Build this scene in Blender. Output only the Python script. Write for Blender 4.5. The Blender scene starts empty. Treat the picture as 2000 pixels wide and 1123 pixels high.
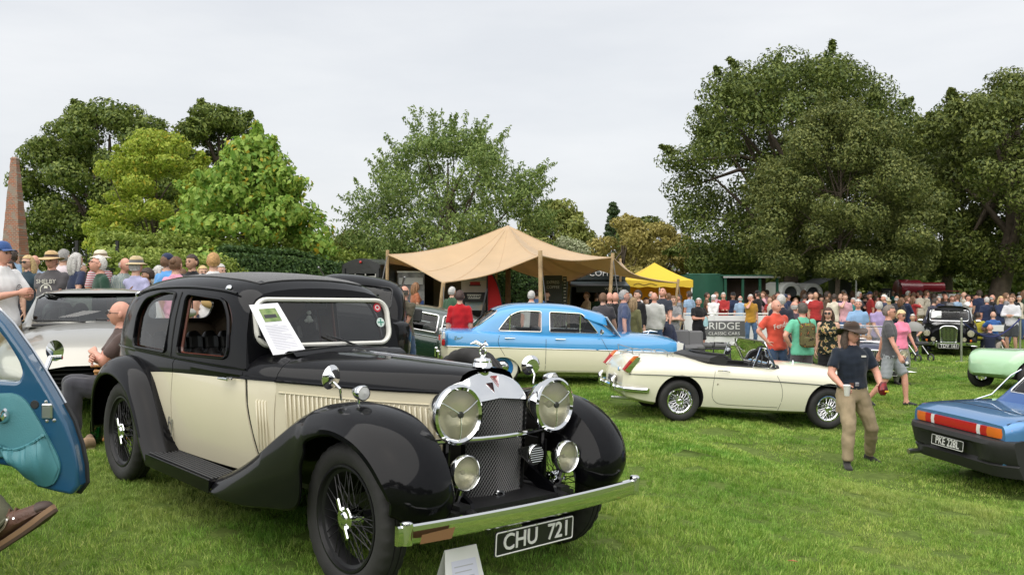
import bpy, bmesh, math, random
import numpy as np
from mathutils import Vector, Matrix, Euler
from mathutils.bvhtree import BVHTree
R_ = math.radians
random.seed(7); rng = np.random.default_rng(11)
SC = bpy.context.scene
COL = SC.collection

# ---------------------------------------------------------------- camera, sky, sun, exposure
FPX, YH, CZ = 1720.0, 551.0, 2.2
cam_d = bpy.data.cameras.new('camera'); cam = bpy.data.objects.new('camera', cam_d); COL.objects.link(cam)
cam_d.sensor_width = 36; cam_d.lens = 36 * FPX / 2000
cam_d.clip_start = .05; cam_d.clip_end = 3000
cam.location = (0, 0, CZ); cam.rotation_euler = (R_(90) - math.atan((1123/2 - YH) / FPX), 0, 0)
SC.camera = cam
SUN_EL, SUN_AZ = 56, 208          # degrees; azimuth clockwise from +Y (north)
W = bpy.data.worlds.new('World'); SC.world = W; W.use_nodes = True
def world():
    nt = W.node_tree; nt.nodes.clear(); N = nt.nodes.new; L = nt.links.new
    out = N('ShaderNodeOutputWorld'); bg = N('ShaderNodeBackground'); bg.inputs[1].default_value = .1
    sky = N('ShaderNodeTexSky'); sky.sky_type = 'NISHITA'; sky.sun_disc = False
    sky.sun_elevation = R_(SUN_EL); sky.sun_rotation = R_(SUN_AZ); sky.dust_density = 3; sky.air_density = 1
    tc = N('ShaderNodeTexCoord'); mp = N('ShaderNodeMapping'); mp.inputs['Scale'].default_value = (1.2, 1.2, 5)
    nz = N('ShaderNodeTexNoise'); nz.inputs['Scale'].default_value = 2.2; nz.inputs['Detail'].default_value = 6; nz.inputs['Roughness'].default_value = .55
    cr = N('ShaderNodeValToRGB'); e = cr.color_ramp.elements
    e[0].position = .34; e[0].color = (2.93, 3.0, 3.1, 1); e[1].position = .72; e[1].color = (3.40, 3.43, 3.46, 1)
    mx = N('ShaderNodeMix'); mx.data_type = 'RGBA'; mx.inputs[0].default_value = .93
    L(tc.outputs['Generated'], mp.inputs[0]); L(mp.outputs[0], nz.inputs[0]); L(nz.outputs[0], cr.inputs[0])
    L(sky.outputs[0], mx.inputs[6]); L(cr.outputs[0], mx.inputs[7]); L(mx.outputs[2], bg.inputs[0]); L(bg.outputs[0], out.inputs[0])
world()
sun_d = bpy.data.lights.new('sun', 'SUN'); sun = bpy.data.objects.new('sun', sun_d); COL.objects.link(sun)
sun_d.energy = 1.5; sun_d.angle = R_(105); sun_d.color = (1, .96, .9)
_az = R_(SUN_AZ); _el = R_(SUN_EL)
SUN_DIR = Vector((math.sin(_az)*math.cos(_el), math.cos(_az)*math.cos(_el), math.sin(_el)))
sun.rotation_euler = SUN_DIR.to_track_quat('Z', 'Y').to_euler(); sun.location = (0, 0, 40)
SC.view_settings.view_transform = 'Standard'; SC.view_settings.look = 'None'
SC.view_settings.exposure = 1.44; SC.view_settings.gamma = 1; SC.view_settings.use_curve_mapping = False
SC.cycles.max_bounces = 8; SC.cycles.transparent_max_bounces = 24; SC.cycles.caustics_reflective = False; SC.cycles.caustics_refractive = False
SC.cycles.use_denoising = True

# ---------------------------------------------------------------- materials
_M = {}
def mat(key, col=(.5, .5, .5), rough=.5, metal=0, coat=0, spec=.5, var=0, vscale=8, bump=0, bscale=60, col2=None, trans=0, sheen=0, island=0, sss=0, emit=None):
    if key in _M: return _M[key]
    m = bpy.data.materials.new(key); m.use_nodes = True; nt = m.node_tree; N = nt.nodes.new; L = nt.links.new
    b = nt.nodes['Principled BSDF']
    b.inputs['Base Color'].default_value = (*col, 1); b.inputs['Roughness'].default_value = rough; b.inputs['Metallic'].default_value = metal
    b.inputs['Specular IOR Level'].default_value = spec; b.inputs['Coat Weight'].default_value = coat; b.inputs['Coat Roughness'].default_value = .03
    if sheen: b.inputs['Sheen Weight'].default_value = sheen
    if sss:
        b.inputs['Subsurface Weight'].default_value = sss; b.inputs['Subsurface Radius'].default_value = (.02, .008, .004)
    if emit: b.inputs['Emission Color'].default_value = (*emit, 1); b.inputs['Emission Strength'].default_value = 1
    if var or col2 or bump:
        tc = N('ShaderNodeTexCoord')
    if var or col2:
        nz = N('ShaderNodeTexNoise'); nz.inputs['Scale'].default_value = vscale; nz.inputs['Detail'].default_value = 5
        L(tc.outputs['Object'], nz.inputs[0])
        rp = N('ShaderNodeValToRGB'); e = rp.color_ramp.elements; e[0].position = .32; e[1].position = .68
        c2 = col2 if col2 else tuple(min(1, c*(1+var)) for c in col); c1 = col if col2 else tuple(c*(1-var) for c in col)
        e[0].color = (*c1, 1); e[1].color = (*c2, 1)
        L(nz.outputs[0], rp.inputs[0]); src = rp.outputs[0]
        L(src, b.inputs['Base Color'])
    if island:
        g = N('ShaderNodeNewGeometry'); hv = N('ShaderNodeHueSaturation'); mr = N('ShaderNodeMapRange')
        mr.inputs[3].default_value = 1-island; mr.inputs[4].default_value = 1+island
        L(g.outputs['Random Per Island'], mr.inputs[0]); L(mr.outputs[0], hv.inputs['Value'])
        if var or col2: L(src, hv.inputs['Color'])
        else: hv.inputs['Color'].default_value = (*col, 1)
        L(hv.outputs[0], b.inputs['Base Color'])
    if bump:
        n2 = N('ShaderNodeTexNoise'); n2.inputs['Scale'].default_value = bscale; n2.inputs['Detail'].default_value = 4
        L(tc.outputs['Object'], n2.inputs[0]); bp = N('ShaderNodeBump'); bp.inputs['Strength'].default_value = bump; bp.inputs['Distance'].default_value = .01
        L(n2.outputs[0], bp.inputs['Height']); L(bp.outputs[0], b.inputs['Normal'])
    if trans:
        o = nt.nodes['Material Output']; t = N('ShaderNodeBsdfTranslucent'); ms = N('ShaderNodeMixShader'); ms.inputs[0].default_value = trans
        if b.inputs['Base Color'].is_linked: L(b.inputs['Base Color'].links[0].from_socket, t.inputs[0])
        else: t.inputs[0].default_value = (*col, 1)
        L(b.outputs[0], ms.inputs[1]); L(t.outputs[0], ms.inputs[2]); L(ms.outputs[0], o.inputs[0])
    _M[key] = m; return m
def glass(key, tint=(.8, .85, .83), ior=1.5, rough=.01):
    if key in _M: return _M[key]
    m = bpy.data.materials.new(key); m.use_nodes = True; nt = m.node_tree; nt.nodes.clear(); N = nt.nodes.new; L = nt.links.new
    o = N('ShaderNodeOutputMaterial'); t = N('ShaderNodeBsdfTransparent'); t.inputs[0].default_value = (*tint, 1)
    g = N('ShaderNodeBsdfGlossy'); g.inputs[1].default_value = rough; f = N('ShaderNodeFresnel'); f.inputs[0].default_value = ior; ms = N('ShaderNodeMixShader')
    L(f.outputs[0], ms.inputs[0]); L(t.outputs[0], ms.inputs[1]); L(g.outputs[0], ms.inputs[2]); L(ms.outputs[0], o.inputs[0])
    _M[key] = m; return m
def paint(key, col, rough=.28, coat=1.0, **k): return mat(key, col, rough, 0, coat, .5, **k)
CHROME = mat('chrome', (.78, .79, .80), .06, 1)
STEEL = mat('satin steel', (.55, .56, .57), .3, 1)
BLACKP = mat('black gloss paint', (.003, .003, .004), .45, 0, .5, .04); BLACKP.node_tree.nodes['Principled BSDF'].inputs['Coat IOR'].default_value = 1.40; BLACKP.node_tree.nodes['Principled BSDF'].inputs['Coat Roughness'].default_value = .06
RUBBER = mat('tyre rubber', (.018, .0175, .017), .75, bump=.15, bscale=90, var=.25, vscale=6)
DARK = mat('dark underside', (.012, .012, .012), .8)
DARKPL = mat('black plastic', (.02, .02, .021), .5, bump=.1, bscale=200)
WHITE = mat('white paint', (.78, .78, .76), .4)
GLASS = glass('clear glass'); GLASSD = glass('dim glass', (.45, .5, .48)); GLASSG = glass('greenish glass', (.62, .72, .66))
GLASSB = glass('dark glass', (.12, .14, .14))

# ---------------------------------------------------------------- interpolation
def pchip(xs, ys):
    xs = np.asarray(xs, float); ys = np.asarray(ys, float)
    if xs[0] > xs[-1]: xs, ys = xs[::-1], ys[::-1]
    h = np.diff(xs); d = np.diff(ys)/h; m = np.zeros(len(xs))
    if len(xs) > 2:
        for i in range(1, len(xs)-1):
            if d[i-1]*d[i] > 0:
                w1 = 2*h[i]+h[i-1]; w2 = h[i]+2*h[i-1]; m[i] = (w1+w2)/(w1/d[i-1]+w2/d[i])
        m[0] = d[0]; m[-1] = d[-1]
    else: m[:] = d[0]
    def f(x):
        x = min(max(x, xs[0]), xs[-1]); i = min(max(int(np.searchsorted(xs, x))-1, 0), len(xs)-2)
        t = (x-xs[i])/h[i]; t2 = t*t; t3 = t2*t
        return float((2*t3-3*t2+1)*ys[i]+(t3-2*t2+t)*h[i]*m[i]+(-2*t3+3*t2)*ys[i+1]+(t3-t2)*h[i]*m[i+1])
    return f
def table(rows):
    """rows of (x, a, b, ...) -> function x -> (a, b, ...)"""
    a = np.array(rows, float); fs = [pchip(a[:, 0], a[:, k]) for k in range(1, a.shape[1])]
    return lambda x: [f(x) for f in fs]
def crspline(P, n, closed=False):
    P = [np.array(p, float) for p in P]; out = []; m = len(P)
    segs = m if closed else m-1
    for i in range(segs):
        if closed: p0, p1, p2, p3 = P[(i-1) % m], P[i], P[(i+1) % m], P[(i+2) % m]
        else: p0, p1, p2, p3 = P[max(i-1, 0)], P[i], P[i+1], P[min(i+2, m-1)]
        for k in range(n):
            t = k/n; out.append(.5*((2*p1)+(-p0+p2)*t+(2*p0-5*p1+4*p2-p3)*t*t+(-p0+3*p1-3*p2+p3)*t**3))
    if not closed: out.append(P[-1])
    return out
def rrect(x0, z0, x1, z1, r, n=5):
    """rounded rectangle outline; r may be one radius or four (bl, br, tr, tl)"""
    if not isinstance(r, (tuple, list)): r = (r,)*4
    out = []
    for (cx, cz, a0, rr) in ((x0+r[0], z0+r[0], 180, r[0]), (x1-r[1], z0+r[1], 270, r[1]), (x1-r[2], z1-r[2], 0, r[2]), (x0+r[3], z1-r[3], 90, r[3])):
        for k in range(n+1):
            a = R_(a0+90*k/n); out.append((cx+rr*math.cos(a), cz+rr*math.sin(a)))
    return out
def roundpoly(pts, r, n=4):
    """polygon with rounded corners; r one or per corner"""
    out = []; m = len(pts)
    for i in range(m):
        p0, p1, p2 = (np.array(pts[k % m], float) for k in (i-1, i, i+1)); rr = r[i] if isinstance(r, (list, tuple)) else r
        a = p0-p1; b = p2-p1; la = np.linalg.norm(a); lb = np.linalg.norm(b)
        d = min(rr, la*.45, lb*.45)
        if d < 1e-5: out.append(tuple(p1)); continue
        s = p1+a/la*d; e = p1+b/lb*d
        for k in range(n+1):
            t = k/n; out.append(tuple((1-t)**2*s+2*t*(1-t)*p1+t*t*e))
    return out

# ---------------------------------------------------------------- mesh builder
class MB:
    def __init__(s): s.v = []; s.f = []; s.m = []; s.sm = []
    def add(s, vs, fs, mi=0, smooth=True, M=None):
        o = len(s.v)
        if M is not None: vs = [tuple(M @ Vector(p)) for p in vs]
        s.v += [tuple(map(float, p)) for p in vs]; s.f += [tuple(i+o for i in f) for f in fs]
        s.m += mi if isinstance(mi, list) else [mi]*len(fs); s.sm += [smooth]*len(fs); return s
    def box(s, c, d, mi=0, M=None, bev=0, taper=None):
        x, y, z = d[0]/2, d[1]/2, d[2]/2
        if bev:
            b = min(bev, x*.95, y*.95, z*.95); vs = []; 
            pr = [(-x+b, -y), (x-b, -y), (x, -y+b), (x, y-b), (x-b, y), (-x+b, y), (-x, y-b), (-x, -y+b)]
            pi = [(-x+b, -y+b), (x-b, -y+b), (x-b, -y+b), (x-b, y-b), (x-b, y-b), (-x+b, y-b), (-x+b, y-b), (-x+b, -y+b)]
            rings = [[(*p, -z) for p in pi], [(*p, -z+b) for p in pr], [(*p, z-b) for p in pr], [(*p, z) for p in pi]]
            T = Matrix.Translation(c); T = (M @ T) if M is not None else T
            return s.loft(rings, mi=mi, caps=True, smooth=False, M=T)
        vs = [(c[0]+i*x, c[1]+j*y, c[2]+k*z) for k in (-1, 1) for j in (-1, 1) for i in (-1, 1)]
        if taper:
            vs = [(c[0]+(p[0]-c[0])*(taper if p[2] > c[2] else 1), c[1]+(p[1]-c[1])*(taper if p[2] > c[2] else 1), p[2]) for p in vs]
        return s.add(vs, [(0, 2, 3, 1), (4, 5, 7, 6), (0, 1, 5, 4), (2, 6, 7, 3), (0, 4, 6, 2), (1, 3, 7, 5)], mi, False, M)
    def loft(s, rings, mi=0, closed=True, caps=False, smooth=True, M=None, loop=False, mfun=None):
        n = len(rings[0]); vs = [p for r in rings for p in r]; fs = []; ms = []
        K = len(rings)
        for i in range(K if loop else K-1):
            for j in range(n if closed else n-1):
                a = i*n+j; b = i*n+(j+1) % n; c = ((i+1) % K)*n+(j+1) % n; d = ((i+1) % K)*n+j
                fs.append((a, b, c, d)); ms.append(mfun(i, j) if mfun else mi)
        s.add(vs, fs, ms, smooth, M)
        if caps and not loop:
            for r, rev in ((rings[0], True), (rings[-1], False)):
                idx = tuple(range(n)); s.add(r, [idx[::-1] if rev else idx], mi, False, M)
        return s
    def tube(s, path, rad, n=8, mi=0, caps=True, M=None, closed=False, flat=None, smooth=True):
        P = [Vector(p) for p in path]; K = len(P); rings = []
        up = Vector((0, 0, 1)); prev = None
        for i, p in enumerate(P):
            if closed: t = P[(i+1) % K]-P[i-1]
            else: t = P[min(i+1, K-1)]-P[max(i-1, 0)]
            if t.length < 1e-9: t = Vector((0, 0, 1))
            t.normalize()
            if prev is None:
                a = up if abs(t.z) < .9 else Vector((1, 0, 0)); u = (a-t*a.dot(t)).normalized()
            else: 
                u = prev-t*prev.dot(t); u = u.normalized() if u.length > 1e-6 else prev
            prev = u; w = t.cross(u)
            r = rad[i] if isinstance(rad, (list, tuple, np.ndarray)) else rad
            ra, rb = (r, r*flat) if flat else (r, r)
            rings.append([tuple(p+u*(ra*math.cos(2*math.pi*k/n))+w*(rb*math.sin(2*math.pi*k/n))) for k in range(n)])
        return s.loft(rings, mi, True, caps and not closed, smooth, M, loop=closed)
    def cyl(s, a, b, r, n=12, mi=0, r2=None, M=None, smooth=True):
        return s.tube([a, b], [r, r if r2 is None else r2], n, mi, True, M, smooth=smooth)
    def lathe(s, prof, n=24, mi=0, M=None, mlist=None, smooth=True, a0=0, a1=360):
        """prof: (r, h) about local Z"""
        full = abs(a1-a0) >= 359.9; k = n if full else n+1
        rings = [[(r*math.cos(R_(a0+(a1-a0)*j/n)), r*math.sin(R_(a0+(a1-a0)*j/n)), h) for j in range(k)] for r, h in prof]
        return s.loft(rings, mi, full, False, smooth, M, mfun=(lambda i, j: mlist[i]) if mlist else None)
    def sphere(s, c, r, mi=0, n=12, m=8, M=None):
        if not isinstance(r, (tuple, list)): r = (r, r, r)
        prof = [(max(1e-4, math.sin(math.pi*i/m)), -math.cos(math.pi*i/m)) for i in range(m+1)]
        T = Matrix.Translation(c) @ Matrix.Diagonal((*r, 1)); T = (M @ T) if M is not None else T
        return s.lathe(prof, n, mi, T)
    def prism(s, poly, axis, a, b, mi=0, M=None, smooth=False):
        """2D outline extruded along axis (0,1,2) from a to b"""
        def P(u, v, w): return {0: (w, u, v), 1: (u, w, v), 2: (u, v, w)}[axis]
        r0 = [P(u, v, a) for u, v in poly]; r1 = [P(u, v, b) for u, v in poly]
        return s.loft([r0, r1], mi, True, True, smooth, M)
    def poly(s, pts, mi=0, M=None, smooth=False): return s.add(pts, [tuple(range(len(pts)))], mi, smooth, M)
    def disc(s, rings, mi=0, M=None, smooth=True):
        """concentric outline rings closed by a centre fan"""
        s.loft(rings, mi, True, False, smooth, M)
        c = tuple(np.mean(np.array(rings[-1]), 0)); n = len(rings[-1])
        return s.add(list(rings[-1])+[c], [(i, (i+1) % n, n) for i in range(n)], mi, smooth, M)
    def mesh(s, name='m'):
        me = bpy.data.meshes.new(name); me.from_pydata(s.v, [], s.f)
        me.polygons.foreach_set('material_index', s.m); me.polygons.foreach_set('use_smooth', s.sm); me.update(); return me
    def build(s, name, mats, parent=None, M=None, fix=True, sharp=35):
        me = s.mesh(name)
        if fix:
            bm = bmesh.new(); bm.from_mesh(me); bmesh.ops.remove_doubles(bm, verts=bm.verts, dist=1e-5); bmesh.ops.recalc_face_normals(bm, faces=bm.faces); bm.to_mesh(me); bm.free()
        if not isinstance(mats, (list, tuple)): mats = [mats]
        for m in mats: me.materials.append(m)
        if sharp: me.set_sharp_from_angle(angle=R_(sharp))
        return link(name, me, parent, M)
def link(name, data, parent=None, M=None):
    o = bpy.data.objects.new(name, data); COL.objects.link(o)
    if parent is not None: o.parent = parent
    if M is not None: o.matrix_local = M
    return o
def tag(o, label, cat=None, group=None, kind=None):
    if label: o['label'] = label
    if cat: o['category'] = cat
    if group: o['group'] = group
    if kind: o['kind'] = kind
    return o
def thing(name, label, cat, M=None, group=None):
    o = link(name, None, None, M); o.empty_display_size = .2
    return tag(o, label, cat, group)
def boolean(o, cutters, op='DIFFERENCE'):
    """apply boolean cuts, one after the other, in the object's own space"""
    cur = o.data
    for c in cutters:
        me = c.mesh('cut'); bm = bmesh.new(); bm.from_mesh(me); bmesh.ops.remove_doubles(bm, verts=bm.verts, dist=1e-5); bmesh.ops.recalc_face_normals(bm, faces=bm.faces); bm.to_mesh(me); bm.free()
        for m in cur.materials: me.materials.append(m)
        t = bpy.data.objects.new('cut', me); COL.objects.link(t); w = bpy.data.objects.new('work', cur); COL.objects.link(w)
        md = w.modifiers.new('b', 'BOOLEAN'); md.operation = op; md.object = t; md.solver = 'EXACT'
        bpy.context.view_layer.update()
        new = bpy.data.meshes.new_from_object(w.evaluated_get(bpy.context.evaluated_depsgraph_get()))
        bpy.data.objects.remove(w); bpy.data.objects.remove(t); bpy.data.meshes.remove(me)
        if cur is not o.data: bpy.data.meshes.remove(cur)
        cur = new
    old = o.data; bv = BVHTree.FromPolygons([v.co for v in old.vertices], [tuple(p.vertices) for p in old.polygons]); cn = old.corner_normals; out = [None]*len(cur.loops)
    for p in cur.polygons:      # keep the smooth shading of the uncut surface
        fn = p.normal
        for li in p.loop_indices:
            co = cur.vertices[cur.loops[li].vertex_index].co; _, n, i, d = bv.find_nearest(co+(p.center-co)*.02); nn = fn
            if i is not None and d < 4e-3 and n.dot(fn) > .8:
                q = old.polygons[i]; a = Vector((0, 0, 0))
                for l2 in q.loop_indices: a += cn[l2].vector/((old.vertices[old.loops[l2].vertex_index].co-co).length+1e-4)**2
                nn = a.normalized()
            out[li] = tuple(nn)
    cur.polygons.foreach_set('use_smooth', [True]*len(cur.polygons)); cur.normals_split_custom_set(out); o.data = cur; bpy.data.meshes.remove(old)
    return o
def frame(origin, fwd, up=(0, 0, 1)):
    """matrix with local X along fwd, Z near up"""
    x = Vector(fwd).normalized(); z = Vector(up); z = (z-x*z.dot(x)).normalized(); y = z.cross(x)
    return Matrix(((x[0], y[0], z[0], origin[0]), (x[1], y[1], z[1], origin[1]), (x[2], y[2], z[2], origin[2]), (0, 0, 0, 1)))
def axisZ(c, d):
    """matrix whose local Z points along d, at c"""
    q = Vector(d).to_track_quat('Z', 'Y'); return Matrix.Translation(c) @ q.to_matrix().to_4x4()
def text_mesh(txt, size, depth=.002, align='CENTER', sx=1, bold=0, spacing=1):
    cu = bpy.data.curves.new('t', 'FONT'); cu.body = txt; cu.size = size; cu.extrude = depth; cu.align_x = align; cu.align_y = 'CENTER'; cu.offset = bold; cu.space_character = spacing; cu.resolution_u = 3
    o = bpy.data.objects.new('t', cu); COL.objects.link(o); bpy.context.view_layer.update()
    me = bpy.data.meshes.new_from_object(o.evaluated_get(bpy.context.evaluated_depsgraph_get()))
    bpy.data.objects.remove(o); bpy.data.curves.remove(cu)
    if sx != 1: me.transform(Matrix.Diagonal((sx, 1, 1, 1)))
    return me
def lettering(txt, size, material, parent, M, name='lettering', **k):
    me = text_mesh(txt, size, **k); me.materials.clear(); me.materials.append(material); return link(name, me, parent, M)

# ---------------------------------------------------------------- ground
GP = np.array([(-2.97, 6.72, .683), (-.82, 4.41, .635), (.315, 5.47, .60), (-1.8, 7.8, .667), (-1.5, 6.2, .65), (-5, 9.5, .86), (-3.4, 9.5, .8), (-4, 7, .72), (-6.9, 13, .90), (-4.8, 13, .86), (-9, 14, .97), (-12, 20, 1.2),
    (-25, 45, 1.2), (-14, 40, 1.0), (-8, 24, 1.05), (-5, 20, .8), (-.6, 16.4, .27), (0.6, 16.6, .22), (3.0, 17.3, .15), (-1, 18.5, .25), (-2.4, 16, .38), (2.5, 13.4, .08), (4.9, 13.8, -.1), (4.26, 11, -.07), (4.8, 9.5, -.05), (6.5, 9, -.03), (7, 11, -.02),
    (5.7, 26.6, -.06), (13.4, 26.7, -.05), (9, 20, -.08), (14, 20, 0), (20, 40, -.05), (8, 40, -.02), (0, 40, .15), (0, 28, .12), (25, 25, .1), (2, 4, .5), (3, 7, .3), (1.5, 8.5, .42), (0.5, 11, .36), (-2, 11.5, .6), (4, 4, .3), (-4, 4, .74), (0, 2, .6), (0, -2, .6), (5, 0, .35), (-6, 0, .8), (8, 5, .2), (-8, 7, .9),
    (60, 60, 0), (-60, 60, 1.2), (0, 80, .3), (40, 10, .2), (-40, 10, 1.3), (0, -40, .6), (60, -30, .4), (-60, -30, 1.0)], float)
def gz(x, y):
    x = np.asarray(x, float); y = np.asarray(y, float)
    num = 0; den = 0
    for px, py, pz in GP:
        w = 1/((x-px)**2+(y-py)**2+.35)**1.7; num = num+w*pz; den = den+w
    return num/den
def at(px, D, dz=0.0):
    """ground point under image column px at depth D"""
    X = (px-1000)/FPX*D; return Vector((X, D, float(gz(X, D))+dz))
def gnormal(x, y, e=.4):
    a = float(gz(x+e, y)-gz(x-e, y))/(2*e); b = float(gz(x, y+e)-gz(x, y-e))/(2*e); return Vector((-a, -b, 1)).normalized()
# ---------------------------------------------------------------- lawn
def lawn_mat():
    m = bpy.data.materials.new('lawn soil and thatch'); m.use_nodes = True; nt = m.node_tree; N = nt.nodes.new; L = nt.links.new; b = nt.nodes['Principled BSDF']
    b.inputs['Roughness'].default_value = .9; b.inputs['Specular IOR Level'].default_value = .15
    g = N('ShaderNodeNewGeometry')
    n1 = N('ShaderNodeTexNoise'); n1.inputs['Scale'].default_value = .9; n1.inputs['Detail'].default_value = 8; n1.inputs['Roughness'].default_value = .65
    n2 = N('ShaderNodeTexNoise'); n2.inputs['Scale'].default_value = 14; n2.inputs['Detail'].default_value = 8; n2.inputs['Roughness'].default_value = .75
    r1 = N('ShaderNodeValToRGB'); e = r1.color_ramp.elements; e[0].position = .3; e[0].color = (.09, .15, .025, 1); e[1].position = .72; e[1].color = (.15, .20, .05, 1)
    r2 = N('ShaderNodeValToRGB'); e = r2.color_ramp.elements; e[0].position = .3; e[0].color = (.45, .45, .4, 1); e[1].position = .7; e[1].color = (1.15, 1.15, 1.1, 1)
    mx = N('ShaderNodeMix'); mx.data_type = 'RGBA'; mx.blend_type = 'MULTIPLY'; mx.inputs[0].default_value = 1
    for n in (n1, n2): L(g.outputs['Position'], n.inputs[0])
    L(n1.outputs[0], r1.inputs[0]); L(n2.outputs[0], r2.inputs[0]); L(r1.outputs[0], mx.inputs[6]); L(r2.outputs[0], mx.inputs[7]); L(mx.outputs[2], b.inputs[0])
    bp = N('ShaderNodeBump'); bp.inputs['Strength'].default_value = .6; bp.inputs['Distance'].default_value = .03; L(n2.outputs[0], bp.inputs['Height']); L(bp.outputs[0], b.inputs['Normal'])
    return m
def blade_mat():
    m = bpy.data.materials.new('grass blades'); m.use_nodes = True; nt = m.node_tree; N = nt.nodes.new; L = nt.links.new; b = nt.nodes['Principled BSDF']
    b.inputs['Roughness'].default_value = .55; b.inputs['Specular IOR Level'].default_value = .25
    g = N('ShaderNodeNewGeometry'); n1 = N('ShaderNodeTexNoise'); n1.inputs['Scale'].default_value = .8; n1.inputs['Detail'].default_value = 7; n1.inputs['Roughness'].default_value = .68
    L(g.outputs['Position'], n1.inputs[0])
    r1 = N('ShaderNodeValToRGB'); e = r1.color_ramp.elements; e[0].position = .36; e[0].color = (.16, .355, .043, 1); e[1].position = .64; e[1].color = (.385, .525, .105, 1)
    L(n1.outputs[0], r1.inputs[0])
    r2 = N('ShaderNodeValToRGB'); e = r2.color_ramp.elements; e[0].position = 0; e[0].color = (.38, .45, .4, 1); e[1].position = .82; e[1].color = (1.12, 1.08, 1, 1)
    e2 = r2.color_ramp.elements.new(.9); e2.color = (1.55, 1.2, 1.9, 1); e3 = r2.color_ramp.elements.new(1); e3.color = (1.9, 1.35, 2.4, 1)
    L(g.outputs['Random Per Island'], r2.inputs[0])
    mx = N('ShaderNodeMix'); mx.data_type = 'RGBA'; mx.blend_type = 'MULTIPLY'; mx.inputs[0].default_value = 1
    L(r1.outputs[0], mx.inputs[6]); L(r2.outputs[0], mx.inputs[7]); 
    # worn, drier streaks
    n3 = N('ShaderNodeTexNoise'); n3.inputs['Scale'].default_value = .42; n3.inputs['Detail'].default_value = 6; n3.inputs['Roughness'].default_value = .6; L(g.outputs['Position'], n3.inputs[0])
    r3 = N('ShaderNodeValToRGB'); e = r3.color_ramp.elements; e[0].position = .56; e[0].color = (0, 0, 0, 1); e[1].position = .75; e[1].color = (.75, .75, .75, 1); L(n3.outputs[0], r3.inputs[0])
    m2 = N('ShaderNodeMix'); m2.data_type = 'RGBA'; L(r3.outputs[0], m2.inputs[0]); L(mx.outputs[2], m2.inputs[6]); m2.inputs[7].default_value = (.37, .38, .13, 1)
    L(m2.outputs[2], b.inputs[0])
    o = nt.nodes['Material Output']; t = N('ShaderNodeBsdfTranslucent'); ms = N('ShaderNodeMixShader'); ms.inputs[0].default_value = .3; L(m2.outputs[2], t.inputs[0])
    L(b.outputs[0], ms.inputs[1]); L(t.outputs[0], ms.inputs[2]); L(ms.outputs[0], o.inputs[0])
    return m
def ground():
    xs = np.concatenate([np.linspace(-1200, -45, 14), np.linspace(-40, -13, 16), np.arange(-12, 16.01, .4), np.linspace(17.5, 45, 16), np.linspace(60, 1200, 14)])
    ys = np.concatenate([np.linspace(-300, -6, 8), np.arange(-4, 32.01, .4), np.linspace(34, 80, 20), np.linspace(100, 1800, 14)])
    X, Y = np.meshgrid(xs, ys); Z = gz(X, Y); nx, ny = len(xs), len(ys)
    vs = np.stack([X, Y, Z], -1).reshape(-1, 3).tolist()
    fs = [(j*nx+i, j*nx+i+1, (j+1)*nx+i+1, (j+1)*nx+i) for j in range(ny-1) for i in range(nx-1)]
    mb = MB(); mb.add(vs, fs, 0, True); o = mb.build('lawn', lawn_mat(), fix=False, sharp=0); tag(o, None, None, None, 'structure')
ground()
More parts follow.
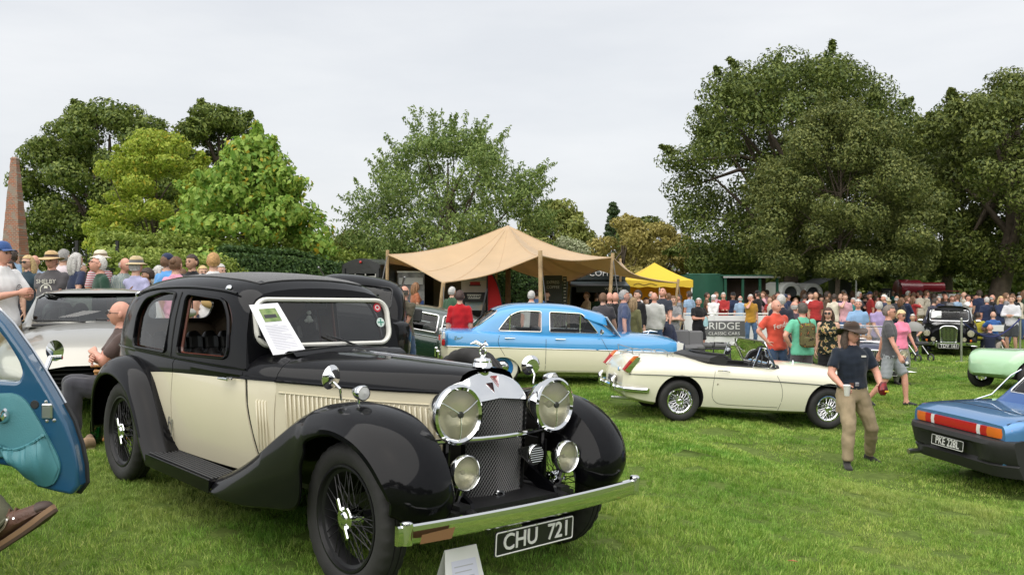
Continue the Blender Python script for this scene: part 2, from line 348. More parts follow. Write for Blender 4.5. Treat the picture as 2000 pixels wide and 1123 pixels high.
def grass():
    bm_ = blade_mat(); pats = []
    def patch(n, size, h, w, seed):
        r = np.random.default_rng(seed); P = r.uniform(-size/2, size/2, (n, 2)); a = r.uniform(0, 2*np.pi, n); ln = h*r.uniform(.5, 1.25, n); wd = w*r.uniform(.7, 1.3, n)
        # tussocks
        c = r.uniform(-size/2, size/2, (int(size*size*60), 2)); d = np.min(((P[:, None]-c[None])**2).sum(-1), 1); ln *= .55+.85*np.exp(-d/.004)
        tilt = r.uniform(.25, 1.25, n); ff = 2*np.pi/size; b = 2.2*np.sin(P[:, 0]*ff+1)+2.2*np.sin(P[:, 1]*ff*2+2)+1.5*np.sin((P[:, 0]*3+P[:, 1]*2)*ff)+r.normal(0, .7, n)
        dx, dy = np.cos(a), np.sin(a); lx, ly = np.cos(b)*np.sin(tilt)*ln, np.sin(b)*np.sin(tilt)*ln; lz = np.cos(tilt)*ln
        V = np.zeros((n, 5, 3))
        V[:, 0] = np.stack([P[:, 0]-dx*wd, P[:, 1]-dy*wd, np.full(n, -.01)], -1); V[:, 1] = np.stack([P[:, 0]+dx*wd, P[:, 1]+dy*wd, np.full(n, -.01)], -1)
        V[:, 2] = np.stack([P[:, 0]-dx*wd*.7+lx*.45, P[:, 1]-dy*wd*.7+ly*.45, lz*.62], -1); V[:, 3] = np.stack([P[:, 0]+dx*wd*.7+lx*.45, P[:, 1]+dy*wd*.7+ly*.45, lz*.62], -1)
        V[:, 4] = np.stack([P[:, 0]+lx, P[:, 1]+ly, lz], -1)
        k = np.arange(n)[:, None]*5
        me = bpy.data.meshes.new('grass_patch'); F = np.concatenate([k+[0, 1, 3], k+[0, 3, 2], k+[2, 3, 4]]).reshape(-1)
        me.vertices.add(n*5); me.vertices.foreach_set('co', V.reshape(-1)); me.loops.add(len(F)); me.loops.foreach_set('vertex_index', F); me.polygons.add(len(F)//3)
        me.polygons.foreach_set('loop_start', np.arange(0, len(F), 3)); me.update(calc_edges=True); me.materials.append(bm_)
        return bpy.data.objects.new('grass_patch', me)
    def field(src, pts, name, label):
        me = bpy.data.meshes.new(name); me.from_pydata([p[0] for p in pts], [], [])
        at_ = me.attributes.new('rot', 'FLOAT_VECTOR', 'POINT'); at_.data.foreach_set('vector', [c for p in pts for c in p[1]])
        o = link(name, me); tag(o, label, 'grass', None, 'stuff')
        ng = bpy.data.node_groups.new(name, 'GeometryNodeTree'); ng.interface.new_socket('Geometry', in_out='INPUT', socket_type='NodeSocketGeometry'); ng.interface.new_socket('Geometry', in_out='OUTPUT', socket_type='NodeSocketGeometry')
        N = ng.nodes.new; L = ng.links.new; gi = N('NodeGroupInput'); go = N('NodeGroupOutput'); ip = N('GeometryNodeInstanceOnPoints')
        na = N('GeometryNodeInputNamedAttribute'); na.data_type = 'FLOAT_VECTOR'; na.inputs[0].default_value = 'rot'
        e2r = N('FunctionNodeEulerToRotation'); oi = N('GeometryNodeObjectInfo'); oi.inputs[0].default_value = src; oi.inputs[1].default_value = True
        L(gi.outputs[0], ip.inputs['Points']); L(oi.outputs['Geometry'], ip.inputs['Instance']); L(na.outputs[0], e2r.inputs[0]); L(e2r.outputs[0], ip.inputs['Rotation']); L(ip.outputs[0], go.inputs[0])
        o.modifiers.new('g', 'NODES').node_group = ng
    def tiles(x0, x1, y0, y1, step, keep, seed):
        r = np.random.default_rng(seed); out = []
        for y in np.arange(y0, y1, step):
            for x in np.arange(x0, x1, step):
                cx, cy = x+step/2, y+step/2
                if not keep(cx, cy): continue
                n = gnormal(cx, cy); q = n.to_track_quat('Z', 'Y').to_matrix() @ Matrix.Rotation(R_(90)*r.integers(4), 3, 'Z'); e = q.to_euler()
                out.append(((cx, cy, float(gz(cx, cy))), (e.x, e.y, e.z)))
        return out
    view = lambda x, y, m=.8: abs(x) < .6*y+m
    near = tiles(-6, 8, 2.4, 9, .6, lambda x, y: view(x, y), 1)
    mid = tiles(-9, 14, 9, 20.4, 1.2, lambda x, y: view(x, y), 2)
    far = tiles(-20, 27, 20.4, 42, 2.4, lambda x, y: view(x, y, 2), 3)
    field(patch(3300, .62, .040, .0019, 5), near, 'lawn_grass', 'short mown green grass on the near lawn')
    field(patch(4600, 1.24, .046, .004, 6), mid, 'lawn_grass', 'short mown green grass under the middle row of cars')
    field(patch(3600, 2.5, .05, .008, 8), far, 'lawn_grass', 'short mown green grass of the far lawn')
grass()
# ---------------------------------------------------------------- wheels and shared car pieces
def tyre_mb(R, w, rr, n=72, tread=True, sip=0):
    """about local Z, outer face +Z; returns MB"""
    h = w/2; mb = MB()
    pts = [(rr, h*.62), (rr+.012, h*.8), (rr+(R-rr)*.35, h*.98), (rr+(R-rr)*.65, h), (R-.022, h*.9), (R-.006, h*.72)]
    if tread: pts += [(R, h*.5), (R, h*.3), (R-.007, h*.27), (R-.007, h*.2), (R, h*.17), (R, -h*.17), (R-.007, -h*.2), (R-.007, -h*.27), (R, -h*.3), (R, -h*.5)]
    else: pts += [(R, h*.4), (R, -h*.4)]
    pts += [(R-.006, -h*.72), (R-.022, -h*.9), (rr+(R-rr)*.65, -h), (rr+(R-rr)*.35, -h*.98), (rr+.012, -h*.8), (rr, -h*.62)]
    rings = []
    for k, (r, z) in enumerate(pts):
        ring = []
        for j in range(n):
            a = 2*math.pi*j/n; q = r
            if sip and r > R-.03 and abs(z) > h*.45 and j % sip == 0: q = r-.008
            ring.append((q*math.cos(a), q*math.sin(a), z))
        rings.append(ring)
    mb.loft(rings); return mb
def wheel(parent, c, side, R, w, rr, style='wire', rimmat=None, yaw=0, n=64, sip=0, spokes=36, capmat=None, tyremat=None):
    """c = tyre centre; side=-1 outer face towards -Y; parts tyre, rim, spokes, hub"""
    M = Matrix.Translation(c) @ Matrix.Rotation(yaw, 4, 'Z') @ Matrix.Rotation(R_(90) if side < 0 else R_(-90), 4, 'X')
    e = link('wheel', None, parent, M); h = w/2; rimmat = rimmat or CHROME; capmat = capmat or CHROME
    tyre_mb(R, w, rr, n, sip=sip).build('tyre', tyremat or RUBBER, e)
    mb = MB(); mb.lathe([(rr+.004, h*.7), (rr+.006, h*.82), (rr-.006, h*.84), (rr-.014, h*.6), (rr-.03, h*.5), (rr-.045, h*.1), (rr-.045, -h*.3), (rr-.012, -h*.6), (rr+.004, -h*.7)], 48)
    mb.build('rim', rimmat, e)
    if style == 'wire':
        mb = MB(); hr = .05
        for k in range(spokes):
            a = 2*math.pi*k/spokes; s = 1 if k % 2 else -1; lay = k % 4
            b = a+s*.42; zo = h*.78 if lay < 2 else h*.05
            ro = rr-.018 if lay < 2 else rr-.042; zr = h*.45 if lay < 2 else 0
            mb.tube([(hr*math.cos(b), hr*math.sin(b), zo), (ro*math.cos(a), ro*math.sin(a), zr)], .0026, 4, caps=False)
        o = mb.build('spokes', rimmat, e, fix=False); o['kind'] = 'stuff'
        mb = MB(); mb.lathe([(.001, h*1.0), (.022, h*1.0), (.03, h*.95), (.036, h*.86), (.058, h*.84), (.062, h*.76), (.056, h*.7), (.05, h*.3), (.055, -h*.2)], 20)
        for s in (-1, 1): mb.box((0, s*.072, h*.9), (.026, .07, .02), M=Matrix.Rotation(.5, 4, 'Z'), bev=.006)
        mb.build('hub', capmat, e)
    elif style == 'cap':
        mb = MB(); mb.lathe([(.001, h*.72), (.05, h*.7), (.09, h*.62), (rr*.62, h*.5), (rr*.66, h*.42), (rr*.68, h*.4)], 32); mb.build('hub', capmat, e)
        mb = MB(); mb.lathe([(rr*.6, h*.36), (rr*.85, h*.3), (rr-.02, h*.2)], 32); mb.build('wheel_disc', rimmat, e)
    elif style == 'alloy':
        mb = MB()
        for k in range(10):
            a = 2*math.pi*k/10; Mr = Matrix.Rotation(a, 4, 'Z'); mb.box((rr*.52, 0, h*.5), (rr*.86, .035, .03), M=Mr, bev=.008)
        mb.lathe([(.001, h*.62), (.05, h*.6), (.065, h*.45), (.065, h*.2)], 20); mb.build('spokes', rimmat, e)
    return e
def ring_tube(outline, fy, r, n=6, **k): return MB().tube([fy(p) for p in outline], r, n, closed=True, **k)
def lamp_round(parent, c, fwd, r, depth, name='headlamp', shell=None, tripod=False, lens=None, rim=.1, bowl=True):
    """round lamp facing fwd; part with sub-parts lens and rim"""
    M = axisZ(c, fwd); shell = shell or CHROME
    prof = [(.001, -depth), (r*.35, -depth*.93), (r*.7, -depth*.62), (r*.9, -depth*.28), (r*.98, -.02), (r*1.0, 0)] if bowl else [(r*.96, -.03), (r, 0)]
    mb = MB(); mb.lathe(prof, 32); o = mb.build(name, shell, parent, M)
    mb = MB(); mb.lathe([(r*.99, -.02), (r*1.03, -.008), (r*1.02, .01), (r*(1-rim*.4), .018), (r*(1-rim), .008), (r*(1-rim*1.1), -.006)], 32); mb.build('rim', shell, o)
    mb = MB(); mb.lathe([(.001, -r*.55), (r*.3, -r*.5), (r*.6, -r*.33), (r*.8, -r*.14), (r*.9, -.008)], 24); mb.build('reflector', mat('lamp reflector', (.95, .92, .78), .22, .5), o)
    mb = MB(); mb.sphere((0, 0, -r*.25), r*.14, n=10, m=6); mb.cyl((0, 0, -r*.5), (0, 0, -r*.3), r*.06, 8); mb.build('bulb', mat('lamp bulb', (.75, .72, .6), .2), o)
    mb = MB(); mb.lathe([(.001, r*.1), (r*.4, r*.085), (r*.75, r*.035), (r*.92, .0)], 24); mb.build('lens', lens or LENS, o)
    if tripod:
        mb = MB(); mb.lathe([(.001, .028), (r*.1, .027), (r*.12, .02), (r*.1, .012), (.001, .012)], 14)
        mb.build('lamp_boss', mat('dark boss', (.03, .03, .03), .4), o)
        for a in (-90, 30, 150):
            mb = MB(); mb.tube([(0, 0, .022), (r*.5*math.cos(R_(a)), r*.5*math.sin(R_(a)), .024), (r*.86*math.cos(R_(a)), r*.86*math.sin(R_(a)), .014)], .0032, 6); mb.build('tripod_bar', CHROME, o)
    return o
def lens_mat():
    m = bpy.data.materials.new('fluted lamp glass'); m.use_nodes = True; nt = m.node_tree; nt.nodes.clear(); N = nt.nodes.new; L = nt.links.new
    o = N('ShaderNodeOutputMaterial'); t = N('ShaderNodeBsdfTransparent'); t.inputs[0].default_value = (.93, .91, .82, 1)
    g = N('ShaderNodeBsdfGlossy'); g.inputs[1].default_value = .05; f = N('ShaderNodeFresnel'); f.inputs[0].default_value = 1.5
    d = N('ShaderNodeBsdfDiffuse'); d.inputs[0].default_value = (.8, .78, .66, 1); m0 = N('ShaderNodeMixShader'); m0.inputs[0].default_value = .15
    tc = N('ShaderNodeTexCoord'); wv = N('ShaderNodeTexWave'); wv.inputs['Scale'].default_value = 45; bp = N('ShaderNodeBump'); bp.inputs['Strength'].default_value = .25; bp.inputs['Distance'].default_value = .004
    L(tc.outputs['Object'], wv.inputs[0]); L(wv.outputs[1], bp.inputs['Height']); L(bp.outputs[0], g.inputs['Normal']); L(bp.outputs[0], f.inputs['Normal'])
    ms = N('ShaderNodeMixShader'); L(t.outputs[0], m0.inputs[1]); L(d.outputs[0], m0.inputs[2]); L(f.outputs[0], ms.inputs[0]); L(m0.outputs[0], ms.inputs[1]); L(g.outputs[0], ms.inputs[2]); L(ms.outputs[0], o.inputs[0]); return m
LENS = lens_mat()
PLATEB = mat('number plate black', (.012, .012, .013), .35); PLATEW = mat('number plate silver', (.62, .62, .6), .4)
def plate(parent, c, fwd, w, h, txt, size, sx=.8, back=None, fore=None, border=True, name='number_plate', up=(0, 0, 1)):
    x = Vector(fwd).normalized(); z = Vector(up); z = (z-x*z.dot(x)).normalized(); y = z.cross(x)
    M = Matrix(((y[0], z[0], x[0], c[0]), (y[1], z[1], x[1], c[1]), (y[2], z[2], x[2], c[2]), (0, 0, 0, 1)))
    back = back or PLATEB; fore = fore or PLATEW
    mb = MB(); mb.prism(rrect(-w/2, -h/2, w/2, h/2, h*.1), 2, -.006, .0, 0); o = mb.build(name, back, parent, M)
    if border: MB().tube([(u, v, .001) for u, v in rrect(-w/2+.006, -h/2+.006, w/2-.006, h/2-.006, h*.09)], .004, 5, closed=True).build('plate_border', fore, o)
    if txt:
        ms = [text_mesh(t, size, depth=.002, sx=sx, bold=.0012*size/.1, align='LEFT') for t in txt.split()]; ws = [max(v.co.x for v in m.vertices) for m in ms]; gap = size*(.62 if '  ' in txt else .28); x = -(sum(ws)+gap*(len(ws)-1))/2
        for m, w_ in zip(ms, ws): m.materials.clear(); m.materials.append(fore); link('plate_lettering', m, o, Matrix.Translation((x, 0, .003))); x += w_+gap
    return o
def surf_panel(fxz, edge0, edge1, z0, z1, nx, nz, off=.006, depth=.014):
    """panel over a side surface: fxz(x, z)->|y|; edges x as function of z"""
    g = []
    for k in range(nz+1):
        row = []
        for i in range(nx+1):
            s = i/nx; z = (z0+(z1-z0)*k/nz) if not callable(z0) else None
            if callable(z0):
                xm = edge0(None)+(edge1(None)-edge0(None))*s; zz = z0(xm)+(z1(xm)-z0(xm))*k/nz; x = edge0(zz)+(edge1(zz)-edge0(zz))*s; z = zz
            else: x = edge0(z)+(edge1(z)-edge0(z))*s
            row.append((x, fxz(x, z)+off, z))
        g.append(row)
    return g
def grid_mb(mb, g, mi=0, sgn=1, depth=.014, mfun=None):
    """grid of points (x, |y|, z) as an open sheet with its border turned inwards"""
    nz, nx = len(g), len(g[0]); vs = [(p[0], sgn*p[1], p[2]) for r in g for p in r]
    fs = []; ms = []
    for k in range(nz-1):
        for i in range(nx-1): fs.append((k*nx+i, k*nx+i+1, (k+1)*nx+i+1, (k+1)*nx+i)); ms.append(mfun(k, i) if mfun else mi)
    mb.add(vs, fs, ms)
    b = [(0, i) for i in range(nx)]+[(k, nx-1) for k in range(1, nz)]+[(nz-1, i) for i in range(nx-2, -1, -1)]+[(k, 0) for k in range(nz-2, 0, -1)]
    P = [g[k][i] for k, i in b]; out = [(p[0], sgn*p[1], p[2]) for p in P]; inn = [(p[0], sgn*(p[1]-depth), p[2]) for p in P]; n = len(P)
    def bm_(j): k, i = b[j]; return (mfun(min(k, nz-2), min(i, nx-2)) if mfun else mi)
    mb.add(out+inn, [(j, (j+1) % n, n+(j+1) % n, n+j) for j in range(n)], [bm_(j) for j in range(n)])
    return mb
def pane(outline, fy, rings=3):
    """sheet filling an outline; outline 2D points -> fy(point) 3D"""
    P = np.array(outline, float); c = P.mean(0); mb = MB()
    mb.disc([[fy(tuple(c+(p-c)*s)) for p in P] for s in np.linspace(1, .25, rings)]); return mb
def leather_seat(parent, c, w, d, h, back, m, name='seat', rolls=6):
    """seat cushion with rolled backrest, facing +X; c = floor-level centre of cushion"""
    mb = MB(); mb.box((c[0], c[1], c[2]+.12), (d, w, .16), bev=.04); o = mb.build(name, m, parent)
    mb = MB()
    for k in range(rolls):
        y = c[1]-w/2+w*(k+.5)/rolls; r = w/rolls*.56
        mb.tube([(c[0]-d*.42, y, c[2]+.12), (c[0]-d*.52, y, c[2]+h*.55), (c[0]-d*.62, y, c[2]+h*.92), (c[0]-d*.66, y, c[2]+h)], [r*.8, r, r, r*.55], 10)
    mb.build('backrest', m, o); return o
def steering_wheel(parent, c, nrm, r, m=None):
    M = axisZ(c, nrm); mb = MB(); mb.tube([(r*math.cos(a), r*math.sin(a), 0) for a in np.linspace(0, 2*math.pi, 24, endpoint=False)], .011, 6, closed=True)
    for a in (90, 210, 330): mb.cyl((0, 0, -.02), (r*math.cos(R_(a)), r*math.sin(R_(a)), 0), .007, 5)
    mb.cyl((0, 0, -.3), (0, 0, .01), .022, 8); return mb.build('steering_wheel', m or DARKPL, parent, M)
# ---------------------------------------------------------------- black and cream pre-war saloon
CREAM = paint('cream coach paint', (.63, .58, .43), .3, coat=.7, var=.03, vscale=1.5)
def alvis():
    hx = Vector((.6808, -.7324, -.0152)); left = Vector((.7324, .6808, -.022)); up = hx.cross(left).normalized()
    M = frame((-2.432, 7.248, .6656), hx, up)
    car = thing('vintage_saloon', 'black and cream pre-war saloon with big chrome headlamps and plate CHU 721', 'car', M)
    wb = table([(-.97, .26), (-.93, .40), (-.8, .535), (-.6, .605), (-.3, .65), (.1, .675), (.7, .69), (1.3, .67), (1.6, .64), (1.8, .605), (2.0, .55), (2.4, .445), (2.9, .325), (3.34, .215)])
    zt = table([(-.99, .98), (-.94, 1.12), (-.86, 1.26), (-.74, 1.38), (-.55, 1.475), (-.25, 1.555), (.2, 1.603), (.8, 1.62), (1.3, 1.605), (1.5, 1.583), (1.62, 1.55), (1.70, 1.51)])
    zb = table([(-.97, .76), (-.3, .80), (.1, .835), (.65, .885), (1.2, .912), (1.7, .93), (2.1, .94), (2.7, .955), (3.34, .985)])
    low = table([(.2, -.09), (.33, -.05), (.5, -.016), (.7, 0), (.86, -.004), (.98, -.02), (1.2, -.03)])
    def sy(x, z): return wb(x)[0]+low(z)[0]
    # tub behind the panels
    mb = MB(); xs = np.concatenate([np.linspace(-.97, -.7, 6), np.linspace(-.6, 1.95, 26)]); zs = [.24, .33, .42, .55, .7, .83, .93, .985]
    rings = []
    for x in xs:
        r = [(x, -(sy(x, z)-.008), z) for z in zs]; rings.append(r[::1]+[(p[0], -p[1], p[2]) for p in r[::-1]])
    mb.loft(rings, caps=True); mb.build('body', BLACKP, car)
    # door panels: cream below the belt line, black above
    def door(x0f, x1f, ztop, name='door', label=None):
        zsd = [.345, .42, .5, .6, .7, .78]; 
        for sg in (-1, 1):
            g = []; n = 14
            xm = lambda s, z: x0f(z)+(x1f(z)-x0f(z))*s
            rows = [[(xm(i/n, z), z) for i in range(n+1)] for z in zsd]
            rows.append([(xm(i/n, .88), zb(xm(i/n, .88))[0]) for i in range(n+1)]); rows.append([(xm(i/n, .88), zb(xm(i/n, .88))[0]+.012) for i in range(n+1)])
            rows.append([(xm(i/n, .95), .955) for i in range(n+1)]); rows.append([(xm(i/n, .985), ztop) for i in range(n+1)])
            bul = [0]*7+[.0, .012, .0]
            g = [[(x, sy(x, z)+bul[k], z) for x, z in r] for k, r in enumerate(rows)]
            mb = MB(); grid_mb(mb, g, sgn=sg, mfun=lambda k, i: 0 if k < 6 else 1)
            o = mb.build(name, [CREAM, BLACKP], car)
            yield sg, o
    fr = list(door(lambda z: .735, lambda z: 1.665+max(0, (1.0-z))*.30, .985))
    rr = list(door(lambda z: -.10+max(0, .78-z)*.9, lambda z: .725, .985))
    sc = list(door(lambda z: 1.69+max(0, (1.0-z))*.30, lambda z: 1.985, .965, 'scuttle_side'))
    for sg, o in fr:
        if sg < 0:
            # handle and hinge on the near side
            mb = MB(); y = -(sy(1.5, .93)+.03); mb.tube([(1.60, y+.02, .925), (1.60, y-.015, .925)], .014, 10); mb.tube([(1.61, y-.015, .927), (1.57, y-.02, .926), (1.48, y-.018, .921)], [.009, .012, .007], 8); mb.build('door_handle', CHROME, o)
    for sg, o in rr:
        if sg < 0:
            mb = MB(); y = -(sy(.0, .86)+.03); mb.tube([(-.02, y+.03, .855), (-.02, y-.01, .855)], .014, 10); mb.tube([(-.03, y-.01, .855), (.0, y-.016, .858), (.1, y-.012, .866)], [.009, .012, .007], 8); mb.build('door_handle', CHROME, o)
            mb = MB(); mb.box((.70, -(sy(.7, .52)+.012), .53), (.01, .006, .09)); mb.box((.745, -(sy(.7, .5)+.012), .50), (.008, .006, .12)); mb.box((.72, -(sy(.7, .53)+.013), .535), (.05, .006, .01)); mb.build('door_hinge', STEEL, o)
    def louvres(o, xs, zc, hh, sg):
        lm = MB(); n = 6; lm.tube([(0, .0, -hh), (0, -.006, -hh+.012), (0, -.006, hh-.012), (0, 0, hh)], [.002, .007, .007, .002], 6, flat=.8); me = lm.mesh('louvre'); me.materials.append(CREAM)
        for x in xs:
            z = zc(x); y = sg*(wb(x)[0]-.002+low(z)[0]+.004); link('louvre', me, o, Matrix.Translation((x, y, z)) @ Matrix.Rotation(0 if sg < 0 else math.pi, 4, 'Z') @ Matrix.Rotation(R_(-9), 4, 'Y'))
    for sg, o in sc: louvres(o, [1.86, 1.885, 1.91, 1.935], lambda x: .66, .16, sg)
    # belt chrome-less moulding line
    for sg in (-1, 1): MB().tube([(x, sg*(sy(x, .985)+.004), .992) for x in np.linspace(-.75, 1.7, 24)], .007, 6).build('belt_moulding', BLACKP, car)
    # bonnet
    bt = table([(1.6, 1.12), (1.98, 1.118), (2.6, 1.12), (3.34, 1.118)])
    def bon(x, t0=0):
        w = wb(x)[0]; z1 = zb(x)[0]; t = bt(x)[0]; d = t-z1
        return [(w-.004, z1+.004), (w-.008, z1+.022), (w*.985-.01, z1+d*.28), (w*.93-.01, z1+d*.52), (w*.8, z1+d*.75), (w*.6, z1+d*.9), (w*.33, z1+d*.98), (0, t)]
    def bring(x): h = bon(x); return [(x, -y, z) for y, z in h]+[(x, y, z) for y, z in h[-2::-1]]
    mb = MB(); mb.loft([bring(x) for x in np.linspace(1.99, 3.33, 20)], closed=False); bo = mb.build('bonnet', BLACKP, car)
    mb = MB(); mb.tube([(x, 0, bt(x)[0]+.003) for x in np.linspace(1.99, 3.33, 12)], .006, 6); mb.build('hinge_rod', CHROME, bo)
    for sg in (-1, 1):
        MB().tube([(x, sg*(wb(x)[0]+.003), zb(x)[0]+.006) for x in np.linspace(1.99, 3.33, 16)], .008, 6).build('bonnet_hinge', BLACKP, bo)
        g = [[(x, wb(x)[0]+low(z)[0]-.002, z) for x in np.linspace(1.992, 3.34, 20)] for z in (.46, .55, .65, .75, .85)]
        g.append([(x, wb(x)[0]-.002, zb(x)[0]) for x in np.linspace(1.992, 3.34, 20)])
        mb = MB(); grid_mb(mb, g, sgn=sg); o = mb.build('bonnet_side', CREAM, car)
        louvres(o, list(np.arange(2.10, 3.24, .0365)), lambda x: .755+(x-2.1)*.02, .125, sg)
        MB().tube([(x, sg*(wb(x)[0]+.001), zb(x)[0]-.062) for x in np.linspace(2.02, 3.32, 12)], .004, 5).build('bead', CREAM, o)
    # scuttle top between screen and bonnet
    mb = MB(); mb.loft([bring(x) for x in np.linspace(1.66, 1.985, 8)], closed=False); so = mb.build('scuttle', BLACKP, car)
    mb = MB(); mb.loft([[(1.80+.0*k, y, 1.128+.012*math.sin(math.pi*k/4)) if False else (1.83+.035*k, y, 1.12+.03*math.sin(math.pi*k/5)-.03*abs(y)/.42) for y in np.linspace(-.42, .42, 14)] for k in range(6)], closed=False); mb.build('scuttle_vent', BLACKP, so)
    # greenhouse shell
    prof = [(1, 0), (.992, .1), (.985, .2), (.955, .45), (.915, .66), (.88, .77), (.82, .855), (.72, .92), (.58, .957), (.4, .982), (.2, .996), (0, 1)]
    def shear(x, z): return -max(0, min(1, (x-1.15)/.5))*(z-1.05)*.25
    def gring(x, off=0):
        w = wb(x)[0]-.02-off; t = zt(x)[0]-off; h = [(w*a, .975+(t-.975)*b) for a, b in prof]
        return [(x+shear(x, z), -y, z) for y, z in h]+[(x+shear(x, z), y, z) for y, z in h[-2::-1]]
    gx = np.concatenate([np.linspace(-.985, -.7, 8), np.linspace(-.6, 1.5, 22), np.linspace(1.55, 1.69, 6)])
    def solid(off, x0=None, x1=None):
        mb = MB(); xx = gx if x0 is None else np.clip(gx, x0, x1); rg = [gring(x, off) for x in xx]
        mb.loft(rg, closed=True, caps=True); return mb
    roof = solid(0).build('roof', [BLACKP, mat('headlining', (.16, .12, .08), .9)], car)
    inner = MB(); xx = np.linspace(-.9, 1.64, 26); inner.loft([[(x-.0, y, z-(.02 if z < 1 else 0)) for x, y, z in gring(x, .032)] for x in xx], closed=True, caps=True, mi=1)
    def gy(x, z):
        w = wb(x)[0]-.02; t = zt(x)[0]; b = (z-.975)/(t-.975); P = prof
        for (a0, b0), (a1, b1) in zip(P, P[1:]):
            if b <= b1: return w*(a0+(a1-a0)*(b-b0)/(b1-b0))
        return 0
    w1 = roundpoly([(-.17, 1.015), (.54, 1.02), (.545, 1.45), (.3, 1.46), (-.05, 1.40), (-.17, 1.28)], [.07, .04, .035, .1, .12, .1], 5)
    w2 = roundpoly([(.755, 1.025), (1.49, 1.045), (1.475, 1.30), (1.36, 1.425), (.755, 1.45)], [.05, .08, .1, .09, .05], 5)
    ws = rrect(-.515, 1.135, .515, 1.435, (.09, .09, .09, .09), 6)
    cut = [inner, MB().prism(w1, 1, -1, 1), MB().prism(w2, 1, -1, 1), MB().prism(ws, 0, 1.45, 2.1), MB().prism(rrect(-.28, 1.2, .28, 1.36, .06), 0, -1.2, -.6)]
    boolean(roof, cut)
    # fabric roof covering and piping
    tops = table([(.02, .30), (.2, .40), (.6, .45), (1.1, .46), (1.5, .42), (1.6, .38)])
    g = []
    for x in np.linspace(.02, 1.56, 18):
        row = []
        for s in np.linspace(-1, 1, 15):
            y = s*tops(x)[0]; w = wb(x)[0]-.02; t = zt(x)[0]; a = abs(y)/w
            for (a0, b0), (a1, b1) in zip(prof, prof[1:]):
                if a >= a1: b = b0+(b1-b0)*(a0-a)/(a0-a1); break
            z = .975+(t-.975)*b; row.append((x+shear(x, z), y, z+.002))
        g.append(row)
    mb = MB(); mb.loft(g, closed=False); rc = mb.build('roof_covering', mat('grey black hood cloth', (.045, .045, .047), .85, bump=.3, bscale=250, sheen=.3), car)
    edge = [g[0][j] for j in range(15)]+[g[i][-1] for i in range(1, 18)]+[g[-1][j] for j in range(13, -1, -1)]+[g[i][0] for i in range(16, 0, -1)]
    MB().tube(edge, .006, 6, closed=True).build('piping', DARKPL, rc)
    for sg in (-1, 1):
        MB().tube([(x, sg*(gy(x, zt(x)[0]-.13)+.004) if True else 0, zt(x)[0]-.13+.01) for x in np.linspace(-.35, 1.45, 20)], .008, 6).build('rain_gutter', BLACKP, roof)
        for x, z in ((1.30, 1.50), (-.36, 1.42)):
            mb = MB(); mb.lathe([(.001, .022), (.016, .018), (.024, .008), (.026, 0)], 14); mb.build('side_light', CHROME, roof, axisZ((x, sg*(gy(x, z)+.0), z), (0, sg, .5)))
    # side windows: dim quarter panes, front panes wound down
    TR = mat('mahogany trim', (.12, .03, .015), .35, coat=.5)
    for sg in (-1, 1):
        fy = lambda p, d=-.02: (p[0]+shear(p[0], p[1]), sg*(gy(*p)+d), p[1])
        wn = MB().tube([fy(p, .003) for p in w1], .011, 6, closed=True).build('rear_window', BLACKP, car); pane(w1, lambda p: fy(p, -.018)).build('pane', glass('window glass', (.8, .82, .8)), wn)
        MB().tube([fy(p, -.034) for p in w1], .012, 6, closed=True).build('window_trim', TR, wn)
        wn = MB().tube([fy(p, .003) for p in w2], .011, 6, closed=True).build('front_window', BLACKP, car); MB().tube([fy(p, -.034) for p in w2], .012, 6, closed=True).build('window_trim', TR, wn)
        MB().tube([(.65, sg*(gy(.65, z)+.001), z) for z in np.linspace(1.0, 1.46, 8)], .005, 5).build('door_gap', DARK, car)
        MB().box((.62, sg*(gy(.65, 1.36)-.03), 1.335), (.12, .03, .10), bev=.006).build('pillar_lamp', DARKPL, car)
    # windscreen
    def sf(p, d=0): y, z = p; return (1.692+shear(1.69, z)+d, y, z)
    wsn = MB().tube([sf(p, .008) for p in ws], .024, 8, closed=True, flat=.7).build('windscreen', mat('cream white rubber', (.72, .71, .66), .45), car)
    pane(ws, lambda p: sf(p, -.004)).build('pane', glass('windscreen glass', (.72, .76, .75), 1.75), wsn)
    for y0, yl in ((-.25, -.52), (.24, -.02)):
        mb = MB(); a = sf((y0, 1.115), .035); b = sf((yl, 1.20), .03); mb.cyl((a[0]+.0, a[1], a[2]-.02), (a[0]+.005, a[1], a[2]+.004), .014, 10); m = [(a[i]+b[i])/2 for i in range(3)]
        mb.tube([a, (m[0]+.02, m[1], m[2])], [.008, .006], 6); mb.tube([(m[0]+.02, m[1], m[2]), b], .007, 4); mb.build('wiper', mat('wiper black', (.015, .015, .016), .35), wsn)
    # interior
    LEA = mat('black leather', (.018, .017, .017), .38, bump=.2, bscale=120)
    leather_seat(car, (-.02, 0, .52), 1.12, .55, .58, .2, LEA, 'rear_seat', 8)
    for y in (-.3, .3): leather_seat(car, (.98, y, .48), .48, .5, .56, .2, LEA, 'front_seat', 4)
    MB().box((1.58, 0, 1.0), (.07, 1.06, .17), bev=.02).build('dashboard', TR, car); MB().box((.4, 0, .42), (2.4, 1.1, .04)).build('floor_pan', DARK, car)
    steering_wheel(car, (1.28, -.30, 1.06), (-.85, 0, .5), .2)
    # front and rear wings, running boards
    def wing(path, sec, name, parent=car, sg=-1, n=5):
        """path: (x, z, outer y, inner y, outer drop, inner drop)"""
        P = crspline(path, n); rings = []
        for i, p in enumerate(P):
            x, z, yo, yi, do, di = p; t = P[min(i+1, len(P)-1)][:2]-P[max(i-1, 0)][:2]; t = t/np.linalg.norm(t); nx, nz = (-t[1], t[0])
            if path[0][0] > path[-1][0]: nx, nz = -nx, -nz
            w = yo-yi; r = []
            for s, d in sec(do, di, w): r.append((x-nx*d, sg*(yi+w*s), z-nz*d))
            rings.append(r)
        mb = MB(); mb.loft(rings, closed=False)
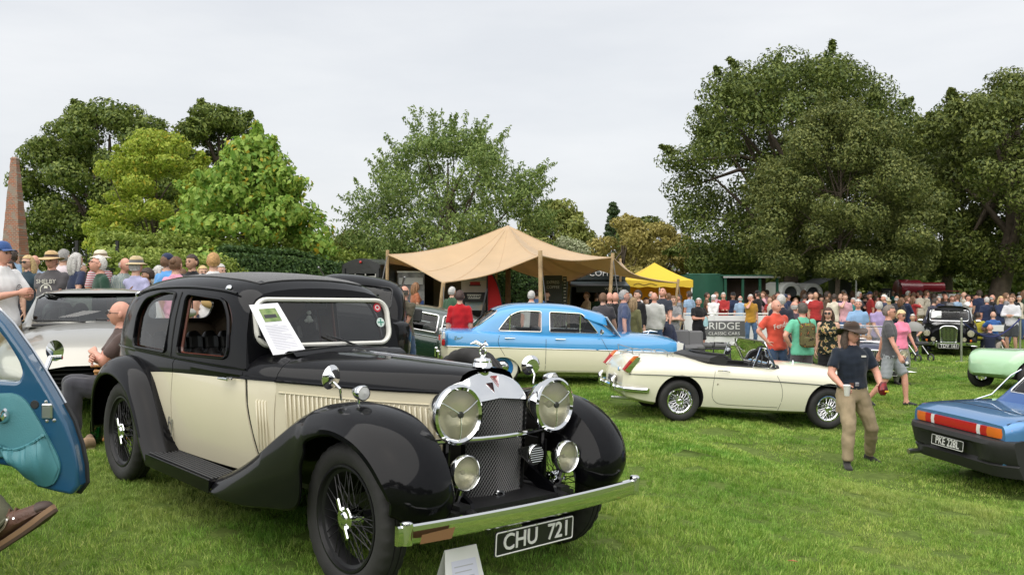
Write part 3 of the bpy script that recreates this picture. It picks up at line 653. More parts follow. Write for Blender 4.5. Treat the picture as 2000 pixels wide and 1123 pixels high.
        inn = [[(p[0]*1, p[1], p[2]) for p in r] for r in rings]
        o = mb.build(name, BLACKP, parent); md = o.modifiers.new('s', 'SOLIDIFY'); md.thickness = .012; md.offset = 0
        return o, rings
    secf = lambda do, di, w: [(0, di), (.1, di*.45), (.25, .018), (.45, 0), (.62, .006), (.78, .026), (.89, .055), (.96, .09+do*.15), (1.0, .09+do*.6), (1.0, .09+do), (.975, .10+do)]
    front = [(3.68, .44, .80, .46, .02, .10), (3.725, .56, .825, .44, .03, .16), (3.68, .71, .85, .43, .05, .22), (3.55, .84, .865, .42, .05, .25), (3.36, .92, .87, .41, .045, .35), (3.12, .945, .87, .42, .045, .4), (2.88, .915, .87, .45, .08, .45), (2.78, .88, .87, .46, .17, .45), (2.70, .845, .87, .47, .30, .45), (2.6, .79, .87, .48, .37, .45), (2.42, .685, .87, .50, .31, .35), (2.2, .55, .87, .53, .2, .2), (2.0, .45, .865, .57, .11, .05), (1.86, .39, .862, .6, .05, .03), (1.745, .35, .858, .62, .0, .02)]
    rear = [(.80, .335, .85, .60, .02, .02), (.70, .44, .85, .59, .03, .02), (.56, .63, .85, .58, .04, .03), (.37, .82, .85, .57, .04, .05), (.12, .925, .85, .55, .04, .05), (-.14, .945, .85, .54, .04, .05), (-.38, .88, .845, .52, .04, .05), (-.57, .73, .83, .50, .04, .05), (-.68, .52, .81, .48, .04, .05), (-.735, .32, .78, .46, .03, .05)]
    for sg in (-1, 1):
        o, rg = wing(front, secf, 'front_wing', sg=sg)
        # valance between wing and bonnet
        o2, rg2 = wing(rear, secf, 'rear_wing', sg=sg)
        mb = MB(); mb.box((1.24, sg*.735, .305), (1.04, .235, .05), bev=.008); mb.box((1.24, sg*.852, .292), (1.04, .012, .085), bev=.004); rb = mb.build('running_board', BLACKP, car)
        for k in range(8): MB().box((1.24, sg*(.645+.026*k), .336), (1.02, .011, .012), bev=.003).build('tread_strip', mat('ribbed rubber', (.03, .03, .031), .45), rb)
        # wing mirror and sidelight
        mb = MB(); b = Vector((2.98, sg*.70, .95)); mb.tube([b, b+Vector((.0, sg*.01, .06)), b+Vector((-.05, sg*.03, .10))], .007, 8); ml = mb.build('wing_mirror', CHROME, car)
        mb = MB(); mb.lathe([(.001, -.03), (.045, -.024), (.062, -.008), (.066, 0), (.062, .006)], 24); mb.lathe([(.062, .002), (.001, .002)], 24); mb.build('mirror_head', CHROME, ml, axisZ(b+Vector((-.06, sg*.03, .115)), (-.95, sg*.3, .1)))
        c = Vector((3.13, sg*.69, .985)); mb = MB(); mb.cyl(c-Vector((0, 0, .04)), c, .008, 8); sl = mb.build('sidelamp', CHROME, car)
        mb = MB(); mb.lathe([(.001, -.085), (.02, -.08), (.036, -.04), (.04, 0), (.036, .008)], 18); mb.lathe([(.034, .004), (.001, .01)], 18, mi=1); mb.build('lamp_body', [CHROME, mat('sidelamp glass', (.55, .55, .55), .2)], sl, axisZ(c+Vector((.04, 0, .02)), (1, 0, 0)))
    # chassis, inner valances
    mb = MB()
    for sg in (-1, 1): mb.box((1.55, sg*.36, .40), (4.1, .07, .14)); mb.box((2.9, sg*.40, .50), (1.0, .02, .40))
    mb.box((0, 0, .4), (.1, 1.3, .1)); mb.box((3.15, 0, .34), (.09, 1.3, .09)); mb.box((1.2, 0, .36), (2.6, 1.0, .06)); mb.box((3.0, 0, .6), (.5, .4, .5)); mb.box((3.42, 0, .43), (.36, .86, .03))
    for sg in (-1, 1): mb.tube([(3.2, sg*.33, .42), (3.5, sg*.33, .44), (3.68, sg*.33, .40), (3.74, sg*.33, .42)], .035, 8)
    mb.build('chassis', mat('black chassis', (.012, .012, .013), .45), car)
    # wheels: two axles and the spare in the far wing
    BW = mat('black wheel enamel', (.010, .010, .011), .45, 0, .15, .25)
    for x in (0, 3.154):
        for sg in (-1, 1): wheel(car, (x, sg*.71, .38), sg, .38, .158, .262, 'wire', BW, n=96, sip=3, spokes=48)
    sp = wheel(car, (2.42, .66, .775), 1, .37, .158, .255, 'wire', BW, n=72, sip=3, spokes=24); sp.name = 'spare_wheel'
    # radiator
    shell_o = crspline([(-.205, .33), (-.222, .5), (-.232, .75), (-.232, .95), (-.208, 1.035), (-.12, 1.085), (0, 1.108), (.12, 1.085), (.208, 1.035), (.232, .95), (.232, .75), (.222, .5), (.205, .33)], 5)
    inn = roundpoly([(-.175, .345), (.175, .345), (.205, .75), (.205, .955), (0, .975), (-.205, .955), (-.205, .75)], .02, 3)
    mb = MB(); n = len(shell_o); so2 = [(3.30, y*.99, z) for y, z in shell_o]; s1 = [(3.40+.02*(1-abs(y)/.23), y, z) for y, z in shell_o]; s2 = [(3.42+.025*(1-abs(y)/.23), y*.94, .34+(z-.34)*.985) for y, z in shell_o]
    ins = []
    for y, z in shell_o:
        yy = max(-.22, min(.22, y*.95)); zz = min(z, .965-.02*abs(y)/.2); ins.append((3.418+.03*(1-abs(yy)/.2), yy, max(zz, .345)))
    so2, s1, s2, ins = ([(p[0]-max(0, p[2]-.955)*.75, p[1], p[2]) for p in q] for q in (so2, s1, s2, ins)); mb.loft([so2, s1, s2, ins, [(p[0]-.03, p[1], p[2]) for p in ins]], closed=False); rad = mb.build('radiator_shell', CHROME, car)
    # woven stone guard
    mb = MB(); 
    def gp(y, z): return (3.405+.03*(1-abs(y)/.2), y, z)
    hw = lambda z: .195+(.222-.195)*min(1, (z-.345)/.4)
    stp = .0185
    for s in (-1, 1):
        for c in np.arange(-1.4, 2.2, stp):
            pts = []
            for z in np.linspace(.345, .965, 24):
                y = s*((z-.345)*.72)+(c-.5)
                if abs(y) <= hw(z): pts.append(gp(y, z))
            if len(pts) > 1: mb.tube([(p[0]+.001*s, p[1], p[2]) for p in pts], .0019, 4, caps=False)
    gr = mb.build('grille_mesh', mat('stone guard wire', (.13, .13, .13), .4, .8), car, fix=False); gr['kind'] = 'stuff'
    MB().add([(3.385, -.2, .345), (3.41, 0, .345), (3.385, .2, .345), (3.385, .21, .97), (3.41, 0, .97), (3.385, -.21, .97)], [(0, 1, 4, 5), (1, 2, 3, 4)], 0, False).build('radiator_core', DARK, car)
    mb = MB(); mb.lathe([(.022, 0), (.03, .002), (.034, .012), (.03, .02), (.02, .018), (.02, .0)], 18); mb.build('starter_ring', CHROME, car, axisZ((3.436, .01, .44), (1, 0, 0)))
    mb = MB(); mb.prism([(-.026, .037), (.026, .037), (0, -.032)], 2, 0, .006); bd = mb.build('badge', mat('badge enamel red', (.35, .03, .03), .3, coat=.5), car, frame((3.405, .0, 1.045), (0, 1, 0), (-.75, 0, 1)) @ Matrix.Rotation(R_(90), 4, 'X'))
    for k in range(3): MB().tube([(s*(.026-.009*k), .037-.007*k, .007) for s in (-1, 1)]+[(0, -.032+.018*k, .007)], .002, 4, closed=True).build('badge_rim', CHROME, bd)
    mb = MB(); mb.lathe([(.001, .07), (.012, .07), (.015, .055), (.045, .05), (.05, .04), (.048, .03), (.055, .022), (.06, .008), (.05, 0)], 24); cap = mb.build('radiator_cap', CHROME, car, Matrix.Translation((3.29, 0, 1.115)))
    mb = MB(); mb.tube([(.035*math.cos(a), 0, .1+.035*math.sin(a)) for a in np.linspace(0, 2*math.pi, 16, endpoint=False)], .008, 6, closed=True)
    mb.tube([(-.03, 0, .12), (.0, 0, .15), (.035, 0, .165), (.06, 0, .155)], [.01, .018, .014, .004], 8)
    for s in (-1, 1): mb.tube([(0, s*.01, .15), (-.03, s*.05, .175), (-.07, s*.075, .16)], [.012, .016, .003], 6, flat=.35)
    mb.build('mascot', CHROME, cap, Matrix.Translation((0, 0, .02)) @ Matrix.Scale(.68, 4))
    # lamps
    for sg in (-1, 1):
        lamp_round(car, (3.51, sg*.345, .912), (1, sg*.02, .02), .15, .19, 'headlamp', tripod=True, rim=.16)
        MB().cyl((3.42, sg*.345, .42), (3.42, sg*.345, .78), .02, 8).build('lamp_post', BLACKP, car)
        lamp_round(car, (3.60, sg*.365-.0, .635), (1, sg*.03, .02), .088, .1, 'fog_lamp', rim=.12)
        MB().tube([(3.57, sg*.365, .55), (3.55, sg*.365, .5), (3.5, sg*.36, .42)], [.02, .016, .02], 8).build('lamp_bracket', CHROME, car)
    MB().tube([(3.36, -.60, .765), (3.42, -.345, .765), (3.47, -.16, .765), (3.485, 0, .765), (3.47, .16, .765), (3.42, .345, .765), (3.36, .60, .765)], .016, 10).build('lamp_bar', CHROME, car)
    mb = MB(); mb.lathe([(.02, -.12), (.045, -.05), (.058, -.02), (.06, 0), (.056, .008)], 24); hn = mb.build('horn', CHROME, car, axisZ((3.56, .165, .66), (1, .02, 0)))
    mb = MB(); mb.lathe([(.055, .0), (.001, 0.004)], 20); mb.build('horn_face', DARK, hn)
    for k in range(7):
        u = -.036+.012*k; h = math.sqrt(max(.0001, .05**2-u*u)); MB().box((0, 0, 0), (h*2, .005, .006), bev=.002).build('horn_slat', CHROME, hn, Matrix.Translation((0, u, .008)))
    for sg in (-1, 1):
        mb = MB(); mb.prism([(3.38, .56), (3.58, .47), (3.60, .43), (3.52, .42), (3.34, .50)], 1, sg*.30-.012, sg*.30+.012); mb.build('dumb_iron', BLACKP, car)
    # bumper, number plate
    mb = MB(); rings = []
    for y in list(np.linspace(-.88, .79, 18)):
        x = 3.80-.05*((y+.03)/.83)**2; rings.append([(x-.012, y, .40), (x+.006, y, .398), (x+.014, y, .406), (x+.019, y, .443), (x+.014, y, .480), (x+.006, y, .488), (x-.012, y, .487)])
    mb.loft(rings, closed=True, caps=True); bp = mb.build('bumper', mat('bumper chrome', (.75, .76, .76), .07, 1), car)
    for y in (-.83, .77):
        MB().lathe([(.001, .057), (.02, .056), (.028, .05), (.03, .042), (.03, -.05), (.001, -.052)], 16).build('bumper_end', CHROME, bp, Matrix.Translation((3.755, y, .45)))
    plate(car, (3.77, -.03, .305), (1, 0, -.03), .555, .125, 'CHU  721', .115, sx=.98)
    for y in (-.2, .0, .2): MB().cyl((3.77, y-.03, .362), (3.776, y-.03, .362), .006, 8).build('plate_rivet', STEEL, car)
    # mirror over the far headlamp is the far wing mirror; show papers and stickers in the windscreen
    PAPER = mat('white paper', (.80, .80, .84), .7)
    A, B = Vector(sf((-.565, 1.40), .03)), Vector(sf((-.36, 1.415), .03)); Cc, Dd = Vector((1.86, -.27, 1.105)), Vector((1.855, -.50, 1.09))
    mb = MB(); mb.add([A, B, Cc, Dd, A+Vector((.003, 0, 0)), B+Vector((.003, 0, 0)), Cc+Vector((.003, 0, .003)), Dd+Vector((.003, 0, .003))], [(0, 1, 2, 3), (7, 6, 5, 4), (0, 4, 5, 1), (1, 5, 6, 2), (2, 6, 7, 3), (3, 7, 4, 0)], 0, False)
    pp = mb.build('display_sheet', PAPER, None, M); tag(pp, 'white printed sheet with photo tucked under wiper of black and cream saloon', 'paper')
    def onp(u, v, d): return A.lerp(B, u).lerp(Dd.lerp(Cc, u), v)+(B-A).cross(Dd-A).normalized()*(-d)
    nrm_s = -1 if (B-A).cross(Dd-A).x > 0 else 1
    onq = lambda u, v, d: A.lerp(B, u).lerp(Dd.lerp(Cc, u), v)+(B-A).cross(Dd-A).normalized()*(d*(-nrm_s))+Vector((.004, 0, .001))
    def quad(u0, v0, u1, v1, m, nm, d=.001): MB().poly([onq(u0, v0, d), onq(u1, v0, d), onq(u1, v1, d), onq(u0, v1, d)]).build(nm, m, pp)
    quad(.24, .1, .8, .36, mat('print photo green', (.10, .19, .05), .5, col2=(.25, .32, .12), vscale=30), 'printed_photo')
    quad(.3, .22, .7, .29, mat('print photo dark', (.03, .03, .035), .5), 'printed_car', .002)
    for k in range(16): quad(.16, .43+k*.031, (.86 if k % 5 else .6), .439+k*.031, mat('print grey', (.45, .45, .5), .6), 'text_line')
    for (y, z, c1, r, nm) in ((.44, 1.385, (.55, .03, .05), .032, 'red_sticker'), (.455, 1.28, (.62, .72, .68), .034, 'white_sticker')):
        mb = MB(); mb.lathe([(r, .0), (.001, .001)], 20); st = mb.build(nm, mat(nm, c1, .4), wsn, axisZ(sf((y, z), .004), (1, 0, .27)))
        mb = MB(); mb.lathe([(r*.6, .002), (r*.38, .002)], 16) if nm[0] == 'r' else (mb.box((0, 0, .002), (r*.3, r*1.5, .001)), mb.box((0, 0, .002), (r*1.5, r*.3, .001)))
        mb.build('sticker_print', mat('sticker white', (.75, .72, .7), .5) if nm[0] == 'r' else mat('sticker green', (.08, .3, .22), .5), st)
    mb = MB(); mb.sphere((1.52, -.06, 1.30), (.02, .02, .028), n=8, m=6); mb.sphere((1.52, -.06, 1.345), .016, n=8, m=6)
    for s in (-1, 1): mb.sphere((1.52, -.06+s*.022, 1.29), .012, n=6, m=5)
    mb.build('hanging_charm', mat('white fluff', (.75, .75, .7), .9), car)
    MB().box((1.54, -.02, 1.39), (.02, .17, .045), bev=.01).build('rear_view_mirror', DARKPL, car)
    # small tan price card folded on the bumper
    mb = MB(); mb.add([(3.815, -.80, .41), (3.817, -.62, .405), (3.817, -.60, .455), (3.815, -.79, .45)], [(0, 1, 2, 3)], 0, False); mb.build('bumper_sticker', mat('peeled sticker brown', (.22, .11, .05), .5), bp)
alvis()
# ---------------------------------------------------------------- generic car shapes
class Green:
    """glasshouse shell: tables wb(x), zb(x), zt(x)"""
    P = [(1, 0), (.99, .15), (.965, .35), (.93, .55), (.89, .7), (.83, .81), (.73, .895), (.58, .95), (.4, .98), (.2, .995), (0, 1)]
    def __init__(s, rows, prof=None):
        s.x0, s.x1 = rows[0][0], rows[-1][0]; s.t = table(rows); s.prof = prof or s.P
    def ring(s, x, off=0, drop=0):
        w, b, t = s.t(x); w -= off; t = max(t-off, b+.002); b -= drop
        h = [(w*a, b+(t-b)*q) for a, q in s.prof]; return [(x, -y, z) for y, z in h]+[(x, y, z) for y, z in h[-2::-1]]
    def gy(s, x, z):
        w, b, t = s.t(x); q = (z-b)/max(t-b, 1e-3)
        for (a0, q0), (a1, q1) in zip(s.prof, s.prof[1:]):
            if q <= q1: return w*(a0+(a1-a0)*(q-q0)/(q1-q0))
        return 0
    def Z(s, x, y):
        w, b, t = s.t(x); a = abs(y)/max(w, 1e-3)
        if a >= 1: return b
        for (a0, q0), (a1, q1) in zip(s.prof, s.prof[1:]):
            if a >= a1: return b+(t-b)*(q0+(q1-q0)*(a0-a)/max(a0-a1, 1e-6))
        return t
    def X(s, y, z, front):
        xm = (s.x0+s.x1)/2; lo, hi = (xm, s.x1) if front else (xm, s.x0)
        for _ in range(26):
            m = (lo+hi)/2
            if s.Z(m, y) > z: lo = m
            else: hi = m
        return (lo+hi)/2
    def build(s, car, paintm, windows, screens, name='roof', liner=None, thick=.03, frame_mat=None, fr=.008, paneg=None, nst=30, open_side=()):
        e = .02*(s.x1-s.x0); xs = np.linspace(s.x0, s.x1, nst)
        mb = MB(); mb.loft([s.ring(x) for x in xs], closed=True, caps=True); o = mb.build(name, [paintm, liner or DARK], car)
        cut = []
        inn = MB(); k = [x for x in xs if s.t(x)[2]-s.t(x)[1] > thick*2.2]
        inn.loft([s.ring(x, thick, .05) for x in np.linspace(k[0]+.03, k[-1]-.03, nst)], closed=True, caps=True, mi=1); cut.append(inn)
        for w in windows: cut.append(MB().prism(w, 1, -2, 2))
        for sc, front in screens: cut.append(MB().prism(sc, 0, (s.x0+s.x1)/2, s.x1+.6) if front else MB().prism(sc, 0, s.x0-.6, (s.x0+s.x1)/2))
        boolean(o, cut); frame_mat = frame_mat or CHROME; pg = paneg or GLASS
        for wi, w in enumerate(windows):
            for sg in (-1, 1):
                fy = lambda p, d: (p[0], sg*(s.gy(*p)+d), p[1])
                wn = MB().tube([fy(p, .002) for p in w], fr, 6, closed=True).build('side_window', frame_mat, car)
                if wi not in open_side: pane(w, lambda p: fy(p, -.014)).build('pane', pg, wn)
        for sc, front in screens:
            sx = 1 if front else -1; fx = lambda p, d: (s.X(p[0], p[1], front)+sx*d, p[0], p[1])
            wn = MB().tube([fx(p, .003) for p in sc], fr*1.2, 6, closed=True).build('windscreen' if front else 'rear_window', frame_mat, car)
            pane(sc, lambda p: fx(p, -.012)).build('pane', pg, wn)
        return o
class Body:
    """lofted lower body; rows (x, w, zb, zl, zt, crown)"""
    def __init__(s, rows, sec=None, rake=0):
        s.t = table(rows); s.x0, s.x1 = rows[0][0], rows[-1][0]
        # (fraction of w, segment key, fraction within)
        s.sec = sec or [(0, 'b', 0), (.8, 'b', 0), (.93, 'b', .12), (.985, 'b', .4), (1, 'b', .75), (.995, 'b', 1), (.985, 't', .35), (.965, 't', .7), (.93, 't', .9), (.86, 't', 1), (.6, 'c', .62), (.3, 'c', .92), (0, 'c', 1)]
    def half(s, x):
        w, zb, zl, zt, cr = s.t(x); out = []
        for a, k, q in s.sec:
            z = zb+(zl-zb)*q if k == 'b' else zl+(zt-zl)*q if k == 't' else zt+cr*q
            out.append((w*a, z))
        return out
    def y(s, x, z):
        h = [p for p, q in zip(s.half(x), s.sec) if q[1] != 'c'][1:]
        for (y0, z0), (y1, z1) in zip(h, h[1:]):
            if z0 <= z <= z1: return y0+(y1-y0)*(z-z0)/max(z1-z0, 1e-6)
        return h[-1][0] if z > h[-1][1] else h[0][0]
    def ztop(s, x, y):
        h = s.half(x)[5:]
        for (y0, z0), (y1, z1) in zip(h, h[1:]):
            if y1 <= abs(y) <= y0: return z0+(z1-z0)*(y0-abs(y))/max(y0-y1, 1e-6)
        return h[-1][1]
    def build(s, car, mats, two=5, n=40, wheels=(), ra=.36, name='body', ends=.0, cuts=(), yin=.3, xs=None, cabin=None):
        xs = np.linspace(s.x0, s.x1, n) if xs is None else xs
        rings = []
        for x in xs:
            h = s.half(x); rings.append([(x, -y, z) for y, z in h]+[(x, y, z) for y, z in h[-2:0:-1]])
        m = len(s.sec); N = len(rings[0]); mb = MB()
        def mf(i, j):
            j2 = j if j < m-1 else N-1-j
            return 0 if j2 < two else 1
        mb.loft(rings, closed=True, caps=True, mfun=mf); o = mb.build(name, list(mats)+[DARK], car)
        k = len(mats); cut = list(cuts)
        if cabin: x0, x1, yw = cabin; c = MB(); c.prism(rrect(x0, -yw, x1, yw, .1), 2, .38, 1.4, mi=k); cut.append(c)
        for (x, z, r) in wheels:
            for sg in (-1, 1): c = MB(); c.cyl((x, sg*yin, z), (x, sg*1.6, z), r, 40, mi=k); cut.append(c)
        if cut: boolean(o, cut)
        return o
    def line(s, x0, x1, z=None, off=.003, n=24, sg=-1):
        out = []
        for x in np.linspace(x0, x1, n):
            zz = z(x) if callable(z) else (s.t(x)[2] if z is None else z); out.append((x, sg*(s.y(x, zz)+off), zz))
        return out
    def gap(s, car, pts, sg=-1, m=None, r=.004, name='panel_gap', parent=None):
        P = [(x, sg*(s.y(x, z)+.0005), z) for x, z in crspline(pts, 4)]
        return MB().tube(P, r, 5).build(name, m or DARK, parent or car)
def place(px, D, heading, zfix=None, tilt=True, zoff=0):
    X = (px-1000)/FPX*D; h = Vector((heading[0], heading[1], 0)).normalized(); n = gnormal(X, D, .9) if tilt else Vector((0, 0, 1))
    return frame((X, D, (float(gz(X, D)) if zfix is None else zfix)+zoff), h-n*h.dot(n), n)
def tail(name, parent, pts, m): return MB().add(*pts, 0, False).build(name, m, parent)
REDL = mat('red lamp plastic', (.42, .012, .012), .3, coat=.3); AMB = mat('amber lamp plastic', (.62, .14, .015), .3, coat=.3); LAMPW = mat('white lamp glass', (.7, .7, .68), .15, coat=1)

# ---------------------------------------------------------------- blue over cream fifties saloon
def zephyr():
    h = Vector((math.cos(R_(7)), math.sin(R_(7)), 0)); rear_axle = Vector((-1.3, 16.3, 0))+h*1.13+Vector((-h.y, h.x, 0))*.86
    x, y = rear_axle.x, rear_axle.y; z0 = float(gz(x, y-.6)); f = rear_axle+h*2.72; z1 = float(gz(f.x, f.y-.6))
    fw = Vector((h.x*2.72, h.y*2.72, (z1-z0)*.8)).normalized()
    M = frame((x, y, z0+.01), fw, (0, 0, 1))
    car = thing('family_saloon', 'two-tone saloon, sky blue over cream, with whitewall tyres and external sun visor', 'car', M)
    BLUE = paint('sky blue paint', (.04, .28, .58), .25); CRM = paint('pale cream paint', (.78, .74, .56), .28)
    B = Body([(-1.14, .62, .42, 0.705, .93, .01), (-1.10, .74, .33, 0.700, .965, .03), (-.95, .80, .28, 0.700, .985, .04), (-.5, .85, .23, 0.700, .985, .05), (0, .87, .22, 0.700, .975, .05), (.8, .875, .21, 0.697, .95, .05), (1.6, .875, .21, 0.693, .945, .05), (2.2, .87, .21, 0.690, .94, .075), (2.72, .865, .22, 0.685, .925, .085), (3.1, .84, .26, 0.680, .905, .08), (3.36, .80, .32, 0.675, .885, .06), (3.44, .74, .38, 0.675, .86, .03)])
    B.build(car, [CRM, BLUE], two=5, n=44, wheels=[(0, .17, .36), (2.72, .32, .355)], yin=.5, cabin=(-.3, 1.95, .68))
    G = Green([(-.62, .62, .985, .99), (-.5, .66, .975, 1.10), (-.3, .70, .965, 1.30), (-.05, .735, .955, 1.455), (.3, .76, .945, 1.53), (.8, .765, .94, 1.55), (1.3, .755, .94, 1.53), (1.6, .745, .945, 1.475), (1.85, .735, .95, 1.30), (2.1, .71, .965, 1.07), (2.18, .69, .97, .985)])
    w1 = roundpoly([(-.10, 1.01), (.72, 1.01), (.72, 1.39), (.35, 1.40), (.12, 1.31)], [.05, .03, .04, .12, .12])
    w2 = roundpoly([(.88, 1.01), (1.82, 1.01), (1.62, 1.26), (1.5, 1.37), (.88, 1.39)], [.03, .03, .08, .05, .04])
    G.build(car, BLUE, [w1, w2], [(rrect(-.60, 1.02, .60, 1.38, .09), True), (rrect(-.60, 1.03, .60, 1.39, .12), False)], fr=.011, paneg=glass('saloon glass', (.7, .74, .73)), frame_mat=mat('bright trim', (.72, .72, .72), .18, 1))
    for sg in (-1, 1):
        MB().box((.40 if False else .12, sg*(G.gy(.2, 1.18)-.002), 1.17), (.02, .012, .32)).build('window_bar', CHROME, car); MB().box((1.47, sg*(G.gy(1.45, 1.18)-.002), 1.18), (.02, .012, .36)).build('window_bar', CHROME, car)
        MB().tube(B.line(-1.06, 3.36, lambda x: B.t(x)[2]+.004, .004, 30, sg), .011, 6, flat=.6).build('chrome_strip', CHROME, car)
        for xx in (.80,): B.gap(car, [(xx, .30), (xx, .6), (xx, .93)], sg)
        B.gap(car, [(1.98, .30), (2.03, .6), (1.93, .8), (1.86, .93)], sg); B.gap(car, [(-.08, .93), (-.1, .78), (.03, .55)], sg)
        B.gap(car, [(.0, .27) if False else (.45, .285), (1.2, .285), (2.0, .285)], sg, r=.003)
        for xx in (.02, .98):
            mb = MB(); y = sg*(B.y(xx, .87)+.02); mb.tube([(xx, y, .885), (xx+.09, y+sg*.006, .885), (xx+.19, y, .885)], [.012, .01, .007], 8); mb.cyl((xx+.02, y-sg*.03, .885), (xx+.02, y, .885), .014, 8); mb.build('door_handle', CHROME, car)
        mb = MB(); yy = sg*(B.y(-1.06, .8)); 
        mb.box((-1.115, sg*.735, .90), (.05, .10, .14), bev=.02, mi=0); mb.build('tail_fin_cap', LAMPW, car); MB().box((-1.12, sg*.735, .77), (.06, .09, .13), bev=.02).build('tail_lamp', REDL, car)
        lamp_round(car, (3.44, sg*.63, .79), (1, 0, 0), .095, .1, 'headlamp', bowl=False); 
        mb = MB(); mb.prism([(3.36, .88), (3.49, .86), (3.47, .70), (3.36, .66)], 1, sg*.70, sg*.80); mb.build('headlamp_hood', LAMPW, car)
        lettering('Zodiac', .085, CHROME, car, Matrix.Translation((-.8, sg*(B.y(-.8, .88)+.004), .86)) @ Matrix.Rotation(R_(90), 4, 'X') @ (Matrix.Identity(4) if sg < 0 else Matrix.Rotation(math.pi, 4, 'Y')), 'script_badge', sx=1.1)
        if sg < 0:
            mb = MB(); mb.cyl((1.86, -.84, .97), (1.86, -.88, 1.02), .008, 6); mb.lathe([(.001, -.05), (.04, -.04), (.055, -.01), (.055, 0), (.001, .002)], 16, M=axisZ((1.84, -.90, 1.04), (-1, -.2, .1))); mb.build('wing_mirror', CHROME, car)
        for x in (0, 2.72):
            wheel(car, (x, sg*.72, .33), sg, .33, .165, .19, 'cap', paint('wheel blue', (.03, .24, .6), .3), n=48)
            MB().lathe([(.20, .084), (.215, .0865), (.275, .0865), (.285, .083)], 40).build('whitewall', mat('whitewall rubber', (.68, .66, .58), .6), car, Matrix.Translation((x, sg*.722, .33)) @ Matrix.Rotation(R_(90 if sg < 0 else -90), 4, 'X'))
    # external sun visor
    mb = MB(); rows = []
    for s in np.linspace(-1, 1, 12):
        y = s*.70; z = G.Z(1.6, y*.96); rows.append([(1.55, y, z+.004), (1.75, y, z-.03-.02*abs(s)), (1.95, y, z-.06-.05*abs(s)), (2.0, y, z-.085-.05*abs(s)), (1.94, y, z-.075-.05*abs(s)), (1.72, y, z-.045-.02*abs(s))])
    mb.loft(rows, closed=True, caps=True); mb.build('sun_visor', BLUE, car)
    for y in (-.9, .82):
        pass
    mb = MB(); mb.loft([[(-1.2+.06*(y/.83)**2, y, .40), (-1.17, y, .37), (-1.16, y, .53), (-1.19+.06*(y/.83)**2, y, .52)] for y in np.linspace(-.83, .83, 12)], closed=True, caps=True); mb.build('rear_bumper', CHROME, car)
    for y in (-.45, .45): MB().box((-1.2, y, .5), (.07, .06, .2), bev=.02).build('overrider', CHROME, car)
    mb = MB(); mb.loft([[(3.53-.08*(y/.83)**2, y, .40), (3.49, y, .37), (3.48, y, .53), (3.52-.08*(y/.83)**2, y, .52)] for y in np.linspace(-.83, .83, 12)], closed=True, caps=True); mb.build('front_bumper', CHROME, car)
    mb = MB()
    for k in range(5): mb.box((3.45, 0, .57+.045*k), (.03, 1.0, .02))
    g = mb.build('grille', CHROME, car); g['kind'] = 'stuff'
    mb = MB(); mb.tube([(2.9, 0, 1.02), (3.05, 0, 1.045), (3.2, 0, 1.03)], [.008, .018, .004], 8); mb.cyl((3.0, 0, .99), (3.03, 0, 1.04), .01, 8); mb.build('bonnet_mascot', CHROME, car); 
    SEAT = mat('blue vinyl', (.03, .06, .12), .5)
    for y in (-.35, .35): leather_seat(car, (1.1, y, .42), .62, .5, .62, .2, SEAT, 'front_seat', 4)
    leather_seat(car, (.2, 0, .45), 1.25, .5, .62, .2, SEAT, 'rear_seat', 6); MB().box((1.85, 0, .96), (.2, 1.35, .1), bev=.03).build('dashboard', SEAT, car); MB().box((.8, 0, .35), (2.6, 1.4, .04)).build('floor_pan', DARK, car)
    steering_wheel(car, (1.55, -.35, 1.05), (-.85, 0, .5), .2)
    # white display board in the windscreen
    mb = MB(); mb.prism(rrect(-.17, -.24, .17, .24, .01), 2, 0, .008); o = mb.build('display_board', mat('white card', (.76, .76, .76), .6), None, M @ frame((2.12, -.58, 1.13), (0, 1, 0), (1, 0, .75))); tag(o, 'white display card on windscreen of the blue and cream saloon', 'card')
    return car
zephyr()

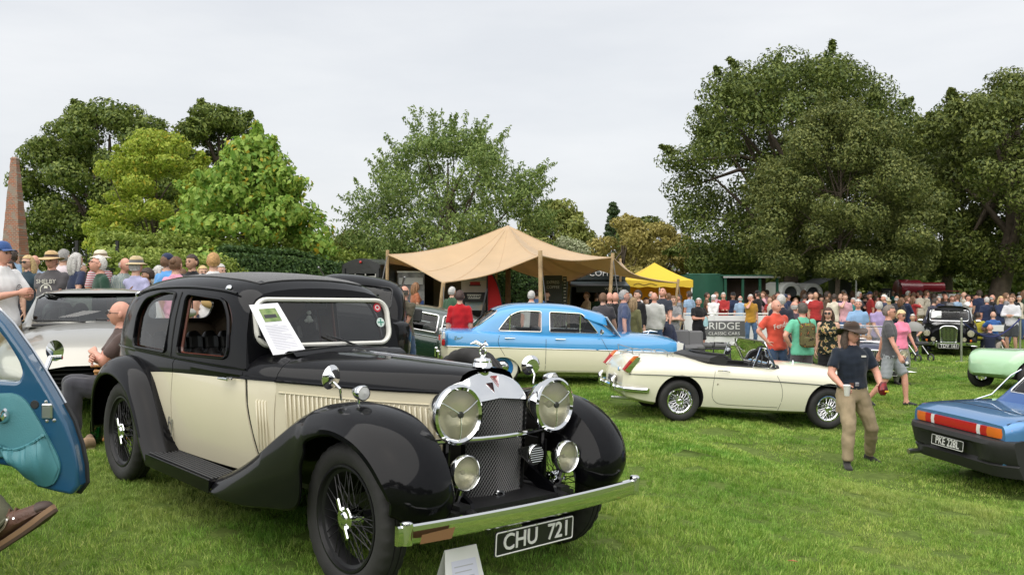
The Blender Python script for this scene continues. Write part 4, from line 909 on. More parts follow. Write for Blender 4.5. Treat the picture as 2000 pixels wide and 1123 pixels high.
# ---------------------------------------------------------------- cream roadster with the hood down
def roadster():
    rw = Vector((2.53, 13.4, .085)); hd = Vector((math.cos(R_(8)), math.sin(R_(8)), -.07)).normalized(); left = Vector((-math.sin(R_(8)), math.cos(R_(8)), 0))
    o0 = rw+left*.70; M = frame(tuple(o0), hd, (-.0, 0, 1))
    car = thing('open_roadster', 'cream two-seat open roadster with wire wheels, folded black hood and boot rack', 'car', M)
    IV = paint('ivory paint', (.80, .77, .62), .25)
    sec = [(0, 'b', 0), (.72, 'b', 0), (.88, 'b', .1), (.96, 'b', .38), (.99, 'b', .72), (1, 'b', 1), (.995, 't', .3), (.975, 't', .6), (.94, 't', .85), (.86, 't', 1), (.6, 'c', .6), (.3, 'c', .92), (0, 'c', 1)]
    B = Body([(-.86, .52, 0.365, 0.650, 0.734, .03), (-.83, .60, 0.325, 0.660, 0.801, .05), (-.72, .67, 0.275, 0.670, 0.865, .07), (-.45, .725, 0.225, 0.682, 0.885, .09), (0, .75, 0.200, 0.692, 0.885, .095), (.5, .755, 0.185, 0.695, 0.875, .07), (1.0, .755, 0.185, 0.695, 0.870, .05), (1.5, .755, 0.185, 0.690, 0.865, .07), (1.9, .752, 0.190, 0.684, 0.870, .10), (2.41, .745, 0.205, 0.670, 0.855, .10), (2.8, .71, 0.235, 0.650, 0.817, .085), (3.08, .64, 0.275, 0.634, 0.762, .06), (3.17, .52, 0.325, 0.607, 0.700, .03)], sec)
    cock = MB(); cock.prism(rrect(.50, -.60, 1.62, .60, .12), 2, .28, 1.6, mi=1)
    B.build(car, [IV], two=99, n=44, wheels=[(0, .335, .37), (2.41, .335, .37)], yin=.42, cuts=[cock])
    BV = mat('black vinyl', (.016, .016, .017), .5, bump=.2, bscale=150)
    for sg in (-1, 1):
        MB().tube(B.line(-.80, 3.05, None, .004, 30, sg), .008, 6).build('chrome_strip', mat('dull strip', (.3, .3, .3), .3, 1), car)
        B.gap(car, [(.52, .80), (.50, .6), (.50, .42), (.56, .33), (.7, .29), (1.2, .285), (1.58, .285)], sg, r=.003); B.gap(car, [(1.52, .78), (1.60, .62), (1.63, .45), (1.6, .24)], sg, r=.003)
        mb = MB(); y = sg*(B.y(.62, .715)+.012); mb.tube([(.56, y-sg*.01, .725), (.58, y+sg*.008, .73), (.72, y+sg*.008, .725), (.75, y-sg*.01, .715)], .008, 6); mb.build('door_handle', CHROME, car)
        MB().cyl((.57, sg*(B.y(.57, .6)), .60), (.57, sg*(B.y(.57, .6)+.006), .60), .012, 10).build('door_lock', CHROME, car)
        for x in (0, 2.41): wheel(car, (x, sg*.655, .31), sg, .315, .155, .195, 'wire', CHROME, n=48, spokes=60)
        # tail lamps
        tl = MB(); y0 = sg*.60; tl.prism([(-.875, .64), (-.80, .60), (-.66, .80), (-.64, .845), (-.70, .85)], 1, y0-.055, y0+.055, 0); t = tl.build('tail_lamp', CHROME, car)
        MB().prism([(-.892, .645), (-.83, .61), (-.745, .755), (-.79, .79)], 1, y0-.05*1-.0, y0+.05, 0).build('brake_lens', REDL, t); MB().prism([(-.79, .79), (-.745, .755), (-.67, .865), (-.72, .86)], 1, y0-.05, y0+.05, 0).build('indicator_lens', AMB, t)
        # half bumpers with overriders
        mb = MB(); mb.loft([[(x, sg*y, .40), (x-.03, sg*(y+.012), .41), (x-.035, sg*(y+.015), .45), (x-.02, sg*(y+.01), .475), (x+.01, sg*(y-.01), .47)] for x, y in ((-.93, .0), (-.93, .3), (-.91, .5), (-.85, .64), (-.7, .70), (-.5, .735))], closed=True, caps=True); mb.build('rear_bumper', CHROME, car)
        mb = MB(); mb.tube([(-.95, sg*.40, .38), (-.99, sg*.40, .44), (-.99, sg*.40, .56), (-.95, sg*.40, .61)], [.02, .035, .035, .02], 8); mb.build('overrider', CHROME, car)
        lamp_round(car, (3.06, sg*.56, .62), (1, 0, .05), .09, .1, 'headlamp', bowl=False)
    plate(car, (-.90, 0, .54), (-1, 0, .1), .45, .11, '', .1)
    MB().tube([(-1.0, -.42, .28), (-.6, -.42, .28)], .025, 10).build('exhaust_pipe', STEEL, car)
    mb = MB(); mb.cyl((-.8, -.30, .62), (-.88, -.30, .64), .035, 14); mb.build('fuel_cap', CHROME, car)
    # boot rack
    mb = MB(); zt = lambda x, y: B.ztop(x, y)+.05; r = .006
    for y in (-.42, .42): mb.tube([(-.70, y, zt(-.7, y)), (-.5, y, zt(-.5, y)), (-.1, y, zt(-.1, y)), (-.05, y, zt(-.05, y)-.04)], r, 6)
    for x in (-.7, -.5, -.3, -.1): mb.tube([(x, y, zt(x, y)) for y in np.linspace(-.42, .42, 7)], r, 6)
    mb.tube([(-.70, -.42, zt(-.7, .42)), (-.72, -.42, 1.05), (-.72, .42, 1.05), (-.70, .42, zt(-.7, .42))], r, 6)
    for x, y in ((-.6, -.42), (-.6, .42), (-.15, -.42), (-.15, .42)): mb.cyl((x, y, zt(x, y)), (x, y, zt(x, y)-.06), r, 6)
    mb.build('boot_rack', STEEL, car)
    # cockpit
    mb = MB(); mb.box((1.05, 0, .31), (1.1, 1.2, .03)); mb.build('cockpit_floor', BV, car)
    for y in (-.33, .33): leather_seat(car, (.88, y, .30), .5, .48, .56, .2, BV, 'seat', 4)
    MB().box((1.58, 0, .76), (.12, 1.22, .12), bev=.03).build('dashboard', BV, car); steering_wheel(car, (1.32, -.33, .82), (-.85, 0, .45), .19)
    out = rrect(.49, -.61, 1.63, .61, .12); MB().tube([(x, y, B.ztop(x, y)+.004) for x, y in out], .018, 8, closed=True).build('cockpit_rail', BV, car)
    # folded hood
    rows = []
    for a in np.linspace(-1, 1, 13):
        y = a*.62; xo = .34+.32*abs(a)**2.5; zc = .885-.02*abs(a); rows.append([(xo-.20, y, zc-.03), (xo-.19, y, zc+.035), (xo-.08, y, zc+.075), (xo+.04, y, zc+.06), (xo+.10, y, zc+.0), (xo+.06, y, zc-.05)])
    mb = MB(); mb.loft(rows, closed=True, caps=True); hd_ = mb.build('folded_hood', BV, car)
    for k in range(3): MB().tube([(.40+.32*abs(a)**2.5+.05*k, a*.6, .965-.03*k) for a in np.linspace(-1, 1, 13)], .016, 6).build('hood_fold', BV, hd_)
    # windscreen
    P = lambda y, z: (1.66-(z-.80)*.55-.10*(y/.6)**2, y, z); ol = rrect(-.62, .82, .62, 1.20, (.03, .03, .08, .08), 4)
    ws = MB().tube([P(*p) for p in ol], .014, 6, closed=True).build('windscreen', mat('alloy frame', (.6, .6, .6), .25, 1), car); pane(ol, lambda p: P(*p)).build('pane', GLASS, ws)
    for sg in (-1, 1):
        q = [(1.16, .80), (1.53, .80), (1.36, 1.10), (1.26, 1.11)]; MB().tube([(x, sg*.645, z) for x, z in q], .011, 6, closed=True).build('quarter_light', CHROME, car)
        MB().tube([(1.0, sg*.66, .80), (1.02, sg*.66, 1.09), (1.18, sg*.66, 1.09)] if sg > 0 else [(1.18, sg*.645, .82), (1.29, sg*.645, 1.06)], .013, 6).build('side_frame', BV, car)
    mb = MB(); mb.cyl((1.38, -.72, .79), (1.38, -.75, .86), .008, 6); mb.lathe([(.001, -.05), (.045, -.035), (.06, 0), (.001, .002)], 16, M=axisZ((1.36, -.77, .875), (-1, -.25, .1))); mb.build('door_mirror', CHROME, car)
    mb = MB(); mb.lathe([(.001, -.04), (.05, -.03), (.066, 0), (.001, .002)], 16, M=axisZ((1.30, .76, .95), (-1, -.6, .1))); mb.cyl((1.32, .74, .8), (1.31, .76, .93), .008, 6); mb.build('door_mirror', CHROME, car)
    MB().lathe([(.001, .05), (.012, .045), (.016, .01), (.02, 0)], 10).build('washer_jet', CHROME, car, Matrix.Translation((2.0, -.25, B.ztop(2.0, .25))))
    for c in car.children:
        if c.name.split('.')[0] in ('seat', 'dashboard', 'steering_wheel', 'folded_hood', 'windscreen', 'quarter_light', 'side_frame', 'door_mirror', 'door_handle', 'tail_lamp', 'fuel_cap'): c.location.z += .08

roadster()

# ---------------------------------------------------------------- blue mid-engined sports car seen from behind
def targa():
    hd = Vector((.985, .17, 0)).normalized(); M = place(1866, 9.6, hd); M = frame(M.translation+hd*.02+Vector((0, 0, .02)), hd, (0, 0, 1))
    car = thing('blue_targa', 'metallic blue sports car with black bumper, full-width tail lamps and plate PKE 228L', 'car', M)
    BL = paint('light metallic blue', (.06, .20, .42), .35, metal=.0) if False else mat('light metallic blue', (.075, .22, .46), .32, .45, .9)
    sec = [(0, 'b', 0), (.75, 'b', 0), (.9, 'b', .08), (.97, 'b', .3), (1, 'b', .7), (1, 'b', 1), (.995, 't', .5), (.985, 't', .8), (.96, 't', .95), (.93, 't', 1), (.6, 'c', .8), (.3, 'c', .96), (0, 'c', 1)]
    B = Body([(0, .74, .30, .58, .765, .01), (.06, .785, .24, .59, .80, .012), (.35, .81, .20, .60, .825, .012), (.85, .825, .18, .60, .835, .012), (1.4, .82, .17, .60, .83, .01), (2.3, .81, .17, .60, .82, .01), (3.2, .80, .18, .58, .79, .02), (3.7, .77, .22, .55, .73, .03), (4.0, .70, .3, .5, .62, .03)], sec)
    B.build(car, [BL], two=99, n=40, wheels=[(.82, .31, .36), (3.27, .31, .36)], yin=.5, cabin=(1.35, 2.5, .58))
    G = Green([(.95, .64, .83, .835), (1.1, .66, .83, 1.0), (1.3, .66, .83, 1.17), (1.55, .65, .83, 1.215), (2.1, .65, .82, 1.215), (2.4, .64, .82, 1.15), (2.8, .62, .82, .86), (2.85, .62, .82, .83)])
    G.build(car, mat('blue targa roof', (.03, .10, .30), .4, .3, .6), [roundpoly([(1.62, .88), (2.5, .88), (2.3, 1.12), (1.62, 1.14)], .04)], [(rrect(-.5, .88, .5, 1.12, .04), True), (rrect(-.5, .95, .5, 1.14, .03), False)], frame_mat=CHROME)
    for sg in (-1, 1): MB().tube([(.72, sg*.66, .842), (.95, sg*.66, .90), (1.2, sg*.655, 1.12), (1.32, sg*.63, 1.19)], .007, 6).build('sail_trim', CHROME, car); B.gap(car, [(.3, .45), (.32, .8)], sg) if False else None
    MB().tube([(.42, y, B.ztop(.42, y)+.001) for y in np.linspace(-.72, .72, 12)], .004, 5).build('lid_gap', DARK, car)
    for sg in (-1, 1): MB().tube([(x, sg*.72, B.ztop(x, .72)+.001) for x in np.linspace(.03, 1.0, 8)], .004, 5).build('lid_gap', DARK, car)
    # lamp band
    x0 = .0
    def seg(y0, y1, m, nm, d=.03):
        f = lambda y: .02+.10*max(0, (abs(y)-.6)/.18)**2
        rows = [[(f(y)-d-.012, y, .635), (f(y)-d-.02, y, .68), (f(y)-d-.012, y, .735), (f(y)+.03, y, .735), (f(y)+.03, y, .635)] for y in np.linspace(y0, y1, 8)]
        mb = MB(); mb.loft(rows, closed=True, caps=True); return mb.build(nm, m, car)
    seg(-.76, -.50, AMB, 'indicator_lens'); seg(-.50, -.40, REDL, 'tail_lens'); seg(-.40, -.345, LAMPW, 'reverse_lens'); seg(-.345, .345, REDL, 'tail_lens'); seg(.345, .40, LAMPW, 'reverse_lens'); seg(.40, .50, REDL, 'tail_lens'); seg(.50, .76, AMB, 'indicator_lens')
    rows = []
    for y in np.linspace(-.815, .815, 20):
        f = .02+.16*max(0, (abs(y)-.55)/.265)**2; rec = .05 if abs(y) < .42 else 0
        rows.append([(f-.02, y, .63), (f-.13, y, .615), (f-.145, y, .57), (f-.13+rec, y, .53), (f-.10+rec, y, .40), (f-.07, y, .375), (f-.09, y, .36), (f-.03, y, .24), (f+.1, y, .22), (f+.1, y, .60)])
    mb = MB(); mb.loft(rows, closed=True, caps=True, smooth=False); mb.build('rear_bumper', mat('black bumper rubber', (.018, .018, .019), .55, bump=.1, bscale=120), car)
    plate(car, (-.10, .02, .475), (-1, 0, .08), .53, .115, 'PKE 228L', .115, sx=.85)
    MB().tube([(-.16, .62, .27), (.2, .62, .28)], .03, 10).build('exhaust_pipe', STEEL, car)
    for sg in (-1, 1):
        for x in (.82, 3.27): wheel(car, (x, sg*.69, .30), sg, .30, .165, .195, 'alloy', STEEL, n=40)
targa()

# ---------------------------------------------------------------- silver modern coupe behind the vintage saloon
def coupe():
    hd = Vector((.40, -.915, 0)).normalized(); M = place(178, 8.55, hd); nose = M.translation; M = frame((nose.x, nose.y, .93) if False else (nose.x, nose.y, float(gz(-5, 9.5))), hd, (0, 0, 1))
    car = thing('silver_coupe', 'silver low modern coupe with wide black grille beside the blue door', 'car', M)
    SI = mat('champagne silver paint', (.37, .36, .32), .3, .55, .8)
    sec = [(0, 'b', 0), (.75, 'b', 0), (.9, 'b', .1), (.97, 'b', .4), (1, 'b', .8), (1, 'b', 1), (.99, 't', .4), (.96, 't', .75), (.9, 't', .95), (.82, 't', 1), (.55, 'c', .7), (.28, 'c', .94), (0, 'c', 1)]
    B = Body([(-4.5, .75, .3, .7, .9, .05), (-4.2, .88, .22, .7, .93, .05), (-3.0, .93, .17, .62, .88, .08), (-2.0, .91, .16, .60, .83, .10), (-1.3, .915, .16, .58, .80, .105), (-.7, .91, .17, .54, .745, .10), (-.35, .87, .19, .50, .68, .09), (-.12, .77, .22, .44, .58, .075), (0, .60, .27, .40, .48, .05)], sec)
    gm = MB(); gm.prism([(-.50, .30), (.50, .30), (.56, .38), (.46, .50), (.22, .535), (-.22, .535), (-.46, .50), (-.56, .38)], 0, -.30, .3, mi=1)
    B.build(car, [SI], two=99, n=44, wheels=[(-.85, .34, .37), (-3.55, .34, .37)], yin=.55, cabin=(-3.3, -1.5, .66), cuts=[gm])
    for k in range(5): MB().box((-.10, 0, .325+.042*k), (.03, .98-.06*abs(k-1), .012), bev=.003).build('grille_bar', mat('dark grille', (.05, .05, .05), .4, .6), car)
    G = Green([(-4.0, .55, .93, .935), (-3.6, .66, .93, 1.06), (-3.1, .72, .9, 1.21), (-2.5, .745, .87, 1.27), (-2.1, .745, .86, 1.245), (-1.7, .74, .86, 1.10), (-1.35, .72, .86, .90), (-1.28, .70, .86, .87)])
    G.build(car, SI, [roundpoly([(-3.1, .93), (-1.75, .91), (-2.15, 1.17), (-2.7, 1.2), (-3.0, 1.13)], .05)], [(rrect(-.64, .90, .64, 1.215, .07), True), (rrect(-.45, .97, .45, 1.16, .05), False)], frame_mat=SI, paneg=glass('tinted screen', (.62, .72, .68), 1.9), liner=mat('pale headlining', (.4, .39, .36), .9))
    for sg in (-1, 1):
        mb = MB(); P = [(-.62, .80, .62), (-.45, .83, .60), (-.25, .76, .545), (-.22, .66, .545), (-.40, .70, .615), (-.6, .74, .665)]
        mb.disc([[(x+.01, sg*y, z+.018) for x, y, z in P], [(x, sg*y*.98, z+.012) for x, y, z in [tuple(np.array(p)*.5+np.mean(P, 0)*.5) for p in P]]]); mb.build('headlamp', LAMPW, car)
        MB().tube([(x, sg*y, z+.02) for x, y, z in P], .008, 6, closed=True).build('headlamp_rim', CHROME, car)
        mb = MB(); mb.cyl((-1.7, sg*.78, .88), (-1.68, sg*.90, .95), .015, 8); mb.sphere((-1.67, sg*.97, .98), (.06, .11, .06)); mb.build('door_mirror', SI, car)
        for x in (-.85, -3.55): wheel(car, (x, sg*.80, .33), sg, .335, .23, .24, 'alloy', STEEL, n=40)
    for y0, y1 in ((-.1, -.62), (.5, -.0)): MB().tube([(-1.26, y0, .91), (-1.34, (y0+y1)/2, .925), (-1.36, y1, .93)], .010, 6).build('wiper', DARKPL, car)
    MB().box((-1.31, 0, .88), (.08, 1.25, .03), bev=.01).build('scuttle_panel', DARKPL, car)
    plate(car, (.03, .03, .375), (1, 0, 0), .52, .11, '', .1, back=mat('plate white', (.75, .75, .73), .4))
    SE = mat('grey leather', (.12, .12, .12), .5)
    for y in (-.38, .38): leather_seat(car, (-2.5, y, .35), .5, .5, .72, .2, SE, 'seat', 3)
    MB().box((-1.62, 0, .83), (.45, 1.3, .1), bev=.03).build('dashboard', DARKPL, car); steering_wheel(car, (-1.95, -.38, .9), (-.85, 0, .5), .18)
coupe()

# ---------------------------------------------------------------- black post-war saloon facing the camera
def mgsaloon():
    hd = Vector((-.45, -.89, 0)).normalized(); M = place(1853, 26.6, hd)
    car = thing('black_saloon', 'black post-war saloon with upright chrome grille and plate TDV 161', 'car', M)
    B = Body([(-4.2, .6, .4, .7, .85, .03), (-3.9, .74, .3, .75, .95, .05), (-3, .79, .24, .78, .98, .06), (-2, .80, .22, .78, .96, .06), (-1.3, .80, .22, .74, .93, .10), (-.9, .79, .23, .66, .84, .18), (-.45, .76, .27, .58, .74, .26), (-.15, .72, .33, .52, .66, .30), (0, .62, .40, .48, .58, .30)])
    B.build(car, [BLACKP], two=99, n=36, wheels=[(-.62, .33, .35), (-3.2, .33, .35)], yin=.5, cabin=(-3.2, -1.4, .58))
    G = Green([(-3.9, .5, .96, .98), (-3.4, .62, .96, 1.28), (-2.8, .66, .96, 1.45), (-2.2, .67, .95, 1.49), (-1.7, .66, .95, 1.44), (-1.25, .63, .96, 1.05), (-1.2, .62, .96, .98)])
    G.build(car, BLACKP, [roundpoly([(-3.1, 1.02), (-1.7, 1.02), (-1.9, 1.34), (-2.9, 1.36)], .06)], [(rrect(-.55, 1.03, .55, 1.36, .07), True), (rrect(-.4, 1.1, .4, 1.35, .05), False)], fr=.012, paneg=glass('low gloss glass', (.6, .62, .6), 1.22))
    mb = MB(); fr = roundpoly([(-.20, .40), (.20, .40), (.235, .85), (.14, .92), (-.14, .92), (-.235, .85)], .05, 4); mb.tube([(.06, y, z) for y, z in fr], .022, 8, closed=True); gf = mb.build('grille_frame', CHROME, car)
    for k in range(11): 
        y = -.18+.036*k; MB().box((.06, y, .645), (.02, .014, .47), bev=.004).build('grille_slat', CHROME, gf)
    MB().prism([(-.2, .4), (.2, .4), (.22, .9), (-.22, .9)], 0, -.1, .045).build('radiator', DARK, car)
    for sg in (-1, 1):
        MB().tube([(-.5, sg*.62, .72), (-.15, sg*.62, .73), (0.0, sg*.60, .70)], [.16, .17, .12], 12).build('wing_lamp_pod', BLACKP, car)
        lamp_round(car, (.06, sg*.595, .71), (1, 0, 0), .10, .1, 'headlamp', bowl=True); lamp_round(car, (.09, sg*.42, .53), (1, 0, 0), .068, .08, 'fog_lamp', bowl=True)
        MB().cyl((.02, sg*.60, .50), (.06, sg*.60, .50), .03, 12).build('indicator', AMB, car)
        for x in (-.62, -3.2): wheel(car, (x, sg*.68, .32), sg, .325, .15, .2, 'cap', BLACKP, n=32)
        mb = MB(); mb.cyl((-1.5, sg*.74, .95), (-1.5, sg*.80, 1.0), .012, 6); mb.sphere((-1.5, sg*.82, 1.03), (.03, .09, .04)); mb.build('door_mirror', CHROME, car)
    mb = MB(); mb.loft([[(.16-.08*(y/.78)**2, y, .36), (.10, y, .34), (.10, y, .45), (.16-.08*(y/.78)**2, y, .44)] for y in np.linspace(-.78, .78, 10)], closed=True, caps=True); mb.build('front_bumper', CHROME, car)
    for y in (-.33, .33): MB().box((.16, y, .38), (.06, .05, .2), bev=.02).build('overrider', CHROME, car)
    plate(car, (.18, 0, .33), (1, 0, 0), .56, .14, 'TDV 161', .14, sx=.9)
    mb = MB(); mb.prism(rrect(-.14, -.12, .14, .12, .005), 0, 0, .01); o = mb.build('display_sheet', mat('white card', (.76, .76, .76), .6), None, M @ Matrix.Translation((-1.42, -.36, 1.22)) @ Matrix.Rotation(-.5, 4, 'Y')); tag(o, 'small white sheet on windscreen of the black saloon TDV 161', 'paper')
    leather_seat(car, (-2.2, 0, .42), 1.1, .5, .65, .2, mat('blue vinyl'), 'seat', 4)
mgsaloon()

# ---------------------------------------------------------------- navy drophead with twin lamps
def navycar():
    hd = Vector((-.12, -.99, 0)).normalized(); M = place(1713, 19.2, hd)
    car = thing('navy_drophead', 'dark navy open drophead with round chrome lamps and slim bumper behind hatted man', 'car', M)
    NV = mat('navy paint', (.006, .012, .045), .25, 0, 1)
    B = Body([(-4.2, .6, .4, .66, .75, .03), (-3.9, .72, .3, .7, .85, .05), (-3, .78, .23, .72, .90, .05), (-2, .78, .21, .70, .87, .06), (-1.3, .78, .21, .68, .85, .12), (-.7, .77, .23, .62, .80, .16), (-.25, .74, .28, .56, .72, .18), (-.05, .66, .36, .5, .64, .17), (0, .58, .40, .48, .58, .15)])
    cock = MB(); cock.prism(rrect(-3.0, -.60, -1.55, .60, .12), 2, .35, 1.6, mi=1)
    B.build(car, [NV], two=99, n=36, wheels=[(-.7, .32, .35), (-3.2, .32, .35)], yin=.5, cuts=[cock])
    P = lambda y, z: (-1.42-(z-.95)*.5-.06*(y/.6)**2, y, z); ol = rrect(-.60, .93, .60, 1.27, .06, 4)
    ws = MB().tube([P(*p) for p in ol], .018, 6, closed=True).build('windscreen', mat('alloy frame', (.6, .6, .6), .25, 1), car); pane(ol, lambda p: P(*p)).build('pane', GLASS, ws)
    for y in (-.33, .33): leather_seat(car, (-2.3, y, .38), .5, .5, .66, .2, mat('tan leather', (.28, .14, .06), .45), 'seat', 4)
    for sg in (-1, 1):
        lamp_round(car, (.0, sg*.54, .72), (1, 0, 0), .095, .14, 'headlamp', bowl=True); lamp_round(car, (.08, sg*.42, .53), (1, 0, 0), .075, .08, 'fog_lamp', bowl=True); MB().lathe([(.001, .02), (.03, .015), (.035, 0)], 12).build('sidelamp', LAMPW, car, axisZ((.0, sg*.62, .53), (1, 0, 0)))
        for x in (-.7, -3.2): wheel(car, (x, sg*.68, .31), sg, .315, .15, .2, 'cap', NV, n=32)
        mb = MB(); mb.cyl((-.9, sg*.66, .93), (-.9, sg*.69, 1.0), .008, 6); mb.sphere((-.92, sg*.7, 1.04), (.03, .06, .06)); mb.build('wing_mirror', CHROME, car)
    mb = MB(); mb.loft([[(.17-.10*(y/.78)**2, y, .36), (.10, y, .34), (.10, y, .45), (.17-.10*(y/.78)**2, y, .44)] for y in np.linspace(-.80, .80, 10)], closed=True, caps=True); mb.build('front_bumper', CHROME, car)
    fr = roundpoly([(-.22, .42), (.22, .42), (.20, .78), (-.20, .78)], .08, 4); gf = MB().tube([(.04, y, z) for y, z in fr], .02, 8, closed=True).build('grille_frame', CHROME, car)
    for k in range(9): MB().box((.04, -.16+.04*k, .6), (.02, .012, .33), bev=.003).build('grille_slat', CHROME, gf)
    MB().prism([(-.2, .43), (.2, .43), (.19, .77), (-.19, .77)], 0, -.1, .03).build('radiator', DARK, car)
    plate(car, (.18, .12, .30), (1, 0, 0), .5, .11, 'XUY', .1)
    mb = MB(); mb.prism(rrect(-.2, -.12, .2, .12, .005), 2, 0, .008); mb.build('tax_card', mat('white card', (.76, .76, .76), .6), car, Matrix.Translation((-1.1, -.1, .99)))
navycar()

# ---------------------------------------------------------------- pale green sports car, nose to the left
def greencar():
    hd = Vector((-.97, -.25, 0)).normalized(); M = place(1966, 18.4, hd)
    car = thing('pale_green_sports', 'pale mint green open sports car with wire wheels at the right edge', 'car', M)
    GR = paint('mint green paint', (.42, .66, .42), .3)
    B = Body([(-3.0, .5, .35, .6, .7, .03), (-2.7, .68, .28, .62, .78, .04), (-2.1, .76, .2, .64, .82, .04), (-1.5, .74, .18, .62, .76, .05), (-.9, .73, .18, .60, .77, .06), (-.3, .76, .2, .60, .83, .02), (0, .76, .22, .60, .85, .0), (.2, .73, .25, .56, .82, .0), (.38, .62, .3, .5, .70, .02), (.46, .46, .36, .46, .56, .02)])
    cock = MB(); cock.prism(rrect(-1.95, -.5, -1.15, .5, .1), 2, .3, 1.6, mi=1)
    B.build(car, [GR], two=99, n=36, wheels=[(0, .32, .37), (-2.2, .32, .37)], yin=.5, cuts=[cock])
    for sg in (-1, 1):
        for x in (0, -2.2): wheel(car, (x, sg*.67, .31), sg, .315, .16, .2, 'wire', CHROME, n=36, spokes=40)
        for k in range(2): MB().box((-.62, sg*(B.y(-.62, .55+.06*k)+.002), .56+.07*k), (.14, .012, .012), bev=.004).build('side_vent', CHROME, car)
        B.gap(car, [(-.8, .72), (-.78, .45), (-.45, .4)], sg, r=.004)
        lamp_round(car, (.36, sg*.46, .62), (1, 0, .2), .08, .1, 'headlamp', bowl=False)
    P = lambda y, z: (-1.02-(z-.8)*.5, y, z); ol = rrect(-.45, .80, .45, .98, .04, 4); ws = MB().tube([P(*p) for p in ol], .01, 6, closed=True).build('windscreen', CHROME, car); pane(ol, lambda p: P(*p)).build('pane', GLASS, ws)
    for y in (-.25, .25): leather_seat(car, (-1.6, y, .3), .42, .45, .5, .2, mat('black leather'), 'seat', 4)
greencar()

# ---------------------------------------------------------------- dark green saloon and black four-by-four behind
def greensaloon():
    hd = Vector((.995, .08, 0)).normalized(); M = place(772, 19.2, hd)
    car = thing('dark_green_saloon', 'dark green long saloon with chrome window frames behind man in red', 'car', M)
    DG = mat('bottle green paint', (.008, .03, .02), .25, 0, 1)
    B = Body([(-1.2, .65, .4, .7, .85, .03), (-1.0, .78, .3, .7, .9, .05), (0, .86, .22, .72, .93, .05), (1.5, .87, .2, .72, .92, .05), (2.7, .86, .22, .7, .9, .06), (3.2, .82, .28, .66, .85, .06), (3.4, .7, .35, .6, .78, .03)])
    B.build(car, [DG], two=99, n=36, wheels=[(0, .34, .38), (2.75, .34, .38)], yin=.5, cabin=(-.3, 2.0, .64))
    G = Green([(-.8, .62, .93, .94), (-.4, .68, .93, 1.25), (0, .72, .93, 1.38), (.6, .73, .92, 1.43), (1.2, .725, .92, 1.42), (1.7, .71, .92, 1.33), (2.3, .69, .93, .97), (2.35, .69, .93, .94)])
    G.build(car, mat('grey green roof', (.07, .09, .08), .3, .2, .8), [roundpoly([(-.2, .98), (.72, .98), (.72, 1.34), (.15, 1.34)], .05), roundpoly([(.82, .98), (1.95, .98), (1.6, 1.26), (1.35, 1.34), (.82, 1.35)], .05)], [(rrect(-.58, 1.0, .58, 1.3, .06), True), (rrect(-.55, 1.02, .55, 1.3, .06), False)], fr=.02, frame_mat=mat('bright trim'))
    for sg in (-1, 1):
        MB().tube(B.line(-1.0, 3.2, .90, .004, 20, sg), .012, 6).build('waist_strip', CHROME, car); B.gap(car, [(.77, .3), (.77, .9)], sg)
        for x in (0, 2.75): wheel(car, (x, sg*.72, .32), sg, .33, .17, .2, 'cap', CHROME, n=32)
        lamp_round(car, (3.38, sg*.55, .68), (1, 0, 0), .09, .1, 'headlamp', bowl=False)
    MB().box((-1.22, 0, .5), (.08, 1.6, .12), bev=.03).build('rear_bumper', CHROME, car)
    leather_seat(car, (.9, 0, .42), 1.2, .5, .6, .2, mat('grey leather'), 'seat', 4)
greensaloon()
def blackcar():
    hd = Vector((-.14, .99, 0)).normalized(); M = place(684, 14.6, hd) @ Matrix.Scale(1.1, 4)
    car = thing('black_taxi', 'black tall-roofed car mostly hidden behind the cream and black saloon', 'car', M)
    B = Body([(-2.0, .6, .4, .8, .95, .03), (-1.8, .76, .3, .8, 1.0, .04), (-.8, .8, .24, .82, 1.02, .04), (.6, .8, .22, .8, 1.0, .04), (1.3, .78, .24, .76, .96, .08), (1.9, .74, .3, .7, .9, .1), (2.1, .6, .4, .6, .8, .08)])
    B.build(car, [BLACKP], two=99, n=30, wheels=[(-1.2, .34, .37), (1.4, .34, .37)], yin=.5, cabin=(-1.5, .7, .62))
    G = Green([(-1.75, .62, 1.0, 1.03), (-1.6, .66, 1.0, 1.38), (-1.2, .69, 1.0, 1.60), (-.4, .70, 1.0, 1.66), (.2, .69, 1.0, 1.64), (.5, .67, 1.0, 1.55), (.95, .64, 1.0, 1.12), (1.0, .64, 1.0, 1.03)])
    G.build(car, BLACKP, [roundpoly([(-1.3, 1.07), (-.45, 1.07), (-.45, 1.52), (-1.2, 1.5)], .06), roundpoly([(-.35, 1.07), (.62, 1.07), (.35, 1.46), (-.35, 1.52)], .06)], [(rrect(-.55, 1.1, .55, 1.5, .06), True), (rrect(-.45, 1.15, .45, 1.45, .06), False)], fr=.008, paneg=GLASSB, frame_mat=DARKPL)
    for sg in (-1, 1):
        MB().box((-.45, sg*.60, 1.655), (1.3, .03, .03), bev=.01).build('roof_rail', mat('dull strip'), car)
        for x in (-1.2, 1.4): wheel(car, (x, sg*.68, .33), sg, .335, .16, .2, 'cap', CHROME, n=32)
        lamp_round(car, (2.05, sg*.5, .72), (1, 0, 0), .09, .1, 'headlamp', bowl=False)
    mb = MB(); mb.cyl((.75, -.74, 1.05), (.78, -.86, 1.2), .012, 6); mb.box((.78, -.9, 1.25), (.05, .16, .22), bev=.02); mb.build('door_mirror', DARKPL, car)
blackcar()
